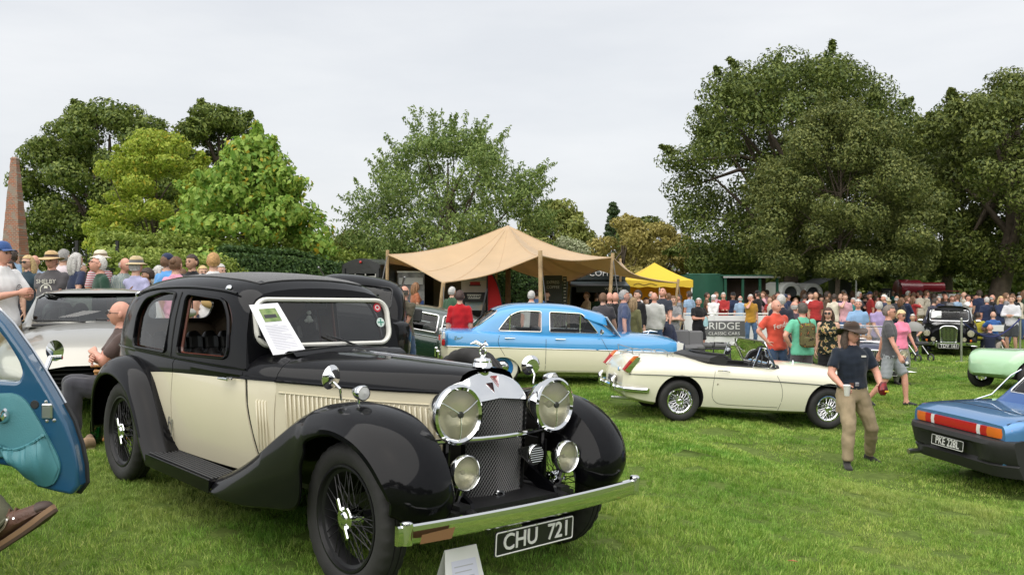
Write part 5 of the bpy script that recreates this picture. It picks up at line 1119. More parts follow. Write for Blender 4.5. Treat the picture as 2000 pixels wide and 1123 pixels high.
# ---------------------------------------------------------------- trees, hedges
def leaf_mat(key, c1, c2, trans=.25, yellow=None):
    m = bpy.data.materials.new(key); m.use_nodes = True; nt = m.node_tree; N = nt.nodes.new; L = nt.links.new; b = nt.nodes['Principled BSDF']
    b.inputs['Roughness'].default_value = .55; b.inputs['Specular IOR Level'].default_value = .3
    g = N('ShaderNodeNewGeometry'); rp = N('ShaderNodeValToRGB'); e = rp.color_ramp.elements; e[0].color = (*c1, 1); e[1].color = (*c2, 1); e[1].position = .93 if yellow else 1
    if yellow: x = e.new(.97); x.color = (*yellow, 1)
    L(g.outputs['Random Per Island'], rp.inputs[0]); L(rp.outputs[0], b.inputs[0])
    o = nt.nodes['Material Output']; t = N('ShaderNodeBsdfTranslucent'); ms = N('ShaderNodeMixShader'); ms.inputs[0].default_value = trans; L(rp.outputs[0], t.inputs[0]); L(b.outputs[0], ms.inputs[1]); L(t.outputs[0], ms.inputs[2]); L(ms.outputs[0], o.inputs[0]); return m
BARK = mat('bark', (.09, .07, .05), .9, bump=.8, bscale=14, var=.3, vscale=5)
def tri_mesh(name, V, m):
    """V: (n,4,3) leaves -> mesh with two triangles each"""
    n = len(V); me = bpy.data.meshes.new(name); k = np.arange(n)[:, None]*4; F = np.concatenate([k+[0, 1, 2], k+[0, 2, 3]], 1).reshape(-1)
    me.vertices.add(n*4); me.vertices.foreach_set('co', V.reshape(-1)); me.loops.add(len(F)); me.loops.foreach_set('vertex_index', F.astype(np.int32)); me.polygons.add(len(F)//3); me.polygons.foreach_set('loop_start', np.arange(0, len(F), 3, dtype=np.int32)); me.update(calc_edges=True); me.materials.append(m); return me
def leaves(P, Nrm, size, r, droop=0.3, asp=.55):
    n = len(P); t = r.normal(0, 1, (n, 3)); t[:, 2] -= droop; t -= Nrm*(t*Nrm).sum(1, keepdims=True); t /= np.linalg.norm(t, axis=1, keepdims=True)+1e-9; w = np.cross(Nrm, t); s = (size*r.uniform(.6, 1.35, n))[:, None]
    V = np.zeros((n, 4, 3)); V[:, 0] = P-t*s*.5; V[:, 1] = P+w*s*asp*.5+Nrm*s*.12; V[:, 2] = P+t*s*.5-np.array([0, 0, 1])*s*.12; V[:, 3] = P-w*s*asp*.5+Nrm*s*.12; return V
def clump_points(C, Rr, n, r, shell=.5):
    """n points over ellipsoid clumps C (k,3) radii Rr (k,3)"""
    k = len(C); w = (Rr[:, 0]*Rr[:, 1]+Rr[:, 0]*Rr[:, 2])**1.0; idx = r.choice(k, n, p=w/w.sum()); d = r.normal(0, 1, (n, 3)); d /= np.linalg.norm(d, axis=1, keepdims=True)
    q = r.uniform(shell, 1.05, n)**.7; P = C[idx]+d*Rr[idx]*q[:, None]; nn = d/Rr[idx]; nn += r.normal(0, .42, (n, 3))*np.linalg.norm(nn, axis=1, keepdims=True); nn /= np.linalg.norm(nn, axis=1, keepdims=True); return P, nn
def tree(name, label, px, D, top, rad, base, leafm, nleaf=26000, size=.2, nclump=60, seed=1, trunk=.25, shape='dome', cl=.27, droop=.3, lean=0, group=None, trunk_px=None, asp=.55, ry=None, zbias=0, shoots=0, slen=.6):
    """top = crown top z, base = crown bottom z, rad = crown radius"""
    r = np.random.default_rng(seed); X = (px-1000)/FPX*D; g0 = float(gz(X, D)); ry = ry or rad*.85; hz = (top-base)
    C = []; tries = 0
    while len(C) < nclump and tries < 9000:
        tries += 1; u = r.uniform(-1, 1, 2); h = r.uniform(0, 1)
        prof = {'dome': math.sqrt(max(0, 1-max(0, (h-.38)/.62)**2))*(.72+.28*min(1, h/.38)), 'cone': (1-h)**.75*(1.0 if h > .12 else .75+2*h), 'vase': (.35+.65*min(1, h/.6))*math.sqrt(max(0, 1-max(0, (h-.62)/.38)**2)), 'wide': math.sqrt(max(0, 1-max(0, (h-.3)/.7)**1.6))*(.85+.15*min(1, h/.3)), 'tall': math.sqrt(max(0, 1-max(0, (h-.22)/.78)**1.25))*(.8+.2*min(1, h/.22)), 'column': .85*math.sqrt(max(0, 1-(2*h-1)**4))}[shape]
        d = math.hypot(*u)
        if d > 1: continue
        d2 = d**.5; f = d2/d if d > 1e-6 else 1
        p = np.array([u[0]*f*rad*prof*.86, u[1]*f*ry*prof*.86, base+h*hz*.94])
        if d2 < .35 and .2 < h < .8 and r.random() < .7: continue
        if C and min(np.linalg.norm((p-c)/np.array([1, 1, .8])) for c in C) < rad*cl*.62: continue
        C.append(p)
    C = np.array(C); k = len(C); Rr = np.stack([r.uniform(.75, 1.25, k)*rad*cl, r.uniform(.75, 1.25, k)*rad*cl, r.uniform(.55, .95, k)*rad*cl*.85], -1); 
    C[:, 2] = np.minimum(C[:, 2], top-Rr[:, 2]*.9); C[:, 2] = np.maximum(C[:, 2], base+Rr[:, 2]*.6)
    C[:, 0] += lean*(C[:, 2]-base)/hz
    P, nn = clump_points(C, Rr, nleaf, r)
    # twigs that break the outline
    if shoots:
        sp = []
        for _ in range(shoots):
            i = r.integers(k); d = C[i]-np.array([0, 0, base+hz*.3]); d = d/np.linalg.norm(d)+r.normal(0, .35, 3)+np.array([0, 0, .25]); d /= np.linalg.norm(d); L_ = rad*r.uniform(.4, 1)*slen; st = C[i]+d*Rr[i].mean()*.6; m = int(nleaf*.22/shoots); t = r.uniform(0, 1, m); sp.append(st+d*(t*L_)[:, None]+np.array([0, 0, -1])*(t**2*L_*.15)[:, None]+r.normal(0, .4*size, (m, 3))*(1.6-t)[:, None])
        sp = np.concatenate(sp); n2 = r.normal(0, 1, sp.shape); n2[:, 2] += .8; n2 /= np.linalg.norm(n2, axis=1, keepdims=True); P = np.concatenate([P, sp]); nn = np.concatenate([nn, n2])
    V = leaves(P, nn, size, r, droop, asp); M = Matrix.Translation((X, D, 0))
    tr = thing(name, label, 'tree', M, group); link('crown', tri_mesh('crown', V, leafm), tr)
    mb = MB(); tx = ((trunk_px-1000)/FPX*D-X) if trunk_px else 0; hub = np.array([lean*.3, 0, base+hz*.32]); pts = crspline([(tx, 0, g0-.1), (tx*.8, 0, g0+(base-g0)*.5), tuple(hub*np.array([.6, 1, .8])+np.array([tx*.2, 0, 0])), tuple(hub+np.array([0, 0, hz*.22])), (lean*.7, 0, base+hz*.8)], 4)
    rr_ = np.interp(np.linspace(0, 1, len(pts)), [0, .08, .4, 1], [trunk*1.35, trunk, trunk*.7, trunk*.12]); mb.tube(pts, list(rr_), 10)
    for i in r.permutation(k)[:min(k, 26)]:
        st = np.array(pts[int(len(pts)*r.uniform(.35, .8))]); m = (st+C[i])/2+np.array([0, 0, .06*rad]); mb.tube([st, m, C[i]], [trunk*.32, trunk*.2, trunk*.05], 6)
    mb.build('trunk', BARK, tr, fix=False, sharp=0); return tr
OAK = leaf_mat('oak leaves', (.036, .066, .012), (.18, .22, .048), .2); OAK2 = leaf_mat('oak leaves olive', (.04, .066, .012), (.195, .225, .052), .2); YOUNG = leaf_mat('young tree leaves', (.055, .085, .022), (.23, .25, .07), .25); CHEST = leaf_mat('chestnut leaves', (.045, .085, .014), (.22, .27, .055), .22)
LIME = leaf_mat('lime green leaves', (.20, .30, .03), (.46, .52, .08), .4, (.5, .42, .05)); CATA = leaf_mat('large bright leaves', (.14, .28, .04), (.40, .53, .11), .38, (.55, .40, .04)); CHER = leaf_mat('cherry leaves', (.085, .15, .034), (.29, .37, .11), .34); BACK = leaf_mat('background leaves', (.11, .15, .03), (.32, .34, .09), .3); YEL = leaf_mat('yellowing leaves', (.22, .20, .05), (.48, .41, .13), .3); PALE = leaf_mat('pale blossom leaves', (.22, .27, .12), (.52, .54, .36)); YEW = leaf_mat('hedge leaves', (.02, .055, .014), (.10, .17, .045)); HEDGE2 = leaf_mat('light hedge leaves', (.13, .20, .03), (.38, .45, .10), .3); CONI = leaf_mat('conifer needles', (.03, .06, .02), (.09, .13, .05))
def trees():
    T = tree
    T('oak_tree', 'largest dark oak tree with broad rounded crown behind the crowd', 1545, 42, 13.3, 7.2, 2.6, OAK, 105000, .17, 190, 3, .45, 'dome', .155, shoots=60, slen=.11)
    T('young_oak_tree', 'slender olive green tree in front of the large oak, thin straight trunk', 1642, 34, 9.3, 4.05, 2.5, YOUNG, 72000, .115, 120, 5, .12, 'tall', .18, shoots=120, slen=.2, trunk_px=1632)
    T('oak_tree', 'dark oak tree with leaning trunk at the right edge of the lawn', 1985, 36, 11.0, 5.0, 2.3, OAK2, 70000, .16, 130, 8, .5, 'dome', .18, shoots=35, slen=.11, trunk_px=1935)
    T('oak_tree', 'dark tree filling the gap between the two big oaks', 1850, 46, 11.6, 4.8, 2.6, OAK, 34000, .24, 80, 9, .35, 'dome', .2, shoots=40, slen=.16)
    T('chestnut_tree', 'tall dark chestnut tree beside the brick obelisk', 215, 50, 12.6, 5.7, 2.4, CHEST, 66000, .21, 130, 11, .45, 'dome', .175, shoots=25, slen=.11)
    T('chestnut_tree', 'dark chestnut with narrower crown right of the obelisk chestnut', 428, 52, 13.2, 3.7, 2.5, CHEST, 34000, .22, 80, 12, .35, 'dome', .23, shoots=20, slen=.13)
    T('robinia_tree', 'yellow green feathery tree in front of the dark chestnuts', 305, 36, 8.5, 2.9, 1.6, LIME, 36000, .15, 100, 14, .16, 'dome', .2, shoots=60, slen=.25)
    T('catalpa_tree', 'bright green large-leaved tree above the clipped hedge', 490, 30, 7.3, 3.8, 2.3, CATA, 19000, .18, 90, 15, .16, 'cone', .18, droop=1.2, asp=.75, shoots=24, slen=.22)
    T('cherry_tree', 'loose spreading cherry tree with wispy shoots behind the tent', 875, 33, 7.9, 4.2, 1.9, CHER, 44000, .14, 120, 17, .18, 'dome', .17, droop=.9, asp=.42, shoots=190, slen=.3)
    T('background_tree', 'rounded green tree behind right shoulder of the tent', 1085, 52, 7.0, 3.1, 1.0, BACK, 16000, .24, 40, 21, .2, 'wide', .28, group='trees beyond the tent', shoots=20, slen=.2)
    T('background_tree', 'yellowing low tree between tent and the large oak', 1215, 47, 5.7, 2.7, .8, YEL, 15000, .2, 40, 22, .18, 'wide', .28, group='trees beyond the tent', shoots=15, slen=.2)
    T('background_tree', 'yellow brown tree touching the large oak on its left', 1290, 52, 5.7, 2.4, .8, YEL, 12000, .22, 34, 23, .18, 'wide', .28, group='trees beyond the tent', shoots=15, slen=.2)
    T('background_tree', 'dark green bushy tree far behind the yellow gazebo', 1262, 62, 7.0, 2.6, .8, OAK2, 9000, .28, 30, 24, .2, 'dome', .3, group='trees beyond the tent')
    T('conifer_tree', 'small pointed conifer rising above the yellowing trees', 1197, 75, 9.2, 1.4, 2.5, CONI, 9000, .24, 60, 25, .15, 'cone', .26, droop=.9)
    T('flowering_shrub', 'pale cream-flowered shrub behind the tent canopy', 1105, 37, 4.1, 1.5, .6, PALE, 9000, .14, 26, 26, .08, 'wide', .32)
    T('shrub', 'small dark tree beside the hedge end under the cherry', 690, 34, 4.2, 1.5, .8, BACK, 8000, .16, 24, 27, .1, 'wide', .32)
trees()
def hedge(name, label, p0, p1, h, w, m, n, size, seed, ragged=.06):
    r = np.random.default_rng(seed); a = Vector((*p0, 0)); b = Vector((*p1, 0)); L_ = (b-a).length; d = (b-a)/L_; q = Vector((-d.y, d.x, 0)); K = max(4, int(L_/1.0)); M = Matrix.Translation((a.x, a.y, 0))
    hd = thing(name, label, 'hedge', M)
    rings = []
    for i in range(K+1):
        s = L_*i/K; c = d*s; z0 = float(gz(a.x+c.x, a.y+c.y))-.1; rings.append([tuple(c+q*(sg*w/2*f)+Vector((0, 0, z))) for sg, f, z in ((-1, .95, z0), (-1, .9, z0+h*.9), (-1, .7, z0+h), (1, .7, z0+h), (1, .9, z0+h*.9), (1, .95, z0))])
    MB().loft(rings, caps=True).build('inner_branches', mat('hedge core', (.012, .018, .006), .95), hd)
    s = r.uniform(0, L_, n); f = r.choice(3, n, p=(.6, .32, .08)); v = r.uniform(0, 1, n); P = np.zeros((n, 3)); N_ = np.zeros((n, 3)); zz = gz(a.x+d.x*s, a.y+d.y*s); dv, qv = np.array(d), np.array(q); jit = r.normal(0, ragged, n)
    wob = .05*np.sin(s*1.3)+.04*np.sin(s*3.1+1)
    for k in range(3):
        i = f == k
        if k == 0: P[i] = dv*s[i, None]-qv*(w/2+jit[i]+wob[i])[:, None]; P[i, 2] = zz[i]+v[i]*h; N_[i] = -qv
        elif k == 1: P[i] = dv*s[i, None]+qv*((v[i]-.5)*w)[:, None]; P[i, 2] = zz[i]+h+np.abs(jit[i])*1.3+wob[i]; N_[i] = (0, 0, 1)
        else: P[i] = dv*s[i, None]+qv*(w/2+jit[i])[:, None]; P[i, 2] = zz[i]+v[i]*h; N_[i] = qv
    N_ += r.normal(0, .5, (n, 3)); N_ /= np.linalg.norm(N_, axis=1, keepdims=True); link('foliage', tri_mesh('foliage', leaves(P, N_, size, r, .2, .6), m), hd)
X_ = lambda px, D: ((px-1000)/FPX*D, D)
hedge('clipped_hedge', 'dark green clipped hedge along the back of the lawn', X_(430, 25.5), X_(735, 28), 2.0, 1.2, YEW, 24000, .10, 31)
hedge('hedge', 'light green overgrown hedge rising behind the clipped hedge', X_(190, 27), X_(720, 31), 2.35, 1.6, HEDGE2, 26000, .15, 32, .16)
hedge('clipped_hedge', 'dark hedge seen under the tent beside the red flag', X_(880, 32), X_(1120, 32.5), 2.75, 1.2, YEW, 16000, .11, 33)
hedge('low_hedge', 'loose green bank of growth left of the clipped hedge', X_(195, 21), X_(445, 24.5), 1.55, 1.0, HEDGE2, 12000, .10, 34, .12)
def woods():
    r = np.random.default_rng(44)
    def mass(name, label, xs, y, h, n, size, m, ky=3.0):
        C = np.array([(x+r.uniform(-2, 2), y+r.uniform(-ky, ky), r.uniform(.2, .75)*h) for x in xs for _ in range(4)]); C[:, 2] += gz(C[:, 0], C[:, 1]); Rr = np.stack([r.uniform(.8, 1.3, len(C))*h*.38, r.uniform(.8, 1.3, len(C))*h*.3, r.uniform(.7, 1.1, len(C))*h*.3], -1)
        P, nn = clump_points(C, Rr, n, r); P[:, 2] = np.maximum(P[:, 2], 0); o = link(name, tri_mesh(name, leaves(P, nn, size, r), m)); tag(o, label, 'wood', None, 'stuff')
    mass('distant_wood', 'far line of trees closing the view behind the showground', np.arange(-75, 75, 4.5), 92, 5.0, 30000, .7, BACK)
    mass('dark_undergrowth', 'dark mass of shrubs behind the crowd under the oaks', np.arange(13, 40, 2.2), 55, 4.6, 26000, .4, OAK)
    mass('reflection_trees', 'row of trees added behind the viewpoint to give dark reflections', np.arange(-60, 62, 6), -24, 8, 14000, 1.1, OAK)  # unseen trees, added and sized for dark reflections in the black paint
woods()
def obelisk():
    D = 40; X = (30-1000)/FPX*D; z0 = float(gz(X, D)); m = mat('old brick obelisk', (.2, .1, .07), .9); nt = m.node_tree; N = nt.nodes.new; L = nt.links.new
    tc = N('ShaderNodeTexCoord'); mp = N('ShaderNodeMapping'); mp.inputs['Rotation'].default_value = (R_(90), 0, 0); br = N('ShaderNodeTexBrick'); br.inputs['Scale'].default_value = 3.0; br.inputs['Color1'].default_value = (.36, .12, .06, 1); br.inputs['Color2'].default_value = (.20, .12, .09, 1); br.inputs['Mortar'].default_value = (.30, .25, .20, 1); br.inputs['Mortar Size'].default_value = .03; nz = N('ShaderNodeTexNoise'); nz.inputs['Scale'].default_value = 3; nz.inputs['Detail'].default_value = 6; mx = N('ShaderNodeMix'); mx.data_type = 'RGBA'; mx.inputs[7].default_value = (.26, .21, .17, 1); rp = N('ShaderNodeValToRGB'); rp.color_ramp.elements[0].position = .5; rp.color_ramp.elements[1].position = .62
    L(tc.outputs['Object'], mp.inputs[0]); L(mp.outputs[0], br.inputs[0]); L(tc.outputs['Object'], nz.inputs[0]); L(nz.outputs[0], rp.inputs[0]); L(rp.outputs[0], mx.inputs[0]); L(br.outputs[0], mx.inputs[6]); L(mx.outputs[2], nt.nodes['Principled BSDF'].inputs[0]); bp = N('ShaderNodeBump'); bp.inputs['Strength'].default_value = .6; bp.inputs['Distance'].default_value = .03; L(br.outputs[1], bp.inputs['Height']); L(bp.outputs[0], nt.nodes['Principled BSDF'].inputs['Normal'])
    o = thing('brick_obelisk', 'tall tapering weathered brick obelisk at the far left', 'obelisk', Matrix.Translation((X, D, z0)))
    def sq(a, z): return [(-a, -a, z), (a, -a, z), (a, a, z), (-a, a, z)]
    r = random.Random(2); n = 40; H = 7.75-z0; rings = [[(p[0]+r.uniform(-.012, .012), p[1], p[2]) for p in sq(.44-(.44-.125)*i/n, 1.95+(H-1.95)*i/n)] for i in range(n+1)]
    MB().loft(rings, caps=True, smooth=False).build('shaft', m, o); MB().loft([sq(.58, 0), sq(.56, 1.4)], caps=True, smooth=False).build('plinth', m, o); MB().loft([sq(.60, 1.4), sq(.66, 1.5), sq(.66, 1.62), sq(.52, 1.75), sq(.5, 1.95)], caps=True, smooth=False).build('moulding', m, o); MB().loft([sq(.14, H), sq(.14, H+.05), sq(.06, H+.12)], caps=True, smooth=False).build('cap', m, o)
    f = thing('iron_gate', 'black wrought iron gate beside the grass bank', 'gate', Matrix.Translation(at(190, 24))); im = mat('wrought iron', (.015, .015, .016), .5, .3)
    for k in range(7): MB().cyl((-.45+.15*k, 0, 0), (-.45+.15*k, 0, 2.0+.12*math.sin(k)), .012, 6).build('bar', im, f)
    for z in (.2, 1.1, 1.9): MB().box((0, 0, z), (1.0, .03, .03)).build('rail', im, f)
    for s in (-1, 1): MB().box((s*.55, 0, 1.15), (.08, .08, 2.3)).build('gate_post', im, f)
obelisk()
# ---------------------------------------------------------------- tent, stalls, barriers
def PX(px, py, D): return Vector(((px-1000)/FPX*D, D, CZ-(py-YH)/FPX*D))
def stretch_tent():
    can = mat('tan stretch fabric', (.64, .47, .28), .8, sheen=.3, bump=.5, bscale=2.5, trans=.35, var=.05, vscale=1.2); peak = PX(992, 440, 26)
    sup = [PX(757, 497, 24), PX(866, 552, 21.2), PX(1055, 499, 22), PX(1197, 503, 24), PX(1325, 553, 26), PX(1212, 512, 30), PX(1112, 549, 29.5), PX(985, 520, 31), PX(850, 512, 31), PX(705, 543, 27.5)]
    M = Matrix.Translation((peak.x, peak.y, float(gz(peak.x, peak.y)))); o = thing('stretch_tent', 'large tan stretch-fabric tent on wooden poles with one high peak', 'tent', M); I = M.inverted()
    bd = []; n = len(sup); sub = 10
    for i in range(n):
        a, b = sup[i], sup[(i+1) % n]
        for k in range(sub):
            t = k/sub; p = a.lerp(b, t); pull = .10*math.sin(math.pi*t); q = p.lerp(peak, pull*.9); q.z = p.z-.10*math.sin(math.pi*t)+.0; bd.append(q)
    rows = []; K = 16
    for j in range(K+1):
        t = j/K; row = []
        for q in bd:
            p = peak.lerp(q, t); f = (1-t)**1.75; p.z = q.z+(peak.z-q.z)*f; row.append(tuple(I @ p))
        rows.append(row)
    mb = MB(); mb.loft(rows[1:], closed=True); c = tuple(I @ peak); r1 = rows[1]; mb.add(r1+[c], [(i, (i+1) % len(r1), len(r1)) for i in range(len(r1))]); cn = mb.build('canopy', can, o, sharp=0)
    md = cn.modifiers.new('s', 'SOLIDIFY'); md.thickness = .012
    for i in range(0, len(bd), 5): MB().tube([rows[j][i] for j in range(1, K+1)], .011, 5).build('seam', can, cn)
    MB().tube([tuple(I @ q) for q in bd], .018, 6, closed=True).build('canopy_hem', can, cn)
    WD = mat('peeled pole wood', (.40, .28, .15), .8, var=.25, vscale=4, bump=.3, bscale=30); DW = mat('dark pole wood', (.16, .09, .045), .8, var=.2)
    def pole(p, r=.045, m=WD, over=.12, off=(0, 0)):
        g = float(gz(p.x+off[0], p.y+off[1])); q = Vector((p.x+off[0], p.y+off[1], g)); mid = q.lerp(p, .5)+Vector((random.uniform(-.04, .04), 0, 0)); MB().tube(crspline([tuple(I @ q), tuple(I @ mid), tuple(I @ (p+Vector((0, 0, over))))], 4), [r*1.1]*4+[r]*5, 9).build('pole', m, o)
    pole(sup[0]); pole(sup[1], .05, over=0, off=(-.15, .3)); pole(sup[2], .055); pole(sup[3], .05, off=(-.12, 0)); pole(sup[4], .04, off=(-.3, 0)); pole(sup[5], .04); pole(sup[6], .05, over=0); pole(peak, .08, DW, over=-.05); pole(PX(970, 525, 28), .04); pole(sup[8], .04); pole(PX(1195, 515, 27), .04)
    for p, q in ((sup[0], PX(722, 548, 22.5)), (sup[2], PX(1080, 560, 22)), (sup[3], PX(1225, 575, 23)), (sup[1], PX(868, 600, 20.8)), (sup[4], PX(1345, 600, 26))):
        gq = Vector((q.x, q.y, float(gz(q.x, q.y)))); MB().tube([tuple(I @ p), tuple(I @ gq)], .012, 5).build('guy_strap', mat('grey strap', (.13, .13, .13), .8), o)
stretch_tent()
def board(name, label, cat, px0, px1, py0, py1, D, m, depth=.05, group=None):
    a, b = PX(px0, py1, D), PX(px1, py0, D); M = Matrix.Translation((a.x, D, a.z)); o = thing(name, label, cat, M, group); w, h = b.x-a.x, b.z-a.z; MB().box((w/2, 0, h/2), (w, depth, h)).build('panel', m, o); g = float(gz(a.x, D))-a.z
    if g < -.08:
        for x in (.05, w-.05): MB().box((x, .04, g/2), (.04, .04, -g)).build('leg', DARKPL, o)
    return o, w, h
def txt(o, s, x, z, size, m, y=-.03, **k): return lettering(s, size, m, o, Matrix.Translation((x, y, z)) @ Matrix.Rotation(R_(90), 4, 'X'), 'lettering', depth=.003, **k)
WT = mat('white lettering', (.75, .75, .74), .6)
def stands():
    GRB = mat('slate grey board', (.075, .085, .09), .6); BKB = mat('black board', (.012, .012, .013), .5)
    # black booth beneath the tent
    a = PX(770, 600, 28); M = Matrix.Translation((a.x, 28, float(gz(a.x, 28)))); o = thing('exhibition_booth', 'black-walled exhibition booth under left half of the tent', 'booth', M); w = (955-770)/FPX*28
    MB().box((w/2, 0, 1.1), (w, .06, 2.2)).build('back_wall', BKB, o); MB().box((0, -.9, 1.1), (.05, 1.8, 2.2)).build('side_wall', BKB, o); MB().box((w*.42, -.02, 2.25), (w*.9, .1, .06)).build('top_rail', STEEL, o); MB().box((w*.58, -.5, 1.0), (.9, .05, 2.0)).build('grey_partition', mat('grey partition', (.14, .13, .12), .7), o)
    b, w, h = board('poster_panel', 'tall poster panel with grey car photograph at left of the booth', 'poster', 777, 829, 531, 603, 25, mat('poster grey', (.38, .39, .41), .5, col2=(.06, .06, .07), vscale=3.5)); MB().box((w*.5, -.03, h*.75), (w*.9, .006, h*.18)).build('printed_car', mat('printed silver', (.55, .56, .58), .5), b); MB().box((w*.5, -.03, h*.12), (w*.96, .006, h*.2)).build('printed_blue', mat('printed blue', (.03, .08, .3), .5), b); MB().box((w/2, 0, h), (w+.04, .07, .04)).build('frame_rail', WHITE, b)
    b, w, h = board('poster_panel', 'poster of a small red car on a pale road beside the red flag', 'poster', 901, 950, 533, 572, 24, mat('poster road', (.42, .36, .30), .5, col2=(.50, .47, .44), vscale=2)); MB().box((w/2, -.028, h*.80), (w*.98, .006, h*.36)).build('printed_sky', mat('printed blue grey', (.35, .45, .55), .5, col2=(.2, .16, .13), vscale=6), b); MB().box((w*.55, -.034, h*.47), (w*.4, .006, h*.16), bev=.002).build('printed_car', mat('printed red', (.35, .015, .02), .4), b); MB().box((w*.55, -.033, h*.38), (w*.46, .006, h*.07)).build('printed_shadow', BKB, b)
    b, w, h = board('sign_board', 'black sign with white outlined winged emblem below the red car poster', 'sign', 903, 949, 571, 590, 23.8, BKB); ol = [(w*.2, h*.75), (w*.8, h*.75), (w*.74, h*.38), (w*.26, h*.38)]; MB().tube([(x, -.03, z) for x, z in ol], .012, 5, closed=True).build('emblem_outline', WT, b); txt(b, 'WIRES', w/2, h*.56, .10, WT, sx=1.1)
    b, w, h = board('poster_panel', 'blue and cream poster low under the winged sign', 'poster', 905, 948, 590, 606, 24, mat('poster blue', (.2, .42, .6), .5, col2=(.5, .42, .33), vscale=3))
    # red feather flag
    p = PX(952, 606, 23.4); f = thing('feather_flag', 'red curved feather flag beside the exhibition booth', 'flag', Matrix.Translation((p.x, 23.4, float(gz(p.x, 23.4))))); H = PX(952, 531, 23.4).z-float(gz(p.x, 23.4)); W_ = (986-951)/FPX*23.4
    ed = [(W_*math.sin(t), H*.0+.15+(H-.15)*math.cos(t)) for t in np.linspace(0, math.pi/2*.98, 14)]; rows = [[(u*x, .03*math.sin(3*u*x+z), z) for u in np.linspace(0, 1, 5)] for x, z in ed]; MB().loft(rows, closed=False).build('flag_cloth', mat('red flag cloth', (.50, .008, .012), .7, trans=.2), f); MB().tube([(x, 0, z) for x, z in ed], .014, 6).build('flag_pole', DARKPL, f); MB().cyl((0, 0, 0), (0, 0, H), .014, 6).build('flag_mast', DARKPL, f)
    # black engine display frame
    e = thing('engine_stand', 'black ribbed panel propped up beside the rear window of the blue saloon', 'display', Matrix.Translation(at(955, 20.5))); MB().box((0, 0, .93), (.62, .12, .22), bev=.02, M=Matrix.Rotation(.35, 4, 'Y')).build('panel', DARKPL, e)
    for k in range(7): MB().box((-.25+.08*k, -.08, 1.02), (.03, .05, .05), M=Matrix.Rotation(.35, 4, 'Y')).build('rib', STEEL, e)
    for s in (-1, 1): MB().tube([(s*.2, 0, 0), (s*.1, 0, .9)], .015, 6).build('leg', DARKPL, e)
    MB().tube([(-.2, 0, 1.0), (-.05, 0, 1.75)], .02, 6).build('strut', DARKPL, e)
    # coffee board and van
    b, w, h = board('menu_board', 'grey board lettered EXPRESS COFFEE under the tent', 'sign', 1062, 1098, 538, 600, 27.5, GRB); txt(b, 'EXPRESS', w/2, h*.78, .13, WT, sx=.82); txt(b, 'COFFEE', w/2, h*.63, .13, WT, sx=.9)
    b, w, h = board('menu_board', 'narrow dark board with white ladder-like lettering beside the coffee board', 'sign', 1099, 1107, 540, 600, 27.6, GRB)
    for k in range(9): MB().box((w/2, -.03, .1+k*.10), (w*(.4+.3*(k % 3)/2), .006, .03)).build('lettering', WT, b)
    a = PX(1110, 600, 30); g = float(gz(a.x, 30)); v = thing('coffee_van', 'dark coffee van with hatch awning and white lettering', 'van', Matrix.Translation((a.x, 30, g))); w = (1222-1110)/FPX*30; VB = mat('dark van paint', (.03, .04, .042), .4)
    MB().box((w/2, .9, .45), (w, 1.8, .9), bev=.04).build('lower_body', VB, v); MB().box((w/2, 1.75, 1.4), (w, .1, 1.4)).build('back_wall', mat('van interior', (.05, .035, .025), .8), v); MB().box((w/2, .9, 2.28), (w, 1.8, .4), bev=.08).build('roof', VB, v)
    for x in (.05, w-.05): MB().box((x, .9, 1.5), (.1, 1.8, 1.3)).build('end_wall', VB, v)
    MB().box((w/2, -.05, 1.0), (w*.9, .4, .06), bev=.01).build('counter', mat('counter wood', (.25, .15, .08), .5), v); MB().add([(0, 0, 2.1), (w, 0, 2.1), (w, -1.1, 1.95), (0, -1.1, 1.95), (0, 0, 2.06), (w, 0, 2.06), (w, -1.1, 1.91), (0, -1.1, 1.91)], [(0, 1, 2, 3), (7, 6, 5, 4), (0, 4, 5, 1), (1, 5, 6, 2), (2, 6, 7, 3), (3, 7, 4, 0)], 0, False).build('awning', VB, v)
    MB().box((w*.55, -1.12, 1.85), (w*.9, .03, .22)).build('awning_fascia', VB, v); lettering('WELCOME', .12, WT, v, Matrix.Translation((w*.72, -1.14, 1.85)) @ Matrix.Rotation(R_(90), 4, 'X'), 'lettering', depth=.003); lettering('COFFEE', .30, WT, v, Matrix.Translation((w*.62, -.02, 2.38)) @ Matrix.Rotation(R_(90), 4, 'X'), 'lettering', depth=.003)
    for x in (.5, w-.5): wheel(v, (x, .1, .3), -1, .3, .18, .18, 'cap', STEEL, n=24)
    for k in range(4): MB().lathe([(.001, 0), (.05, 0), (.05, .2), (.03, .24), (.001, .25)], 10).build('jar', mat('amber jar', (.35, .16, .04), .3), v, Matrix.Translation((.25+.28*k, -.05, 1.03)))
    # yellow gazebo
    D = 33; c = PX(1278, 600, D); g = float(gz(c.x, D)); o = thing('yellow_gazebo', 'yellow pyramid-roofed gazebo with orange side walls', 'gazebo', Matrix.Translation((c.x, D, g))); YL = mat('yellow gazebo cloth', (.72, .50, .035), .6, trans=.15); OR = mat('orange gazebo wall', (.68, .33, .02), .6, trans=.2); hw = 1.2; ez = PX(0, 547, D).z-g; pz = PX(0, 513, D).z-g
    cs = [(-hw, -hw), (hw, -hw), (hw, hw), (-hw, hw)]
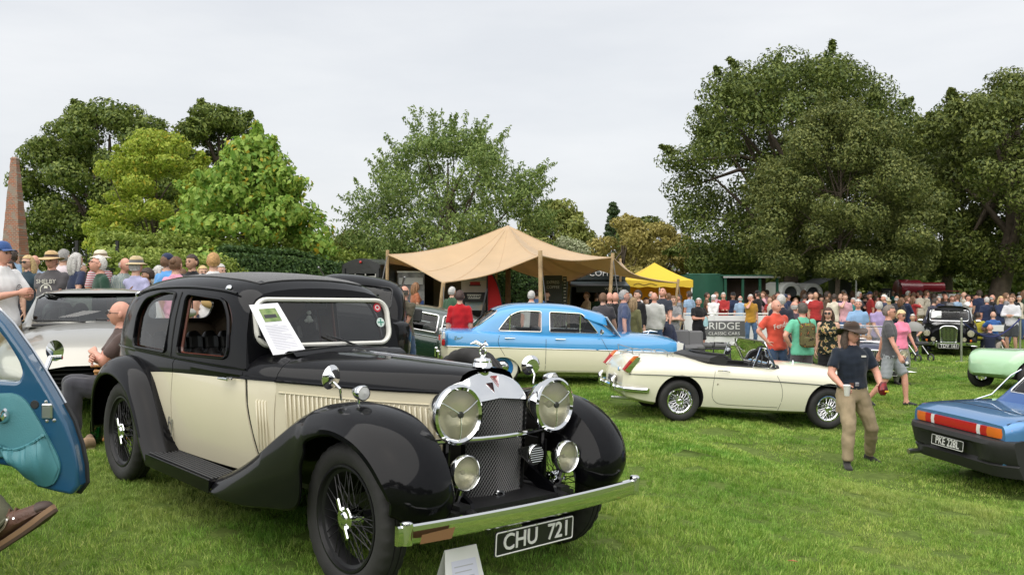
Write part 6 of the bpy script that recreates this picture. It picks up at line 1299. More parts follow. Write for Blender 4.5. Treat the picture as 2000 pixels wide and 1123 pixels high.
    for i in range(4):
        (x0, y0), (x1, y1) = cs[i], cs[(i+1) % 4]; rows = []
        for t in np.linspace(0, 1, 8):
            s = 1-t; z = ez+(pz-ez)*(t**1.25); rows.append([(x0*s+(x1-x0)*s*u, y0*s+(y1-y0)*s*u, z-.05*math.sin(math.pi*u)*s) for u in np.linspace(0, 1, 6)])
        MB().loft(rows, closed=False, smooth=True).build('roof_panel', YL, o)
        MB().loft([[(x0+(x1-x0)*u+.012*(1 if i == 1 else -1 if i == 3 else 0), y0+(y1-y0)*u+.012*(1 if i == 2 else -1 if i == 0 else 0), z+(.02*math.sin(u*25) if z < ez-.1 else -.05*math.sin(math.pi*u))) for u in np.linspace(0, 1, 20)] for z in (ez, ez-.26)], closed=False).build('valance', YL, o)
        MB().cyl((x0*.97, y0*.97, 0), (x0*.97, y0*.97, ez), .025, 6).build('pole', WHITE, o)
        if i: MB().loft([[(x0*.96+(x1-x0)*.96*u, y0*.96+(y1-y0)*.96*u+.03*math.sin(u*18), z) for u in np.linspace(0, 1, 20)] for z in (.02, ez-.15)], closed=False).build('side_wall', OR, o)
    MB().tube([(x, -hw-.03, ez-.15+.03*math.sin(x*14)) for x in np.linspace(-.95, -.1, 30)], .012, 5).build('valance_print', mat('print brown', (.2, .12, .02), .7), o); MB().cyl((0, -hw*.97, 0), (0, -hw*.97, ez), .02, 6).build('pole', WHITE, o)
    for k in range(5): MB().sphere((-.35+.1*k, hw*.9, 1.35), .07, n=8, m=6).build('hanging_fruit', mat('lemon', (.7, .5, .03), .5), o)
    # green stall and long white-topped stall
    D = 35; a = PX(1348, 600, D); g = float(gz(a.x, D)); o = thing('green_stall', 'dark green canvas stall beside the yellow gazebo', 'stall', Matrix.Translation((a.x, D, g))); GN = mat('green canvas', (.006, .075, .042), .7, var=.15, vscale=2); w = (1412-1348)/FPX*D
    MB().loft([[(w*u, .02*math.sin(u*9), z) for u in np.linspace(0, 1, 24)] for z in (0, 2.45)], closed=False).build('front_wall', GN, o); MB().loft([[(w*u, 0, 2.45), (w*u, 1.2, 2.5), (w*u, 2.4, 2.45)] for u in (0, 1)], closed=False, smooth=False).build('roof', GN, o)
    for x in (0, w): MB().box((x, 1.2, 1.22), (.03, 2.4, 2.45)).build('end_wall', GN, o)
    a = PX(1412, 600, D); o = thing('drinks_stall', 'long dark drinks stall with white awning edge behind the banner', 'stall', Matrix.Translation((a.x, D, float(gz(a.x, D))))); w = (1512-1412)/FPX*D
    MB().box((w/2, 1.2, 1.2), (w, .08, 2.4)).build('back_wall', mat('stall brown', (.07, .045, .035), .8, var=.3, vscale=2), o); MB().box((w/2, -.1, .5), (w, .5, 1.0), bev=.02).build('counter', mat('stall counter', (.05, .06, .07), .6), o); MB().box((w/2, .5, 2.42), (w+.2, 1.9, .05)).build('roof', GN, o); MB().box((w/2, -.5, 2.36), (w+.2, .05, .07)).build('awning_edge', mat('grey awning', (.35, .36, .36), .6), o)
    for k in range(4): MB().box((w*k/3, -.4, 1.2), (.09, .09, 2.4)).build('post', GN, o)
    # white arched trailers
    for i, (px, r_, lb) in enumerate(((1545, 20, 'left white arched trailer front among the trees'), (1588, 18, 'right white arched trailer front among the trees'))):
        D = 39.3; c = PX(px, 600, D); R0 = r_/FPX*D*1.05; g = float(gz(c.x, D)); o = thing('arched_trailer', lb, 'trailer', Matrix.Translation((c.x, D, g)), 'white arched trailers'); zc = PX(0, 572, D).z-g
        arc = lambda R, y: [(R*math.cos(t), y, zc+R*math.sin(t)) for t in np.linspace(-.35, math.pi+.35, 22)]
        MB().loft([arc(R0, 0), arc(R0, 3), ], closed=False).build('shell', WHITE, o); MB().loft([arc(R0, 0), arc(R0*.9, -.05), arc(R0*.62, -.05), arc(R0*.58, .15)], closed=False).build('front_arch', mat('off white', (.68, .69, .68), .4), o); MB().poly([(x*.6, .1, z) for x, _, z in arc(R0, 0)]).build('shade_sheet', mat('painted interior shade', (.05, .055, .06), .7), o); MB().box((0, 1.5, zc*.35), (R0*1.7, 2.9, zc*.5), bev=.05).build('chassis', DARK, o)  # flat dark sheet across the arch stands in for the shade inside
    # black signs, flagpole
    b, w, h = board('sign_board', 'black sign with white crossed shield emblem on the crowd edge', 'sign', 1722, 1741, 563, 597, 40, BKB); MB().tube([(w*.2, -.03, h*.85), (w*.8, -.03, h*.85), (w*.75, -.03, h*.4), (w*.5, -.03, h*.15), (w*.25, -.03, h*.4)], .02, 5, closed=True).build('shield_outline', WT, b)
    for s in (-1, 1): MB().tube([(w*.5-s*w*.18, -.03, h*.75), (w*.5+s*w*.18, -.03, h*.35)], .018, 5).build('crossed_bar', WT, b)
    f = thing('flagpole', 'thin white pole standing among the far crowd', 'pole', Matrix.Translation(at(1672, 38))); MB().cyl((0, 0, 0), (0, 0, 2.5), .04, 8).build('mast', WHITE, f); MB().lathe([(.001, .06), (.05, .03), (.04, 0)], 8).build('finial', WHITE, f, Matrix.Translation((0, 0, 2.5)))
    D = 41; c = PX(1638, 600, D); o = thing('dark_marquee', 'dark marquee with grey roof slope behind the young tree trunk', 'marquee', Matrix.Translation((c.x, D, float(gz(c.x, D))))); MB().loft([[(x, 0, z), (x, 3, z)] for x, z in ((-1.3, 1.5), (-1.1, 2.0), (-.2, 2.4), (.6, 2.42), (.6, 0.1))], closed=False, smooth=False).build('roof', mat('grey marquee', (.16, .17, .18), .6), o); MB().box((-.35, 1.5, .75), (1.8, 2.8, 1.5)).build('walls', mat('dark marquee wall', (.03, .032, .035), .7), o)
    # crimson tanker
    D = 43; c = PX(1750, 590, D); g = float(gz(c.x, D)); o = thing('crimson_tanker_bar', 'crimson vintage tanker with flared awning behind the crowd', 'vehicle', Matrix.Translation((c.x, D, g))); RD = mat('crimson paint', (.30, .012, .03), .35, 0, .6); z = PX(0, 570, D).z-g
    MB().tube([(0, 0, z), (.06, 0, z), (1.1, 0, z), (1.16, 0, z)], [.35, .58, .58, .35], 20).build('tank', RD, o); MB().tube([(1.16, 0, z+.22), (2.3, 0, z+.22), (2.34, 0, z+.22)], [.24, .24, .1], 16).build('front_tank', RD, o); MB().tube([(.35, 0, z+.45), (.35, 0, z+.6)], [.25, .25], 14).build('filler_dome', RD, o); MB().box((1.8, -.7, z+.05), (1.5, 1.0, .05), M=Matrix.Rotation(.0, 4, 'X')).build('awning', RD, o); MB().box((1.1, 0, z*.35), (2.2, 1.2, z*.55), bev=.05).build('chassis', RD, o); MB().lathe([(.001, .04), (.06, .03), (.08, 0)], 14).build('lamp', CHROME, o, axisZ((.75, -.52, z), (0, -1, 0))); MB().box((.28, -.5, z+.05), (.16, .02, .1)).build('label_plate', WT, o)
    c = PX(1835, 595, 44); o = thing('white_van', 'white vehicle roof half hidden behind the crowd beside the tanker', 'van', Matrix.Translation((c.x, 44, float(gz(c.x, 44))))); MB().loft([[(x, -.8, 0), (x, -.85, .9), (x, -.7, h), (x, .7, h), (x, .85, .9), (x, .8, 0)] for x, h in ((-.9, .8), (-.8, 1.3), (-.5, 1.62), (.8, 1.65), (1.3, 1.2), (1.35, .8))], caps=True).build('body', WHITE, o); MB().box((0, -.79, 1.3), (1.2, .05, .3)).build('side_window', DARKPL, o)
    # banner fence
    D = 30; x0 = PX(1336, 0, D).x; x1 = PX(1512, 0, D).x; g = float(gz((x0+x1)/2, D)); o = thing('banner_fence', 'white banner fence with grey panel reading BRIDGE CLASSIC CARS', 'fence', Matrix.Translation((x0, D, g))); L_ = x1-x0; h = 1.12; BW_ = mat('white banner vinyl', (.74, .74, .75), .5, var=.03, vscale=1)
    k = 3
    for i in range(k): MB().loft([[(L_*(i+u)/k+(0.004 if u == 0 else -.004 if u == 1 else 0), -.02-.02*math.sin(u*math.pi*3), z) for u in np.linspace(0, 1, 10)] for z in (.05, h-.06)], closed=False).build('banner_panel', BW_, o)
    for i in range(k+1): MB().cyl((L_*i/k, .02, 0), (L_*i/k, .02, h+.03), .022, 8).build('post', WHITE, o)
    MB().cyl((0, .02, h), (L_, .02, h), .022, 8).build('top_rail', WHITE, o)
    gx0 = PX(1362, 0, D).x-x0; gx1 = PX(1457, 0, D).x-x0; MB().box(((gx0+gx1)/2, -.05, .62), (gx1-gx0, .008, .52)).build('grey_panel', mat('banner grey', (.115, .115, .12), .5), o)
    lettering('BRIDGE', .34, WT, o, Matrix.Translation((gx0+.80, -.06, .70)) @ Matrix.Rotation(R_(90), 4, 'X'), 'lettering', depth=.002, sx=1.12); lettering('CLASSIC CARS', .145, WT, o, Matrix.Translation((gx0+.90, -.06, .45)) @ Matrix.Rotation(R_(90), 4, 'X'), 'lettering', depth=.002, sx=1.15)
    # grey garden sofas
    CU = mat('grey cushion', (.13, .13, .135), .9, bump=.2, bscale=80); FRM = mat('dark frame', (.03, .03, .032), .5)
    def sofa(px, D, yaw, w, label, back=True):
        o = thing('garden_sofa', label, 'sofa', Matrix.Translation(at(px, D)) @ Matrix.Rotation(R_(yaw), 4, 'Z'), 'grey garden sofas')
        for x in (-w/2+.04, w/2-.04):
            for y in (-.3, .3): MB().box((x, y, .14), (.04, .04, .28)).build('leg', FRM, o)
        MB().box((0, 0, .30), (w, .7, .05), bev=.01).build('frame', FRM, o); n = max(1, round(w/.6))
        for i in range(n):
            MB().box((-w/2+w*(i+.5)/n, 0, .39), (w/n-.02, .68, .13), bev=.04).build('seat_cushion', CU, o)
            if back: MB().box((-w/2+w*(i+.5)/n, .33, .66), (w/n-.02, .15, .45), bev=.05, M=Matrix.Rotation(R_(-8), 4, 'X')).build('back_cushion', CU, o)
    sofa(1310, 22.3, 5, 1.25, 'grey garden sofa under man in navy suit'); sofa(1345, 25.3, -8, .9, 'grey garden sofa with upright cushions in front of the banner'); sofa(1388, 26.2, 0, 1.1, 'low backless grey garden bench in front of the banner', False)
    # rope barrier, pushchair, folding chair
    CHP = mat('brushed post', (.5, .5, .46), .3, .9)
    ps = []
    for i, (px, D) in enumerate(((1878, 24.8), (1993, 26.4))):
        q = at(px, D); ps.append(q); o = thing('rope_post', ('brushed metal rope post in front of the black saloon TDV 161', 'brushed metal rope post at the right edge by man in grey polo')[i], 'post', Matrix.Translation(q), 'rope barrier posts'); MB().lathe([(.001, .012), (.14, .012), (.16, .004), (.16, 0)], 20).build('base', CHP, o); MB().cyl((0, 0, 0), (0, 0, 1.2), .03, 10).build('upright', CHP, o); MB().lathe([(.03, 0), (.035, .01), (.02, .03), (.001, .035)], 10).build('cap', CHP, o, Matrix.Translation((0, 0, 1.2)))
    a = ps[0]+Vector((0, 0, 1.15)); b = ps[1]+Vector((0, 0, 1.15)); M = Matrix.Translation(a); MB().tube([tuple(a.lerp(b, t)-a-Vector((0, 0, .5*math.sin(math.pi*t)))) for t in np.linspace(0, 1, 14)], .022, 6).build('barrier_rope', mat('navy rope', (.01, .015, .10), .7), None, M); tag(bpy.context.scene.objects['barrier_rope'], 'drooping navy rope between the two metal posts', 'rope')
    o = thing('pushchair', 'grey pushchair with hooded seat and turquoise pocket', 'pushchair', Matrix.Translation(at(1788, 25)) @ Matrix.Rotation(.4, 4, 'Z')); 
    for x in (-.24, .24):
        for y in (-.32, .32): MB().tube([(x+.0, y+.1*math.cos(t), .1+.1*math.sin(t)) for t in np.linspace(0, 2*math.pi, 14, endpoint=False)], .025, 6, closed=True).build('wheel', DARKPL, o)
        MB().tube([(x, -.32, .1), (x, .1, .55), (x, .45, 1.02)], .016, 6).build('frame_tube', STEEL, o); MB().tube([(x, .32, .1), (x, .0, .5)], .016, 6).build('frame_tube', STEEL, o)
    MB().box((0, -.05, .5), (.42, .5, .1), bev=.03).build('seat', FRM, o); MB().box((0, .16, .72), (.42, .08, .5), bev=.03).build('backrest', FRM, o); MB().lathe([(.28, 0), (.27, .1), (.2, .2), (.1, .25), (.001, .26)], 16, a0=180, a1=360, M=Matrix.Translation((0, .1, .85)) @ Matrix.Diagonal((.85, 1.3, 1, 1))).build('hood', mat('grey hood', (.22, .22, .21), .8), o); MB().box((.0, .36, .42), (.3, .16, .14), bev=.03).build('basket', mat('turquoise bag', (.0, .28, .35), .6), o)
    o = thing('folding_chair', 'white folding chair under person in blue T-shirt', 'chair', Matrix.Translation(at(1940, 28.6)) @ Matrix.Rotation(R_(175), 4, 'Z'))
    for s in (-1, 1): MB().tube([(s*.24, .25, 0), (s*.24, -.2, .45)], .014, 6).build('leg', WHITE, o); MB().tube([(s*.24, -.25, 0), (s*.24, .22, .45), (s*.24, .28, .85)], .014, 6).build('leg', WHITE, o)
    MB().box((0, 0, .44), (.48, .42, .03), bev=.008).build('seat', WHITE, o); MB().box((0, .27, .75), (.48, .02, .2), bev=.006).build('backrest', WHITE, o)
    # black horsebox bar
    D = 24.5; c = PX(705, 600, D); g = float(gz(c.x, D)); o = thing('black_horsebox', 'black vintage horsebox with arched roof and framed openings by the hedge', 'trailer', Matrix.Translation((c.x, D, g)) @ Matrix.Rotation(R_(-24), 4, 'Z')); H = PX(0, 505, D).z-g; BH_ = mat('black trailer paint', (.014, .014, .015), .4, 0, .4)
    arch = lambda y, s=1: [(x*s, y, H-.22+.22*math.cos(x/.62*1.35)) for x in np.linspace(-.62, .62, 12)]
    MB().loft([arch(0), arch(2.2)], closed=False).build('roof', BH_, o); MB().poly(arch(0)+[(.62, 0, H-.42), (-.62, 0, H-.42)]).build('front_arch', BH_, o)
    for s in (-1, 1): MB().box((s*.61, 1.1, (H-.15)/2), (.04, 2.2, H-.2)).build('side_wall', BH_, o); MB().box((s*.56, -.01, H*.5), (.09, .05, H*.75)).build('front_post', BH_, o)
    MB().box((0, 0, .55), (1.2, .05, 1.1)).build('front_panel', BH_, o); MB().box((0, 2.15, H/2), (1.2, .05, H-.3)).build('rear_panel', DARK, o)
    for z in (H-.50, H-.62): MB().box((0, -.03, z), (1.02, .025, .03)).build('slat', mat('weathered slat', (.35, .34, .32), .7), o)
    for x in (-.5, -.17, .17, .5): MB().box((x, -.03, H-.65), (.03, .02, .45)).build('slat', mat('weathered slat'), o)
    MB().lathe([(.001, .02), (.03, .015), (.04, 0)], 10).build('marker_lamp', REDL, o, axisZ((0, -.03, H-.1), (0, -1, 0)))
    for s in (-1, 1): wheel(o, (s*.66, 1.2, .3), -1, .3, .16, .18, 'cap', STEEL, n=24).rotation_euler = (0, R_(90*s), 0)
    # cottages beyond the gazebo
    for i, (px, wpx, top, D, lb) in enumerate(((1234, 30, 497, 58, 'grey-roofed cottage gable left of the yellow gazebo peak'), (1322, 34, 503, 60, 'grey-roofed cottage gable right of the yellow gazebo peak'))):
        c = PX(px, 600, D); g = float(gz(c.x, D)); o = thing('cottage', lb, 'house', Matrix.Translation((c.x, D, g)), 'cottages beyond the gazebo'); hw = wpx/FPX*D*.6; tz = PX(0, top, D).z-g; ez = tz-hw*.95; WL = mat('cottage wall', (.33, .33, .34), .8); RF = mat('cottage slate', (.12, .115, .12), .7, var=.2, vscale=6)
        MB().loft([[(-hw, y, 0), (-hw, y, ez), (0, y, tz-.05), (hw, y, ez), (hw, y, 0)] for y in (0, 4)], caps=True, smooth=False).build('wall', WL, o)
        for s in (-1, 1): MB().add([(0, -.15, tz), (s*(hw+.2), -.15, ez-.2), (s*(hw+.2), 4, ez-.2), (0, 4, tz), (0, -.15, tz+.08), (s*(hw+.2), -.15, ez-.12), (s*(hw+.2), 4, ez-.12), (0, 4, tz+.08)], [(0, 1, 2, 3), (4, 5, 6, 7), (0, 1, 5, 4), (1, 2, 6, 5), (2, 3, 7, 6)], 0, False).build('roof', RF, o); MB().tube([(0, -.18, tz), (s*(hw+.2), -.18, ez-.2)], .06, 4).build('bargeboard', WHITE, o)
        w = MB().box((0, -.02, ez*.8), (.5, .06, .7)).build('window', WHITE, o); MB().box((0, -.05, ez*.8), (.4, .03, .6)).build('pane', GLASSB, w)
stands()
# ---------------------------------------------------------------- people
SKINS = {'p': (.56, .33, .24), 'r': (.58, .29, .21), 't': (.46, .26, .17), 'd': (.10, .05, .03)}
def skinm(k): return mat('skin '+k, SKINS[k], .5, sss=.0, var=.08, vscale=25)
def cloth(c, key=None, **k): return mat(key or 'cloth %.2f %.2f %.2f' % tuple(c), c, .85, sheen=.2, spec=.2, bump=.25, bscale=220, var=.10, vscale=7, **k)
def pattern(key, c1, c2, kind, scale=20):
    if key in _M: return _M[key]
    m = mat(key, c1, .85, spec=.2); nt = m.node_tree; N = nt.nodes.new; L = nt.links.new; b = nt.nodes['Principled BSDF']; tc = N('ShaderNodeTexCoord'); rp = N('ShaderNodeValToRGB'); e = rp.color_ramp.elements; rp.color_ramp.interpolation = 'CONSTANT'
    e[0].color = (*c1, 1); e[1].color = (*c2, 1); e[1].position = .5
    if kind == 'stripe': t = N('ShaderNodeTexWave'); t.bands_direction = 'Z'; t.inputs['Scale'].default_value = scale; L(tc.outputs['Object'], t.inputs[0]); L(t.outputs[1], rp.inputs[0])
    elif kind == 'spots': t = N('ShaderNodeTexVoronoi'); t.inputs['Scale'].default_value = scale; e[1].position = .38; e[0].color = (*c2, 1); e[1].color = (*c1, 1); L(tc.outputs['Object'], t.inputs[0]); L(t.outputs[0], rp.inputs[0])
    elif kind == 'check':
        a = N('ShaderNodeTexWave'); a.bands_direction = 'Z'; a.inputs['Scale'].default_value = scale; c = N('ShaderNodeTexWave'); c.bands_direction = 'X'; c.inputs['Scale'].default_value = scale; mm = N('ShaderNodeMath'); mm.operation = 'MAXIMUM'
        L(tc.outputs['Object'], a.inputs[0]); L(tc.outputs['Object'], c.inputs[0]); L(a.outputs[1], mm.inputs[0]); L(c.outputs[1], mm.inputs[1]); e[1].position = .7; L(mm.outputs[0], rp.inputs[0])
    elif kind == 'floral': t = N('ShaderNodeTexNoise'); t.inputs['Scale'].default_value = scale; rp.color_ramp.interpolation = 'CONSTANT'; e[1].position = .55; x = e.new(.62); x.color = (.4, .12, .05, 1); x = e.new(.66); x.color = (.1, .16, .03, 1); L(tc.outputs['Object'], t.inputs[0]); L(t.outputs[0], rp.inputs[0])
    L(rp.outputs[0], b.inputs['Base Color']); return m
EYE = mat('eye', (.03, .02, .018), .2); LIP = mat('lips', (.36, .13, .11), .5)
def sm(a, b, x): t = np.clip((x-a)/(b-a), 0, 1); return t*t*(3-2*t)
def head_pts(n=28, m=22, off=0.0):
    """head grid facing -Y; chin at z=-.118, crown at +.118 (metres)"""
    th = np.linspace(.02, np.pi-.02, m); ph = np.linspace(0, 2*np.pi, n, endpoint=False)
    T, P = np.meshgrid(th, ph, indexing='ij'); sx = np.sin(T)*np.sin(P); sy = -np.sin(T)*np.cos(P); sz = np.cos(T); fr = np.clip(-sy, 0, 1)
    jaw = sm(.05, .95, -sz); wx = .078*(1-.30*jaw)+off; x = wx*sx; y = (.100+off)*sy+.012; z = (.118+off)*sz
    y = np.where(sy > 0, y*(1-.18*jaw)+.0, y); y = y-.018*jaw*fr-.006*fr*np.exp(-((sz+.85)/.25)**2)
    g = lambda cx, cz, s: np.exp(-((sx-cx)**2+(sz-cz)**2)/(2*s*s))*fr
    if off == 0:
        y = y-.024*g(0, -.16, .085)-.012*g(0, .0, .07)+.009*(g(.36, .06, .15)+g(-.36, .06, .15))-.006*np.exp(-((sz-.24)/.1)**2)*fr*(np.abs(sx) < .6)+.004*g(0, -.42, .12)-.004*g(0, -.52, .1)-.005*(g(.5, -.15, .2)+g(-.5, -.15, .2))
    return np.stack([x, y, z], -1), (sx, sy, sz)
def add_head(mb, M, fine=True, ears=True):
    n, m = (28, 22) if fine else (16, 12)
    P, _ = head_pts(n, m); mb.loft([[tuple(p) for p in r] for r in P], 0, True, True, True, M)
    for s in (-1, 1):
        mb.sphere((s*.08, .018, -.005), (.012, .022, .034), 0, 8, 6, M)
        if fine: mb.sphere((s*.030, -.078, .010), (.0125, .008, .0085), 6, 8, 6, M); mb.tube([(s*.014, -.094, .031), (s*.032, -.092, .037), (s*.05, -.08, .031)], .004, 5, 4, M=M)
    if fine: mb.tube([(-.025, -.092, -.062), (0, -.1015, -.060), (.025, -.092, -.062)], [.003, .006, .003], 6, 7, M=M)
def hair_mb(style, fine=True):
    mb = MB(); n, m = (32, 24) if fine else (18, 14)
    P, (sx, sy, sz) = head_pts(n, m, .013); Pi, _ = head_pts(n, m, -.004)
    P = P+rng.normal(0, .0022, P.shape)
    front = -sy
    line = {'short': .52, 'long': .50, 'balding': 2, 'crop': .55, 'bun': .5, 'curly': .45}.get(style, .52)
    keep = np.where(front > .35, sz > line-.25*(1-front)*0, np.where(front > -.05, sz > .05+ (line-.05)*np.clip((front+.05)/.4, 0, 1), sz > -.48))
    if style == 'balding': keep = (front < .1) & (sz > -.45) & (sz < .42-.35*np.clip(front+.4, 0, 1))
    if style in ('curly',): P = P+np.stack([sx, sy, sz], -1)*.018
    vs = [tuple(p) for p in P.reshape(-1, 3)]+[tuple(p) for p in Pi.reshape(-1, 3)]; N_ = n*m; fs = []
    cell = np.zeros((m-1, n), bool)
    for i in range(m-1):
        for j in range(n): cell[i, j] = keep[i, j] and keep[i+1, j] and keep[i, (j+1) % n] and keep[i+1, (j+1) % n]
    for i in range(m-1):
        for j in range(n):
            if not cell[i, j]: continue
            a, b, c, d = i*n+j, i*n+(j+1) % n, (i+1)*n+(j+1) % n, (i+1)*n+j; fs.append((a, b, c, d))
            for (u, v, ii, jj) in ((a, b, i-1, j), (c, d, i+1, j), (b, c, i, (j+1) % n), (d, a, i, (j-1) % n)):
                if ii < 0 or ii >= m-1 or not cell[ii, jj]: fs.append((u, v, v+N_, u+N_))
    mb.add(vs, fs, 0)
    if style == 'long':
        for s in (-1, 1):
            mb.tube([(s*.06, .0, .06), (s*.085, .02, -.02), (s*.088, .03, -.10), (s*.08, .04, -.19), (s*.07, .05, -.25)], [.03, .034, .036, .032, .012], 8)
        mb.tube([(0, .085, .05), (0, .10, -.05), (0, .10, -.16), (0, .09, -.26)], [.05, .065, .065, .02], 10)
        mb.tube([(-.05, .07, .0), (-.06, .09, -.1), (-.05, .09, -.25)], [.04, .045, .015], 8); mb.tube([(.05, .07, .0), (.06, .09, -.1), (.05, .09, -.25)], [.04, .045, .015], 8)
    if style == 'bun': mb.sphere((0, .10, .05), (.05, .045, .05), 0, 10, 8)
    if style == 'tail': mb.tube([(0, .10, .03), (0, .14, -.02), (0, .13, -.16), (0, .11, -.24)], [.025, .035, .03, .008], 8)
    return mb
def hat_mb(kind):
    mb = MB()
    if kind == 'cap':
        mb.lathe([(.002, .135), (.04, .13), (.075, .105), (.092, .06), (.096, .03), (.09, .028)], 20); rows = [[(x, -.07-.10*math.sqrt(max(0, 1-(x/.085)**2))*t, .038-.016*t+.01*(1-(x/.085)**2)) for x in np.linspace(-.082, .082, 9)] for t in (0, .5, 1)]
        mb.loft(rows, closed=False); mb.loft([[(p[0], p[1], p[2]-.004) for p in r] for r in rows], closed=False)
    else:
        w = {'straw': .17, 'brim': .175, 'panama': .15}[kind]; n = 28; prof = [(.002, .135), (.05, .133), (.078, .12), (.088, .085), (.095, .045)]; rings = [[(r*math.cos(2*math.pi*j/n), r*1.18*math.sin(2*math.pi*j/n), z-(.012*math.cos(4*math.pi*j/n) if r < .06 else 0)) for j in range(n)] for r, z in prof]
        for t in (.35, .75, 1, 1.0):
            r = .095+(w-.095)*t; curl = {'brim': .035, 'straw': .012, 'panama': -.004}[kind]
            rings.append([(r*math.cos(2*math.pi*j/n), r*1.15*math.sin(2*math.pi*j/n), .042-.012*t+curl*t*t*math.cos(2*2*math.pi*j/n)-.012*t*abs(math.sin(2*math.pi*j/n))) for j in range(n)])
        rings[-1] = [(x*.97, y*.97, z-.006) for x, y, z in rings[-1]]; mb.loft(rings, 0, True, False, mfun=lambda i, j: 1 if i == 3 else 0)
    return mb
def ik(S, T, a, b, pole):
    S, T, pole = Vector(S), Vector(T), Vector(pole); d = T-S; L = d.length; mx = (a+b)*.995
    if L > mx: T = S+d*(mx/L); d = T-S; L = mx
    u = d.normalized(); x = (a*a-b*b+L*L)/(2*L); h = math.sqrt(max(0, a*a-x*x)); p = pole-u*pole.dot(u); p = p.normalized() if p.length > 1e-5 else Vector((1, 0, 0))
    return S+u*x+p*h, T
HANDS = {'down': ((.25, .01, .80), (.3, .6, 0)), 'hip': ((.20, -.03, .99), (1, .5, -.1)), 'pocket': ((.21, -.05, .90), (.5, 1, 0)), 'chest': ((.05, -.26, 1.16), (.7, .3, -.6)), 'fold': ((-.10, -.21, 1.13), (.9, -.1, -.6)), 'face': ((.05, -.17, 1.52), (.6, -.2, -.8)), 'back': ((.02, .17, .93), (1, .5, 0)), 'phone': ((.08, -.30, 1.22), (.6, .2, -.7)), 'clasp': ((.02, -.20, .92), (.8, .3, 0)), 'fwd': ((.22, -.42, 1.08), (.4, .5, -.7)), 'swingf': ((.25, -.20, .86), (.3, .8, 0)), 'swingb': ((.26, .20, .84), (.3, .8, 0)), 'cup': ((.24, -.27, 1.08), (.5, .7, -.3)), 'lap': ((.12, -.30, .62), (.8, .3, 0)), 'side': ((.45, .05, 1.0), (.3, .5, 0))}
def hand_mb(mb, wrist, direc, side, curl=.5, palm=None):
    """five-fingered hand joined to the body mesh"""
    x = Vector(direc).normalized(); pn = Vector(palm if palm is not None else (-side, 0, 0)); pn = (pn-x*pn.dot(x)); pn = pn.normalized() if pn.length > 1e-3 else Vector((0, 1, 0)); y = pn.cross(x)
    if y.dot(Vector((0, -1, 0))) < 0 and palm is None: y = -y
    W = Vector(wrist); P = lambda a, b, c: W+x*a+y*b+pn*c
    mb.tube([P(-.03, 0, 0), P(.01, 0, 0), P(.05, 0, .002), P(.085, 0, .004)], [.026, .03, .04, .036], 10, 0, flat=.48) if False else None
    rings = []
    for a, hw, ht in ((-.03, .026, .022), (.0, .028, .018), (.03, .038, .017), (.065, .042, .015), (.09, .038, .012)):
        rings.append([P(a, hw*math.cos(t), ht*math.sin(t)) for t in np.linspace(0, 2*math.pi, 10, endpoint=False)])
    mb.loft([[tuple(p) for p in r] for r in rings], 0, True, True)
    for k, (b, L, r) in enumerate(((.030, .070, .0085), (.010, .078, .009), (-.011, .072, .0085), (-.030, .056, .0075))):
        pts = [P(.075, b, 0)]; ang = 0; pos = (.085, 0)
        for s in range(3): ang += curl*(.5+.5*s)*.9; pos = (pos[0]+L/3*math.cos(ang), pos[1]+L/3*math.sin(ang)); pts.append(P(pos[0], b*(1-.03*s), pos[1]))
        mb.tube(pts, [r, r, r*.92, r*.7], 6, 0)
    mb.tube([P(.015, .028, .004), P(.04, .052, .016+.01*curl), P(.065, .058, .028+.02*curl), P(.085, .052, .036+.03*curl)], [.013, .0115, .0105, .008], 6, 0)
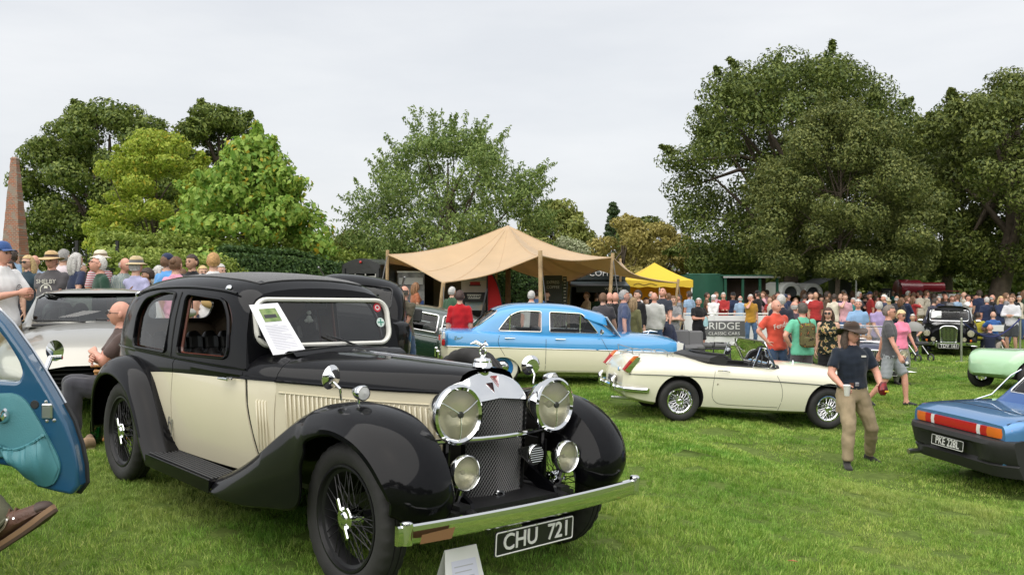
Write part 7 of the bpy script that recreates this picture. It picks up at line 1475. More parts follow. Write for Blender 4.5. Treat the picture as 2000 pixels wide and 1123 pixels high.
def build_body(H=1.75, sex='m', sleeve='short', legs='trousers', Lh='down', Rh='down', feet=None, lean=0, head=(0, 0), build=1.0, belly=0, sit=None, vox=.014, fine=True, seed=0, hands=True, roll=0, gripL=.5, gripR=.5, tuck=False):
    """returns (mesh data arrays, head matrix); local space, feet at z=0, facing -Y"""
    mb = MB(); k = 1.0; hip = .93 if sit is None else sit; dz = hip-.93; sw = (.170 if sex == 'm' else .150)*(.5+.5*build); bw = build
    T = Matrix.Translation((0, 0, hip)) @ Matrix.Rotation(R_(lean), 4, 'X') @ Matrix.Translation((0, 0, -.93))
    if tuck: pass
    bl = belly; fem = sex == 'f'
    # torso (shirt) rings (z, rx, ry, yc)
    tor = [(.86, .190, .138, .0), (.92, .187, .135, .0), (1.0, .172, .122+bl*.05, -bl*.03), (1.08, .156 if not fem else .145, .112+bl*.06, -bl*.045), (1.18, .165 if not fem else .150, .118+bl*.04, -bl*.03), (1.28, .180 if not fem else .165, .124+(.03 if fem else 0), -.022 if fem else -.005), (1.37, .185 if not fem else .165, .112, .0), (1.43, .165 if not fem else .145, .09, .008), (1.465, .105, .075, .012), (1.495, .066, .066, .01)]
    if tuck: tor = [(.985, .160, .116, 0), (1.0, .166, .12+bl*.05, -bl*.03)]+tor[3:]
    rings = []
    for z, rx, ry, yc in tor: rings.append([tuple(T @ Vector((rx*bw*math.cos(t), yc+ry*(.4+.6*bw)*math.sin(t), z))) for t in np.linspace(0, 2*math.pi, 18, endpoint=False)])
    mb.loft(rings, 1, True, True)
    nk = T @ Vector((0, .012, 1.47)); hc = T @ Vector((0, -.012, 1.632)); mb.tube([nk, T @ Vector((0, .008, 1.53)), T @ Vector((0, 0, 1.60))], [.062, .055, .054], 12, 0)
    # arms
    handinfo = []
    for s, hp, grip in ((1, Lh, gripL), (-1, Rh, gripR)):
        if isinstance(hp, str): t, pole = HANDS[hp]
        else: t, pole = hp
        S = T @ Vector((s*sw, .008, 1.415)); tgt = Vector((s*t[0], t[1], t[2]+(dz if sit is not None and t[2] > .8 else 0))); tgt = (T @ Vector((s*t[0], t[1], t[2]))) if abs(lean) > 3 and not isinstance(hp, tuple) else tgt
        E, Wr = ik(S, tgt, .285, .255, (s*pole[0], pole[1], pole[2])); f = .5+.5*build
        if sleeve == 'long': mb.tube([S, S.lerp(E, .5), E], [.060*f, .057*f, .052*f], 10, 1); mb.tube([E, E.lerp(Wr, .5), E.lerp(Wr, .94)], [.052*f, .046*f, .037], 10, 1); mb.sphere(E, .052*f, 1, 10, 8); mb.tube([E.lerp(Wr, .8), Wr], [.028, .026], 8, 0)
        else:
            mb.tube([S.lerp(E, .3) if sleeve != 'none' else S, E.lerp(S, .45), E], [.048*f, .048*f, .042*f], 10, 0); mb.sphere(E, .042*f, 0, 10, 8); mb.tube([E, E.lerp(Wr, .3), Wr], [.041*f, .043*f, .027], 10, 0)
            if sleeve == 'short': mb.tube([S, S.lerp(E, .45), S.lerp(E, .72)], [.060*f, .065*f, .066*f], 12, 1)
            elif sleeve == 'roll': mb.tube([S, S.lerp(E, .5), E], [.058*f, .058*f, .056*f], 12, 1)
        mb.sphere(S, (.058*f, .056*f, .056*f), 1 if sleeve != 'none' else 0, 10, 8)
        handinfo.append((Wr, (Wr-E), s, grip))
    # legs
    feet = feet or ((.11, .0, 0), (-.11, .02, 0))
    for s, ft in zip((1, -1), feet):
        Hp = Vector((s*.09, .0, hip-.02)); an = Vector((ft[0], ft[1]+.02, ft[2]+.085)); fyaw = ft[3] if len(ft) > 3 else s*.2; pitch = ft[4] if len(ft) > 4 else 0
        K, A = ik(Hp, an, .43, .42, (s*.12, -1, 0)); c = 0 if legs in ('shorts', 'skirt', 'dress') else 2; f = build
        if c == 2: mb.tube([Hp, Hp.lerp(K, .5), K], [.100*f, .090*f, .072*f], 12, 2); mb.sphere(K, .072*f, 2, 10, 8); mb.tube([K, K.lerp(A, .4), K.lerp(A, .97)], [.072*f, .068*f, .062], 12, 2); mb.tube([K.lerp(A, .8), A], [.04, .038], 8, 3)
        else:
            mb.tube([Hp, Hp.lerp(K, .5), K], [.088*f, .078*f, .056], 12, 0); mb.sphere(K, .056, 0, 10, 8); mb.tube([K, K.lerp(A, .3), A], [.053, .058, .036], 12, 0)
            if legs == 'shorts': mb.tube([Hp, Hp.lerp(K, .5), Hp.lerp(K, .92)], [.102*f, .098*f, .094*f], 12, 2)
        mb.sphere(Hp+Vector((0, 0, .03)), (.082*f, .098*f, .09), 2, 12, 8)
        R3 = Matrix.Rotation(fyaw, 3, 'Z') @ Matrix.Rotation(pitch, 3, 'X'); q = lambda a, b, c_: A+R3 @ Vector((a, b, c_-.085))
        rr_ = []
        for yy, w_, zt in ((.055, .032, .07), (.02, .038, .09), (-.05, .043, .075), (-.11, .047, .055), (-.16, .042, .042), (-.185, .022, .03)):
            rr_.append([tuple(q(w_*math.cos(t), yy, max(0.0, zt*.5+zt*.5*math.sin(t)))) for t in np.linspace(0, 2*math.pi, 10, endpoint=False)])
        mb.loft(rr_, 3, True, True); mb.tube([A+Vector((0, 0, .03)), A-Vector((0, 0, .03))], [.042, .045], 10, 3 if legs == 'trousers' else 0)
    if legs in ('skirt', 'dress'):
        mb.loft([[tuple(Vector((rx*math.cos(t), ry*math.sin(t), z))) for t in np.linspace(0, 2*math.pi, 16, endpoint=False)] for z, rx, ry in ((hip+.08, .16, .12), (hip-.1, .19, .15), (hip-.35, .20, .17), (hip-.5, .21, .18))], 2, True, True)
    else: mb.loft([[tuple(T @ Vector((rx*bw*math.cos(t), ry*bw*math.sin(t), z))) for t in np.linspace(0, 2*math.pi, 16, endpoint=False)] for z, rx, ry in ((.80, .10, .08), (.84, .160, .108), (.93, .162, .112), (1.0, .14, .10))], 2, True, True)
    # remesh to one skin, carry the regions over
    me = mb.mesh('src'); src = bpy.data.objects.new('src', me); COL.objects.link(src); md = src.modifiers.new('r', 'REMESH'); md.mode = 'VOXEL'; md.voxel_size = vox; md2 = src.modifiers.new('s', 'SMOOTH'); md2.factor = .5; md2.iterations = 3
    bpy.context.view_layer.update(); out = bpy.data.meshes.new_from_object(src.evaluated_get(bpy.context.evaluated_depsgraph_get()))
    bvh = BVHTree.FromPolygons([Vector(v) for v in mb.v], mb.f); n = len(out.vertices); co = np.empty(n*3); out.vertices.foreach_get('co', co); co = co.reshape(-1, 3)
    fs = [tuple(p.vertices) for p in out.polygons]; cen = np.array([co[list(f)].mean(0) for f in fs]); mi = []
    for c in cen:
        _, _, i, _ = bvh.find_nearest(Vector(c)); mi.append(mb.m[i] if i is not None else 1)
    nr = np.empty(n*3); out.vertex_normals.foreach_get('vector', nr); nr = nr.reshape(-1, 3); vm = np.zeros(n)
    for f, m_ in zip(fs, mi):
        if m_ in (1, 2): vm[list(f)] = 1
    r = np.random.default_rng(seed+5); w = np.zeros(n)
    for _ in range(6):
        d = r.normal(0, 1, 3)*np.array([22, 22, 26]); w += np.sin(co@d+r.uniform(0, 6.28))*r.uniform(.3, 1)
    for _ in range(4):
        d = r.normal(0, 1, 3)*np.array([60, 60, 45]); w += .35*np.sin(co@d+r.uniform(0, 6.28))
    co = co+nr*(w*vm*.0028)[:, None]
    bpy.data.objects.remove(src); bpy.data.meshes.remove(me); bpy.data.meshes.remove(out)
    fin = MB(); fin.add([tuple(c) for c in co], fs, mi)
    HM = Matrix.Translation(hc) @ Matrix.Rotation(R_(lean*.6), 4, 'X') @ Matrix.Rotation(R_(head[0]), 4, 'Z') @ Matrix.Rotation(R_(-head[1]), 4, 'X') @ Matrix.Rotation(R_(roll), 4, 'Y')
    add_head(fin, HM, fine)
    if hands:
        for Wr, d, s, grip in handinfo: hand_mb(fin, Wr, d, s, grip)
    me = fin.mesh('person'); 
    return me, HM, handinfo
_PC = {}
def person(px, D, yaw, label, H=1.75, top=(.3, .3, .3), bottom=(.05, .06, .1), shoes=(.04, .035, .03), skin='p', hair=('short', (.05, .03, .02)), hat=None, group=None, dz=0, glasses=None, key=None, X=None, **k):
    k.setdefault('vox', .0155 if D < 13 else .019 if D < 20 else .024); k.setdefault('fine', D < 24); k.setdefault('hands', D < 24)
    ck = key or repr(sorted(k.items(), key=lambda a: a[0]))
    if ck not in _PC: _PC[ck] = build_body(seed=len(_PC), **k)
    me, HM, hi = _PC[ck]
    pos = at(px, D) if X is None else Vector((X, D, float(gz(X, D)))); s = H/1.75
    M = Matrix.Translation(pos+Vector((0, 0, dz))) @ Matrix.Rotation(R_(yaw), 4, 'Z') @ Matrix.Scale(s, 4)
    o = link('person', me, None, M); asm = lambda c: c if isinstance(c, bpy.types.Material) else cloth(c)
    hc = hair[1] if hair else (.3, .25, .2); hm = mat('hair %.2f %.2f %.2f' % tuple(hc), hc, .6, bump=.6, bscale=160, var=.3, vscale=40)
    ms = [skinm(skin), asm(top), asm(bottom), asm(shoes), hm, hm, EYE, LIP]
    while len(me.materials) < len(ms): me.materials.append(None)
    for i, m in enumerate(ms): o.material_slots[i].link = 'OBJECT'; o.material_slots[i].material = m
    tag(o, label, 'person', group)
    if hair and hair[0] not in ('bald',):
        kk = ('hair', hair[0], k['fine'])
        if kk not in _PC: _PC[kk] = hair_mb(hair[0], k['fine']).mesh('hair'); _PC[kk].materials.append(None)
        h = link('hair', _PC[kk], o, HM); h.material_slots[0].link = 'OBJECT'; h.material_slots[0].material = hm
    if hat:
        kk = ('hat', hat[0])
        if kk not in _PC: _PC[kk] = hat_mb(hat[0]).mesh('hat'); _PC[kk].materials.append(None); _PC[kk].materials.append(None)
        h = link('hat', _PC[kk], o, HM @ Matrix.Translation((0, .008, .012)))
        for i, c in enumerate((hat[1], hat[2] if len(hat) > 2 else tuple(.6*q for q in hat[1]))): h.material_slots[i].link = 'OBJECT'; h.material_slots[i].material = cloth(c)
    if glasses:
        mb = MB(); dark = glasses == 'sun'
        for s2 in (-1, 1):
            ol = [(s2*.033+.026*math.cos(t), -.108, .010+.019*math.sin(t)) for t in np.linspace(0, 2*math.pi, 14, endpoint=False)]
            if dark: mb.disc([ol, [(s2*.033+(p[0]-s2*.033)*.5, -.111, .01+(p[2]-.01)*.5) for p in ol]], 0)
            mb.tube(ol, .0028, 5, closed=True); mb.tube([(s2*.058, -.104, .015), (s2*.082, -.06, .014), (s2*.086, .02, .01)], .0028, 5)
        mb.tube([(-.008, -.110, .014), (.008, -.110, .014)], .003, 5); mb.build('glasses', mat('sunglass black', (.012, .012, .014), .15), o, HM)
    return o, HM, hi
def attach(mb, name, m, o): return mb.build(name, m, o)
NAVY = (.02, .03, .07); BLK = (.012, .012, .014); DENIM = (.05, .09, .19); KHAKI = (.38, .29, .17); WHT = (.75, .74, .74); GREY = (.11, .115, .12); LGREY = (.42, .42, .42)
GH = (.45, .44, .42); BH = (.035, .022, .015); BRH = (.13, .065, .03); BL = (.50, .36, .17); WHH = (.66, .64, .6)
LG = 'people gathered by the hedge'; CG = 'people round the coffee stand'; RG = 'people standing behind the cream roadster'; FG = 'people at the stalls under the trees'
def crowd_left():
    P = person
    # near the left edge
    o, HM, hi = P(4, 9.6, 75, 'man in white T-shirt, blue cap and khaki shorts behind the open blue door', H=1.77, top=WHT, bottom=KHAKI, legs='shorts', hat=('cap', (.04, .09, .25)), Lh='phone', Rh='phone', hair=('short', GH), group=LG, build=1.1, skin='r')
    mb = MB(); mb.lathe([(.07, 0), (.062, .0)], 24); mb.lathe([(.045, 0), (.04, .0)], 20); mb.box((0, 0, .0), (.05, .03, .001)); mb.build('shirt_print', mat('print black', (.03, .03, .035), .8), o, axisZ((.10, -.132, 1.24), (.35, -1, .05)))
    P(17, 13.5, 10, 'woman in dark top and red sunglasses half hidden behind man in white', H=1.62, sex='f', top=(.05, .05, .06), hair=('long', BH), glasses='sun', group=LG)
    P(26, 19, 160, 'person with dark curly hair and denim jacket beside the brick obelisk', H=1.7, sleeve='long', top=(.16, .24, .34), bottom=(.5, .35, .05), hair=('curly', BH), Rh='side', group=LG, skin='d')
    P(55, 14, -15, 'blonde woman in dark teal top with sunglasses and cross-body strap', H=1.7, sex='f', top=(.03, .055, .075), bottom=(.02, .025, .05), hair=('long', BL), glasses='sun', group=LG)
    P(68, 16.5, 5, 'man in blue checked shirt and sunglasses behind blonde woman', H=1.8, sleeve='roll', top=pattern('blue check', (.45, .52, .6), (.10, .16, .28), 'check', 22), hair=('bald', GH), glasses='sun', group=LG, skin='r')
    o, HM, hi = P(101, 12.6, 0, 'man in straw hat and dark grey T-shirt reading SHELBY, hands clasped', H=1.72, top=(.085, .08, .085), build=1.18, belly=.8, Lh='clasp', Rh='clasp', hat=('straw', (.52, .36, .18), (.05, .03, .02)), hair=('short', GH), skin='r', group=LG)
    pm = mat('print cream', (.6, .58, .52), .8); lettering('SHELBY', .085, pm, o, Matrix.Translation((0, -.158, 1.335)) @ Matrix.Rotation(R_(90), 4, 'X'), 'shirt_lettering', depth=.002); lettering('COBRA', .085, pm, o, Matrix.Translation((0, -.178, 1.09)) @ Matrix.Rotation(R_(95), 4, 'X'), 'shirt_lettering', depth=.002)
    mb = MB(); mb.lathe([(.085, 0), (.072, 0)], 24); mb.box((0, 0, 0), (.05, .11, .002)); mb.box((.02, -.02, .0), (.03, .05, .002)); mb.build('shirt_print', pm, o, axisZ((0, -.166, 1.22), (0, -1, .03)))
    P(125, 14.5, 170, 'grey-haired man in pale pink shirt seen from behind', H=1.83, top=(.66, .58, .62), hair=('short', (.25, .24, .23)), group=LG, build=1.1)
    P(110, 17.5, 20, 'grey-haired man behind the straw-hatted man', H=1.8, top=(.5, .5, .5), hair=('short', GH), group=LG)
    P(134, 18, -10, 'short grey-haired figure between pink shirt and navy shirt', H=1.66, top=(.3, .3, .3), hair=('short', GH), group=LG)
    P(149, 14.4, 150, 'long grey-haired person in navy T-shirt with arm out, seen from behind', H=1.78, top=(.025, .035, .075), bottom=BLK, hair=('long', GH), Rh='swingb', group=LG)
    P(158, 17, 120, 'person in white top walking away behind navy shirt', H=1.72, top=WHT, hair=('short', GH), group=LG)
    P(196, 14.2, 70, 'man in cream panama hat and red striped shirt', H=1.8, top=pattern('red stripe', (.6, .58, .6), (.35, .05, .06), 'stripe', 9), hat=('panama', (.62, .56, .45), (.2, .15, .1)), hair=('short', GH), group=LG, skin='r')
    P(207, 11.9, -55, 'white-haired man in dark green polo shirt looking down', H=1.72, top=(.02, .055, .035), belly=.5, lean=8, head=(0, 22), hair=('short', WHH), glasses='clear', skin='r', group=LG)
    P(237, 14.5, 60, 'white-haired man in blue tartan shirt stooping', H=1.74, top=pattern('tartan blue', (.04, .10, .16), (.45, .48, .42), 'check', 16), sleeve='long', lean=8, hair=('balding', WHH), group=LG, skin='r')
    o, HM, hi = P(266, 12.2, 165, 'woman in lavender shirt, straw hat and denim shorts seen from behind', H=1.68, sex='f', top=(.42, .42, .62), sleeve='long', legs='shorts', bottom=(.16, .25, .34), hat=('panama', (.48, .38, .22), (.1, .1, .1)), hair=('short', GH), Lh='fwd', group=LG)
    MB().tube([(-.13, -.13, 1.40), (-.10, .0, 1.47), (.0, .145, 1.30), (.14, .14, 1.0), (.19, .02, .92)], .011, 6).build('bag_strap', mat('tan strap', (.25, .13, .06), .6), o)
    P(288, 15, -60, 'dark-haired boy in black by the hedge', H=1.6, top=BLK, hair=('curly', BH), skin='t', group=LG)
    P(311, 15.5, 120, 'long grey-haired woman in white shirt by the hedge', H=1.7, sex='f', top=WHT, sleeve='long', hair=('long', GH), group=LG)
    P(327, 13.6, 150, 'man in bright blue T-shirt and navy cap', H=1.77, top=(.10, .30, .62), hat=('cap', NAVY), hair=('short', BRH), group=LG, build=1.1)
    P(344, 12.4, 170, 'woman with brown bun, pink top and leopard skirt', H=1.70, sex='f', top=(.72, .33, .45), bottom=pattern('leopard', (.42, .30, .16), (.03, .02, .015), 'spots', 26), legs='skirt', hair=('bun', BRH), group=LG, build=1.05)
    P(356, 15.2, 200, 'light-haired person behind the pink top', H=1.66, top=(.4, .36, .3), hair=('short', BRH), group=LG)
    P(375, 13.4, -20, 'dark-haired man in black T-shirt facing out beside pink top', H=1.76, top=BLK, hair=('short', BH), skin='t', group=LG, build=1.15)
    P(396, 14.6, 30, 'blonde woman between black T-shirt and young man in white', H=1.68, sex='f', top=(.4, .3, .22), hair=('long', BL), group=LG)
    o, HM, hi = P(417, 12.3, 190, 'blond young man in white top with tan shoulder straps, seen from behind', H=1.78, top=WHT, bottom=BLK, hair=('short', (.42, .24, .09)), group=LG)
    for s in (-1, 1): MB().tube([(s*.08, -.12, 1.36), (s*.09, .0, 1.465), (s*.08, .125, 1.35), (s*.06, .14, 1.15)], .016, 6, flat=.5).build('strap', mat('tan canvas', (.45, .30, .12), .8), o)
    MB().sphere((0, .16, 1.08), (.14, .06, .085), 0, 14, 8).build('bag', mat('tan canvas'), o)
    P(430, 15, 60, 'grey-haired man in navy behind young man in white', H=1.78, top=NAVY, hair=('short', GH), group=LG)
crowd_left()
def seated_man():
    D = 8.35; pos = at(236, D); yaw = -62
    o, HM, hi = person(236, D, yaw, 'bald man in brown shirt and glasses sitting in a wooden director chair', H=1.76, top=(.075, .05, .045), bottom=(.05, .05, .06), skin='r', hair=('bald', GH), glasses='clear', sit=.44, feet=((.13, -.42, 0), (-.13, -.42, 0)), Lh=((-.10, -.22, .78), (.9, -.1, -.8)), Rh=((-.12, -.24, .74), (1.0, -.1, -.8)), build=1.15, belly=.5, head=(-12, 0), vox=.013)
    M = Matrix.Translation(pos) @ Matrix.Rotation(R_(yaw), 4, 'Z'); ch = thing('director_chair', 'folding wooden director chair with dark canvas beside the silver coupe', 'chair', M)
    WD = mat('varnished beech', (.45, .22, .07), .4, var=.2, vscale=12)
    for s in (-1, 1):
        for y in (-.20, .20): MB().box((s*.29, y, .31), (.035, .03, .60), bev=.006).build('leg', WD, ch)
        MB().box((s*.29, 0, .64), (.055, .50, .025), bev=.008).build('armrest', WD, ch); MB().box((s*.29, .22, .80), (.035, .03, .40), bev=.006).build('back_post', WD, ch); MB().box((s*.29, 0, .02), (.04, .48, .03), bev=.006).build('runner', WD, ch)
    cv = mat('dark canvas', (.03, .03, .035), .9); MB().box((0, 0, .40), (.56, .40, .012)).build('seat', cv, ch); MB().box((0, .225, .88), (.58, .012, .2)).build('backrest', cv, ch)
    for s in (-1, 1): MB().tube([(s*.29, -.18, .03), (-s*.29, -.18, .39)], .014, 6).build('cross_brace', WD, ch)
    # things on the grass by the chair
    p = at(188, 8.0); b = thing('green_bottle', 'translucent green glass bottle on grass by rear wheel of the vintage saloon', 'bottle', Matrix.Translation(p)); g = glass('green bottle glass', (.02, .42, .30))
    MB().lathe([(.001, .004), (.05, .004), (.055, .02), (.055, .20), (.045, .24), (.02, .27), (.018, .30)], 18).build('bottle_body', g, b); MB().lathe([(.001, .32), (.02, .318), (.021, .30), (.018, .295)], 12).build('cap', WHITE, b)
    for i, (q, dd, c) in enumerate(((160, 7.75, (.30, .20, .12)), (172, 7.9, (.22, .15, .1)))):
        p = at(q, dd); s = thing('shoe', ('tan', 'brown')[i]+' loose shoe on grass '+('next to the blue door edge', 'next to the green bottle')[i], 'shoe', Matrix.Translation(p) @ Matrix.Rotation(.6*i-.4, 4, 'Z'), 'shoes on the grass'); m = mat('suede %d' % i, c, .9, bump=.3)
        mb = MB(); mb.loft([[(w*math.cos(t), y, max(.0, z*.5+z*.5*math.sin(t))) for t in np.linspace(0, 2*math.pi, 12, endpoint=False)] for y, w, z in ((.13, .02, .06), (.11, .036, .10), (.03, .04, .11), (-.05, .045, .08), (-.11, .046, .06), (-.145, .02, .035))], caps=True); mb.build('upper', m, s)
        MB().prism([(.04*math.cos(t), .135*math.sin(t)) for t in np.linspace(0, 2*math.pi, 16, endpoint=False)], 2, -.005, .015).build('sole', mat('gum sole', (.4, .3, .2), .8), s)
seated_man()
def crowd_mid():
    P = person
    P(790, 15.6, 158, 'balding man in olive T-shirt and jeans, hands clasped behind his back', H=1.76, top=(.09, .08, .055), bottom=(.05, .085, .16), hair=('balding', (.08, .07, .06)), Lh='back', Rh='back', skin='r')
    P(812, 23, 120, 'woman with long brown hair beside the poster boards', H=1.66, sex='f', top=(.35, .12, .06), hair=('long', (.22, .11, .05)), group=CG)
    P(898, 17.0, 175, 'dark-haired man in red jumper behind the blue and cream saloon', H=1.76, top=(.42, .01, .015), sleeve='roll', hair=('short', (.05, .025, .02)))
    P(883, 21, 150, 'grey-haired person in dark green behind man in red', H=1.72, top=(.04, .09, .05), hair=('short', GH), group=CG)
    P(1038, 20.5, 160, 'grey-haired man in light shirt beyond roof of blue saloon', H=1.72, top=(.5, .48, .46), hair=('short', GH), group=CG, skin='r')
    P(1048, 24, 200, 'man in bright blue shirt by tent pole', H=1.76, top=(.12, .25, .55), hair=('short', BH), group=CG)
    P(1068, 25, -10, 'dark-haired man in black before the coffee board', H=1.78, top=BLK, Lh='chest', Rh='chest', hair=('short', BH), group=CG)
    P(1146, 28, -70, 'person in beige jacket looking at phone by coffee van', H=1.78, top=(.48, .38, .26), bottom=(.4, .36, .28), sleeve='long', Lh='phone', Rh='phone', hair=('short', BRH), group=CG)
    P(1165, 28.5, 150, 'person in dark green at the coffee counter', H=1.76, top=(.02, .06, .045), sleeve='long', hair=('short', BH), group=CG)
    P(1178, 19.0, 160, 'dark-haired man in charcoal T-shirt by the blue bonnet', H=1.76, top=(.06, .055, .06), Rh='swingf', hair=('short', BRH), group=CG, build=1.1)
    P(1191, 20.3, 170, 'bald man behind charcoal T-shirt man', H=1.74, top=(.05, .045, .04), hair=('bald', GH), group=CG, skin='r')
    P(1202, 19.8, 165, 'bald man in black T-shirt, broad-shouldered', H=1.76, top=BLK, hair=('bald', GH), group=CG, skin='r', build=1.15)
    P(1219, 18.4, 92, 'grey-haired man in slate blue T-shirt in profile', H=1.86, top=(.065, .08, .14), hair=('short', (.28, .27, .26)), group=CG, skin='r', build=1.1)
    P(1237, 20.2, 140, 'woman with long light brown hair in olive jacket', H=1.64, sex='f', top=(.13, .13, .06), sleeve='long', hair=('long', (.25, .17, .09)), group=CG)
    P(1246, 21.2, -60, 'dark bearded man in black jacket and jeans', H=1.80, top=BLK, bottom=DENIM, sleeve='long', hair=('short', BH), group=CG)
    P(1262, 26, 20, 'dark-haired man in black far behind grey hoodie', H=1.78, top=BLK, hair=('short', BH), group=CG, Rh='fold')
    P(1278, 21.6, 168, 'bald man in pale grey hoodie and jeans', H=1.76, top=(.48, .48, .46), bottom=DENIM, sleeve='long', hair=('bald', GH), group=CG, Lh='pocket', Rh='pocket', skin='r', build=1.15)
    P(1294, 22.6, -30, 'tall man in dark blue T-shirt looking down', H=1.92, top=(.03, .035, .05), hair=('bald', BH), head=(0, 25), group=CG, Lh='swingf', skin='r', build=1.1)
    P(1315, 23.4, 10, 'person in dark striped shirt and tan shorts', H=1.76, top=pattern('dark stripe', (.015, .015, .03), (.5, .5, .5), 'stripe', 14), bottom=KHAKI, legs='shorts', hair=('short', BRH), Lh='fold', Rh='fold', group=CG)
    o, HM, hi = P(1305, 22.0, 20, 'man in navy suit and white shirt slouched on the grey sofa', H=1.78, top=(.02, .025, .05), bottom=(.02, .025, .05), sleeve='long', sit=.46, lean=-14, feet=((.12, -.55, 0), (-.12, -.5, 0)), Lh='lap', Rh='face', hair=('short', BH), group=CG)
    o, HM, hi = P(1364, 26.4, 22, 'grey-haired man in black T-shirt and shorts holding a pale blue cloth', H=1.78, top=BLK, bottom=BLK, legs='shorts', Lh='chest', Rh='chest', hair=('short', GH), skin='r', head=(-40, 0), build=1.1, fine=True, hands=True, vox=.016)
    mb = MB(); mb.loft([[(.05+w*math.cos(t), -.31+.03*math.sin(t), z) for t in np.linspace(0, 2*math.pi, 8, endpoint=False)] for z, w in ((1.22, .03), (1.15, .07), (1.0, .09), (.93, .06))], caps=True); c = mb.build('cloth', cloth((.35, .55, .6)), None, o.matrix_world.copy()); c.matrix_world = o.matrix_basis.copy(); tag(c, 'pale blue cloth held by man in black T-shirt and shorts', 'cloth')
    P(1466, 29.2, 5, 'man in mustard T-shirt and jeans drinking beside the banner', H=1.80, top=(.42, .22, .03), bottom=(.06, .11, .2), Rh='face', hair=('short', GH), fine=True, hands=True, skin='r', feet=((.16, .0, 0), (-.14, .0, 0)))
crowd_mid()
def crowd_right():
    P = person
    o, HM, hi = P(1516, 16.3, 18, 'bald man in red T-shirt with white script, hand on hip', H=1.78, top=(.55, .075, .045), bottom=(.035, .06, .11), hair=('bald', GH), Rh='hip', Lh='down', skin='r', build=1.1, head=(8, 0))
    lettering('Fender', .13, mat('print cream'), o, Matrix.Translation((.03, -.142, 1.30)) @ Matrix.Rotation(R_(90), 4, 'X') @ Matrix.Rotation(.25, 4, 'Z'), 'shirt_lettering', depth=.002); mb = MB(); mb.prism([(-.02, 0), (.06, 0), (.09, .2), (.0, .22)], 2, 0, .002); mb.build('shirt_print', mat('print grey brown', (.3, .22, .2), .8), o, axisZ((.07, -.15, 1.0), (.1, -1, 0)))
    P(1526, 18, 150, 'grey-haired man in dark navy T-shirt behind man in red', H=1.82, top=(.02, .022, .035), hair=('short', GH), group=RG, build=1.1)
    P(1552, 18.3, 190, 'older bald man in dark check behind man in green', H=1.70, top=(.09, .06, .09), hair=('balding', GH), group=RG, skin='r')
    o, HM, hi = P(1567, 15.8, 186, 'man in sea green T-shirt with camouflage backpack, hand on hip', H=1.80, top=(.13, .45, .30), bottom=(.075, .065, .075), hair=('short', (.07, .06, .05)), Lh='hip', Rh='chest', build=1.12, skin='r')
    cm = pattern('camouflage', (.10, .09, .04), (.02, .02, .015), 'floral', 14); bp = MB().box((0, .21, 1.20), (.27, .15, .42), bev=.05).build('backpack', cm, o); MB().box((0, .30, 1.09), (.21, .07, .19), bev=.03).build('pocket', cm, bp)
    for s in (-1, 1): MB().tube([(s*.09, .15, 1.38), (s*.10, .03, 1.475), (s*.10, -.10, 1.40), (s*.13, -.14, 1.2), (s*.15, .0, 1.05)], .02, 6, flat=.5).build('strap', cm, o)
    P(1618, 16.4, -28, 'brown-haired woman in floral top and sunglasses', H=1.66, sex='f', top=pattern('floral', (.015, .02, .015), (.45, .36, .2), 'floral', 16), bottom=BLK, sleeve='none', hair=('long', (.06, .03, .02)), glasses='sun', Lh='down', build=1.1)
    o, HM, hi = P(1737, 15.6, 62, 'grey-haired man in charcoal T-shirt and grey shorts walking past', H=1.82, top=(.075, .075, .08), bottom=(.27, .29, .31), legs='shorts', Rh='swingf', Lh='swingb', hair=('short', (.16, .13, .11)), glasses='sun', sit=.885, feet=((.10, -.28, 0), (-.10, .30, .03, -.2, .4)), skin='r', shoes=(.03, .03, .035))
    P(1760, 19.6, 20, 'blonde woman in pink top by the pushchair', H=1.64, sex='f', top=(.78, .22, .34), bottom=(.22, .22, .18), hair=('curly', (.62, .48, .26)), glasses='sun', skin='r', Lh='swingf')
    P(1676, 22, -20, 'man in sky blue shirt holding a drink behind hatted man', H=1.82, top=(.22, .36, .55), hair=('short', GH), Rh='chest', group=FG, skin='r')
    P(1717, 22.2, 160, 'man in lavender T-shirt seen from behind', H=1.76, top=(.36, .28, .48), hair=('short', GH), Lh='back', group=FG)
    P(1694, 23.5, 0, 'child between blue shirt and lavender shirt', H=1.2, top=(.3, .2, .2), hair=('short', BL), group=FG)
    P(1976, 27.4, -40, 'man in pale grey polo and dark shorts behind the rope', H=1.82, top=(.55, .55, .58), bottom=(.04, .045, .05), legs='shorts', sleeve='long', Lh='chest', Rh='chest', hair=('short', BRH), fine=True, hands=True)
    o, HM, hi = P(1934, 27.2, 160, 'person in navy T-shirt sitting on the grass by the rope', H=1.76, top=(.02, .025, .05), bottom=(.35, .3, .25), sit=.12, feet=((.2, -.6, 0), (-.15, -.62, 0)), hair=('bald', GH), Lh='lap', Rh='side', skin='r')
    P(1940, 28.6, 175, 'person in blue T-shirt sitting on folding chair', H=1.76, top=(.04, .12, .35), sit=.45, feet=((.15, -.45, 0), (-.15, -.45, 0)), hair=('bald', BRH), Lh='lap', Rh='lap')
    P(1910, 29, 150, 'person in yellow top sitting beside the black saloon', H=1.7, top=(.5, .45, .05), sit=.45, feet=((.15, -.45, 0), (-.15, -.45, 0)), hair=('short', BH), Lh='lap', Rh='lap')
    P(1812, 28.5, 100, 'person in dark shirt leaning towards the black saloon', H=1.78, top=(.03, .03, .05), lean=22, Lh='fwd', Rh='down', hair=('short', BH))
    P(1783, 27, -30, 'grey-haired person seated behind the pushchair', H=1.68, top=(.25, .2, .25), sit=.5, feet=((.15, -.45, 0), (-.15, -.45, 0)), hair=('short', GH), Lh='lap', Rh='lap', skin='t')
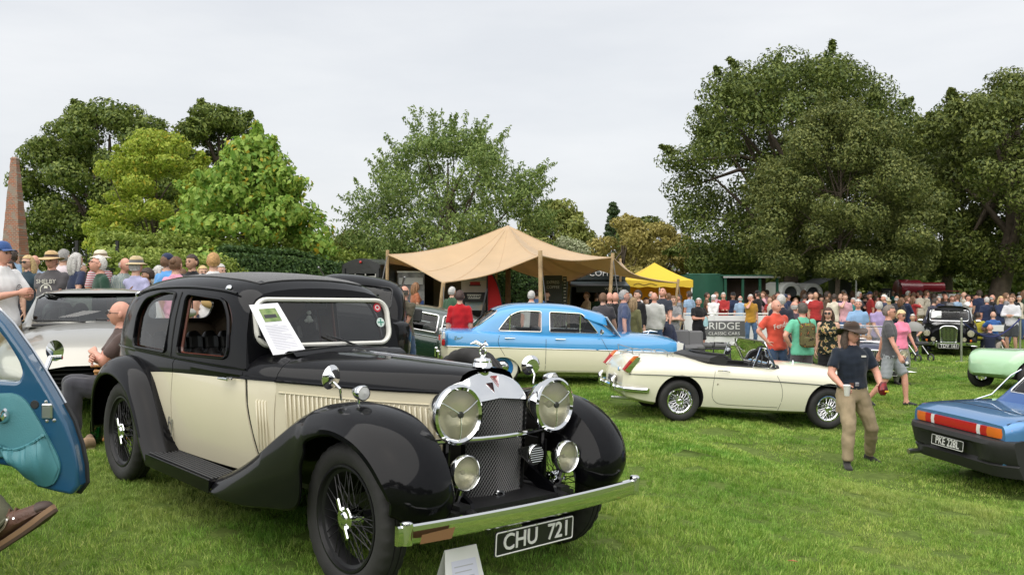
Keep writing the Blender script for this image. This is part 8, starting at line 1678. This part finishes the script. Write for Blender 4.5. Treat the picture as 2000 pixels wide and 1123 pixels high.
    # row at the stalls and the deep crowd
    cols = [('navy', NAVY), ('black', BLK), ('white', WHT), ('pale blue', (.28, .40, .55)), ('grey', (.2, .2, .21)), ('dark green', (.03, .07, .04)), ('pink', (.6, .33, .38)), ('brown', (.12, .07, .04)), ('red', (.35, .03, .03)), ('cream', (.6, .55, .45)), ('teal', (.03, .2, .2)), ('charcoal', (.05, .05, .055))]
    hs = [('short', BH), ('short', GH), ('short', BRH), ('balding', GH), ('long', BL), ('long', BRH), ('short', BH), ('curly', BH), ('short', BRH), ('bald', GH), ('short', WHH)]
    poses = [dict(Lh='down', Rh='down'), dict(Lh='fold', Rh='fold', sleeve='long'), dict(Lh='down', Rh='face'), dict(Lh='pocket', Rh='phone'), dict(sex='f', Lh='down', Rh='hip'), dict(Lh='back', Rh='back', sleeve='long')]
    r = random.Random(3); seen = {}; jobs = []
    spots = [(1326, 33, 'cream'), (1338, 34, 'white'), (1346, 31.5, 'pale blue'), (1381, 32.5, 'brown'), (1394, 31.3, 'white'), (1399, 33, 'pink'), (1413, 31.5, 'red'), (1432, 33, 'navy'), (1446, 31.5, 'pale blue'), (1480, 31.5, 'black'), (1491, 32.6, 'pink'), (1505, 31.2, 'cream'), (1230, 30, 'brown'), (1243, 30.5, 'white'), (1272, 31, 'black'), (1306, 30, 'brown'), (1326, 29.2, 'grey')]
    for i, x in enumerate(range(1508, 2010, 12)): spots.append((x+r.uniform(-4, 4), r.uniform(29.5, 33) if not 1795 < x < 1920 else r.uniform(31.5, 34), None))
    for i, x in enumerate(range(1500, 2010, 11)): spots.append((x+r.uniform(-5, 5), r.uniform(35, 42), None))
    for i, (x, D, cn) in enumerate(spots):
        nm, c = next(q for q in cols if q[0] == cn) if cn else r.choice(cols[:2]+cols[:2]+cols+[cols[11]]); p = r.choice(poses); h = r.choice(hs); j = poses.index(p); hat = ('cap', r.choice([NAVY, WHT, BLK])) if r.random() < .10 else ('panama', (.6, .55, .42)) if r.random() < .05 else None
        where = 'at the stalls behind the white banner' if x < 1512 else 'in the near crowd under the trees' if D < 34.5 else 'deep in the crowd under the trees'
        seen.setdefault((nm, where), []).append(x)
        jobs.append((x, D, nm, c, p, h, j, hat, where))
    ords = ['leftmost', 'second', 'third', 'fourth', 'fifth', 'sixth', 'seventh', 'eighth', 'ninth', 'tenth', 'eleventh', 'twelfth', 'thirteenth']
    for x, D, nm, c, p, h, j, hat, where in jobs:
        q = sorted(seen[(nm, where)]); n_ = q.index(x); od = 'only person' if len(q) == 1 else 'leftmost person' if n_ == 0 else 'rightmost person' if n_ == len(q)-1 else ords[n_]+' person from left'
        yw = r.choice([0, 30, -40, 90, -90, 150, 180, 210])
        P(x, D, yw, '%s in %s %s' % (od, nm, where), H=r.uniform(1.62, 1.86), top=c, bottom=r.choice([DENIM, BLK, (.1, .1, .11), KHAKI]), hair=h, hat=hat, group='visitors in '+nm+' '+where, skin=r.choice('pprrt'), key='far%d' % j, vox=.026, fine=False, hands=False, **p)
crowd_right()
def hatman():
    D = 11.0
    o, HM, hi = person(1664, D, 6, 'long-haired man in leather brimmed hat walking with paper cup and red packet', H=1.80, top=(.012, .018, .03), bottom=mat('khaki twill', (.30, .235, .145), .9, bump=.3, bscale=150, var=.14, vscale=9), shoes=(.02, .018, .017), hair=('long', (.09, .06, .045)), hat=('brim', (.055, .035, .025), (.03, .02, .015)), skin='r', Rh=((.24, -.26, 1.02), (.6, .8, -.2)), Lh=((.22, -.27, 1.03), (.7, .8, -.2)), feet=((.30, .12, .0, .5, .2), (-.20, -.30, 0, -.3)), vox=.0115, sit=.87, tuck=True, build=1.13, head=(14, 4), gripL=1.0, gripR=1.0)
    mb = MB(); mb.loft([[tuple(Vector(((.171*math.cos(t)), .124*math.sin(t), z))) for t in np.linspace(0, 2*math.pi, 24, endpoint=False)] for z in (.955, .992)], 0, True, False); mb.build('belt', mat('brown belt', (.10, .035, .02), .5), o); MB().box((0, -.132, .975), (.05, .012, .045), bev=.004).build('belt_buckle', STEEL, o)
    lettering('BMW', .04, mat('print cream'), o, Matrix.Translation((.085, -.128, 1.30)) @ Matrix.Rotation(R_(90), 4, 'X'), 'shirt_lettering', depth=.002) if False else MB().box((.085, -.128, 1.31), (.06, .004, .022)).build('shirt_print', mat('print cream', (.6, .58, .52), .8), o)
    for s in (-1, 1): MB().box((s*.165, -.02, .70), (.03, .15, .17), bev=.01).build('cargo_pocket', mat('khaki twill'), o)
    mw = o.matrix_basis
    for Wr, d, s, g in hi:
        c = Wr+d.normalized()*.075; w = mw @ c
        if s < 0:
            cup = thing('paper_cup', 'white paper coffee cup held by the man in brimmed hat', 'cup', Matrix.Translation(w+Vector((-.015, -.045, -.05))) @ Matrix.Scale(1.0, 4)); MB().lathe([(.001, 0), (.028, 0), (.03, .004), (.041, .115), (.043, .12)], 20).build('cup_body', mat('white card cup', (.72, .71, .68), .6), cup); MB().lathe([(.045, .117), (.045, .128), (.04, .134), (.001, .134)], 20).build('lid', mat('cup lid', (.7, .7, .68), .4), cup)
        else:
            pk = thing('snack_packet', 'crumpled red and dark packet in hand of the hatted man', 'packet', Matrix.Translation(w+Vector((.0, -.04, .01)))); mb = MB(); r = random.Random(4)
            mb.loft([[((.055+r.uniform(-.02, .012))*math.cos(t)*f, (.035+r.uniform(-.01, .01))*math.sin(t)*f, z+r.uniform(-.006, .006)) for t in np.linspace(0, 2*math.pi, 10, endpoint=False)] for z, f in ((-.07, .5), (-.04, 1), (0, 1.1), (.05, .95), (.09, .6))], caps=True, smooth=False); mb.build('packet_foil', mat('red foil', (.28, .012, .015), .3, .3, col2=(.03, .03, .035), vscale=22), pk)
            MB().box((.03, -.04, -.02), (.05, .01, .02), bev=.003).build('packet_label', mat('yellow print', (.6, .4, .02), .5), pk)
    return o
hatman()
def blue_door():
    D = 4.0; s = D/FPX; U = lambda px: (px-1000)*s; V = lambda py: CZ-(py-YH)*s
    BLU = mat('mid blue enamel', (.012, .075, .155), .25, 0, .8); TUR = mat('turquoise vinyl', (.055, .20, .23), .5, bump=.15, bscale=180, var=.06)
    org = Vector((U(0), D, V(0)))
    out = [(-330, 470), (-160, 480), (0, 612), (21, 634), (57, 684), (85, 728), (110, 769), (123, 792), (142, 828), (157, 874), (165, 913), (167, 949), (153, 968), (120, 961), (85, 952), (68, 931), (36, 913), (0, 906), (-60, 905), (-330, 930)]
    win = [(-300, 510), (-165, 515), (0, 634), (27, 668), (50, 706), (57, 728), (49, 747), (0, 744), (-300, 735)]
    g = frame((0, 0, 0), (1, 0, 0)); yaw = R_(-.01); piv = Vector((U(-330), D, 0))
    base = Vector((U(-345), D, float(gz(U(-330), D))))
    M = Matrix.Translation(base) @ Matrix.Rotation(yaw*-1, 4, 'Z')
    L = lambda px, py: (U(px-15)-base.x, V(py)-base.z)
    car = thing('blue_small_car', 'open blue car door with turquoise trim and elasticated pocket at left edge', 'car door', M)
    mb = MB(); mb.prism([L(*p) for p in out], 1, .0, .085); d = mb.build('door', BLU, car); boolean(d, [MB().prism(roundpoly([L(*p) for p in win], .02), 1, -.5, .5)])
    md = d.modifiers.new('b', 'BEVEL'); md.width = .018; md.segments = 3; md.limit_method = 'ANGLE'; md.angle_limit = R_(50)
    MB().tube([(L(*p)[0], .085, L(*p)[1]) for p in out[:9]], .008, 6).build('door_chrome', CHROME, d)
    MB().tube([(L(*p)[0]+.004, .078, L(*p)[1]) for p in out[7:14]], .012, 6).build('door_seal', DARKPL, d)
    pane([L(*p) for p in win], lambda p: (p[0], .045, p[1]), 2).build('pane', GLASS, d)
    tr = [(-330, 770), (0, 768), (40, 768), (64, 780), (85, 810), (107, 849), (128, 890), (133, 915), (125, 938), (114, 947), (95, 946), (85, 944), (60, 918), (30, 900), (0, 893), (-330, 905)]
    trl = crspline([L(*p) for p in tr], 3, True); mb = MB(); mb.loft([[(u, .0, v) for u, v in trl], [(u, -.012, v) for u, v in trl]], caps=True); mb.disc([[(u, -.012, v) for u, v in trl], [tuple((np.array((u, -.018, v))*.9+np.array((*L(30, 860)[:1], -.018, L(30, 860)[1]))*.1)) for u, v in trl]]); t = mb.build('trim_panel', TUR, d)
    # gathered pocket
    top = crspline([L(*p) for p in ((18, 866), (30, 874), (50, 876), (75, 868), (95, 856), (106, 847))], 5); bot = crspline([L(*p) for p in ((32, 898), (50, 915), (66, 930), (92, 945), (116, 946), (131, 914))], 5); rows = []
    for k in range(9):
        q = k/8; row = []
        for i, (a, b) in enumerate(zip(top, bot)):
            p = np.array(a)*(1-q)+np.array(b)*q; e = min(1, min(i, len(top)-1-i)/4); y = -.018-.045*math.sin(math.pi*min(1, .12+q*.9))*e-(.006*math.sin(i*2.6)*(1-q)**2)-.004*math.sin(i*.9+q*5)*e; row.append((p[0], y, p[1]))
        rows.append(row)
    mb = MB(); mb.loft(rows, closed=False); pk = mb.build('door_pocket', TUR, t); MB().tube([(a[0], -.034-.006*math.sin(i*2.6), a[1]) for i, a in enumerate(top)], .008, 6).build('pocket_edge', TUR, pk)
    c = L(25, 812); mb = MB(); mb.lathe([(.001, .028), (.02, .026), (.028, .012), (.03, 0)], 18, M=axisZ((c[0], -.018, c[1]), (0, -1, 0))); mb.tube([(c[0], -.04, c[1]), (c[0]+.02, -.05, c[1]+.03), (c[0]+.03, -.055, c[1]+.035)], .008, 8); mb.build('door_handle', CHROME, d)
    c = L(107, 803); MB().box((c[0], -.002, c[1]), (.05, .02, .07), bev=.006).build('door_latch', STEEL, d); c = L(82, 790); MB().lathe([(.001, .004), (.018, .004), (.02, 0)], 14).build('plug', DARKPL, d, axisZ((c[0], 0, c[1]), (0, -1, 0)))
    for q in ((104, 785), (120, 821), (106, 822)): c = L(*q); MB().lathe([(.001, .005), (.007, .004), (.009, 0)], 10).build('screw', STEEL, d, axisZ((c[0], 0, c[1]), (0, -1, 0)))
    c = L(-2, 774); MB().tube([(c[0]-.05, -.02, c[1]), (c[0], -.035, c[1]+.004), (c[0]+.02, -.02, c[1])], .012, 8).build('armrest_end', CHROME, d)
    c = L(86, 690); mb = MB(); mb.lathe([(.001, -.03), (.04, -.02), (.05, 0), (.001, .004)], 18, M=axisZ((c[0], .16, c[1]), (.2, -1, 0)) @ Matrix.Diagonal((.8, 1, 1, 1))); mb.tube([(c[0]+.03, .17, c[1]-.03), (c[0]-.02, .16, c[1]-.035), (c[0]-.01, .09, c[1]-.09)], [.012, .014, .012], 8); mb.build('door_mirror', CHROME, d)
    # body of the little car, out of the picture to the left
    B = Body([(-2.0, .5, .4, .6, .75, .1), (-1.8, .66, .28, .62, .85, .1), (-1.0, .74, .22, .66, .95, .1), (0, .76, .2, .68, .98, .1), (.6, .74, .22, .66, .92, .12), (1.1, .62, .3, .6, .8, .12), (1.2, .4, .4, .55, .7, .1)])
    Mb = Matrix.Translation((-.70, -.02, 0)) @ Matrix.Rotation(R_(96), 4, 'Z'); e = link('car_shell', None, car, Mb); B.build(e, [BLU], two=99, n=24, wheels=[(.75, .3, .33), (-1.3, .3, .33)], yin=.45, name='shell')
blue_door()
def boot_leg():
    D = 3.75; s = D/FPX; U = lambda px: (px-1000)*s; V = lambda py: CZ-(py-YH)*s
    BR = mat('brown leather boot', (.085, .038, .024), .5, bump=.35, bscale=90, var=.3, vscale=14); OL = mat('olive trouser', (.085, .085, .05), .9, bump=.3, bscale=160, var=.12)
    M = Matrix.Translation((U(0), D, V(1085)))
    p = thing('person', 'leg in olive trousers and brown leather boot sticking out below the blue door', 'person', M)
    mb = MB(); mb.tube([(-.42, .10, .42), (-.22, .05, .30), (-.08, .01, .19), (-.03, 0, .145), (.015, 0, .10)], [.10, .09, .085, .082, .080], 20); o = mb.build('trouser_leg', OL, p, sharp=0)
    md = o.modifiers.new('s', 'SUBSURF'); md.levels = 1; md.render_levels = 2; tx = bpy.data.textures.new('folds', 'CLOUDS'); tx.noise_scale = .06; m2 = o.modifiers.new('d', 'DISPLACE'); m2.texture = tx; m2.strength = .02
    MB().tube([(.005+.082*.62*math.cos(t)*.8, .082*math.sin(t), .105+.082*.8*math.cos(t)) for t in np.linspace(0, 2*math.pi, 24, endpoint=False)], .008, 6, closed=True).build('trouser_hem', OL, p)
    # boot: heel near (5,1080), toe at (133,995), sole along the underside
    ax = Vector((U(133)-U(0), 0, V(1000)-V(1085))).normalized(); up = Vector((-ax.z, 0, ax.x)); bl = .30; Pt = lambda a, b, c: Vector((-.035, 0, .012))+ax*a+up*c+Vector((0, b, 0))
    st = [(-.02, .03, .10), (.0, .042, .135), (.05, .046, .15), (.10, .046, .125), (.15, .047, .092), (.20, .051, .074), (.25, .051, .062), (.29, .042, .05), (.315, .02, .032)]
    rings = [[tuple(Pt(a, w*math.cos(t)*(1 if math.sin(t) < 0 else .9), .018+max(0, h*.5+h*.5*math.sin(t)))) for t in np.linspace(0, 2*math.pi, 18, endpoint=False)] for a, w, h in st]
    mb = MB(); mb.loft(rings, caps=True); bo = mb.build('boot', BR, p)
    sole = [(-.03, .0), (-.02, .034), (.03, .045), (.1, .040), (.17, .047), (.24, .055), (.29, .047), (.325, .015)]; ol = [(a, w) for a, w in sole]+[(a, -w) for a, w in sole[::-1]]
    mb = MB(); mb.loft([[tuple(Pt(a, w, c+(.012*max(0, (a-.22)/.1)))) for a, w in ol] for c in (-.012, .002, .022)], caps=True, mfun=lambda i, j: i); mb.build('sole', [mat('dark outsole', (.06, .035, .02), .8), mat('tan welt', (.22, .13, .07), .7)], bo)
    mb = MB(); mb.loft([[tuple(Pt(a, w*1.04*math.cos(t), .022+max(0, h*.52+h*.52*math.sin(t)))) for t in np.linspace(0, 2*math.pi, 18, endpoint=False)] for a, w, h in ((.275, .046, .055), (.295, .040, .048), (.317, .02, .034), (.322, .005, .02))], caps=True); mb.build('toe_cap', mat('dark toe', (.045, .025, .018), .55), bo)
    mb = MB(); mb.tube([tuple(Pt(.02, .045*math.cos(t), .15+.012*math.sin(2*t))) for t in np.linspace(0, 2*math.pi, 18, endpoint=False)], .012, 6, closed=True); mb.build('padded_collar', BR, bo)
    for k in range(5):
        a = .075+.026*k; h = .018+{0: .137, 1: .122, 2: .106, 3: .093, 4: .083}[k]; MB().tube([tuple(Pt(a, -.034, h-.02)), tuple(Pt(a+.006, 0, h+.006)), tuple(Pt(a, .034, h-.02))], .0045, 6).build('lace', mat('lace', (.10, .05, .03), .8), bo)
        MB().lathe([(.001, .003), (.005, .003), (.006, 0)], 8).build('eyelet', CHROME, bo, axisZ(Pt(a, -.040, h-.03), (0, -1, .4)))
    for k in range(2): MB().tube([tuple(Pt(a, -.0485, c)) for a, c in ((.02, .05+.004*k), (.08, .048+.004*k), (.13, .06+.005*k), (.17, .085+.005*k))], .0016, 4).build('stitching', mat('pale thread', (.4, .33, .25), .8), bo)
boot_leg()
def info_card():
    p = at(900, 4.42); p.z = float(gz(p.x, p.y)); M = Matrix.Translation(p) @ Matrix.Rotation(R_(36), 4, 'Z') @ Matrix.Scale(1.25, 4)
    c = thing('information_card', 'white A-frame information card on the grass below the bumper', 'card', M); PW = mat('white card stock', (.78, .78, .77), .6)
    MB().add([(-.1, -.05, 0), (.1, -.05, 0), (.075, .0, .195), (-.075, .0, .195), (-.1, -.046, 0), (.1, -.046, 0), (.075, .004, .195), (-.075, .004, .195)], [(0, 1, 2, 3), (7, 6, 5, 4), (0, 4, 5, 1), (1, 5, 6, 2), (2, 6, 7, 3), (3, 7, 4, 0)], 0, False).build('front_leaf', PW, c); MB().add([(-.1, .07, 0), (.1, .07, 0), (.075, .006, .195), (-.075, .006, .195)], [(0, 1, 2, 3)], 0, False).build('back_leaf', PW, c)
    f = lambda u, v: (u, -.052+.05*v/.195-.001, v); MB().poly([f(-.06, .02), f(.07, .02), f(.06, .15), f(-.055, .15)]).build('printed_area', mat('lilac print', (.66, .67, .80), .6), c)
    for k in range(5): MB().poly([(u, y-.001, v) for u, y, v in (f(-.045, .125-.02*k), f(.045-.01*(k % 2), .125-.02*k), f(.045-.01*(k % 2), .129-.02*k), f(-.045, .129-.02*k))]).build('text_line', mat('print grey', (.45, .45, .5), .6), c)
    # fallen leaf
    q = at(1549, 5.2, .035); MB().add([(-.035, 0, 0), (0, -.012, .008), (.035, .0, .002), (0, .012, .006)], [(0, 1, 2), (0, 2, 3)], 0, False).build('fallen_leaf', mat('dry leaf', (.40, .13, .06), .7), None, Matrix.Translation(q) @ Matrix.Rotation(-.5, 4, 'Z')); tag(bpy.context.scene.objects['fallen_leaf'], 'single dry reddish leaf lying on the lawn', 'leaf')
info_card()
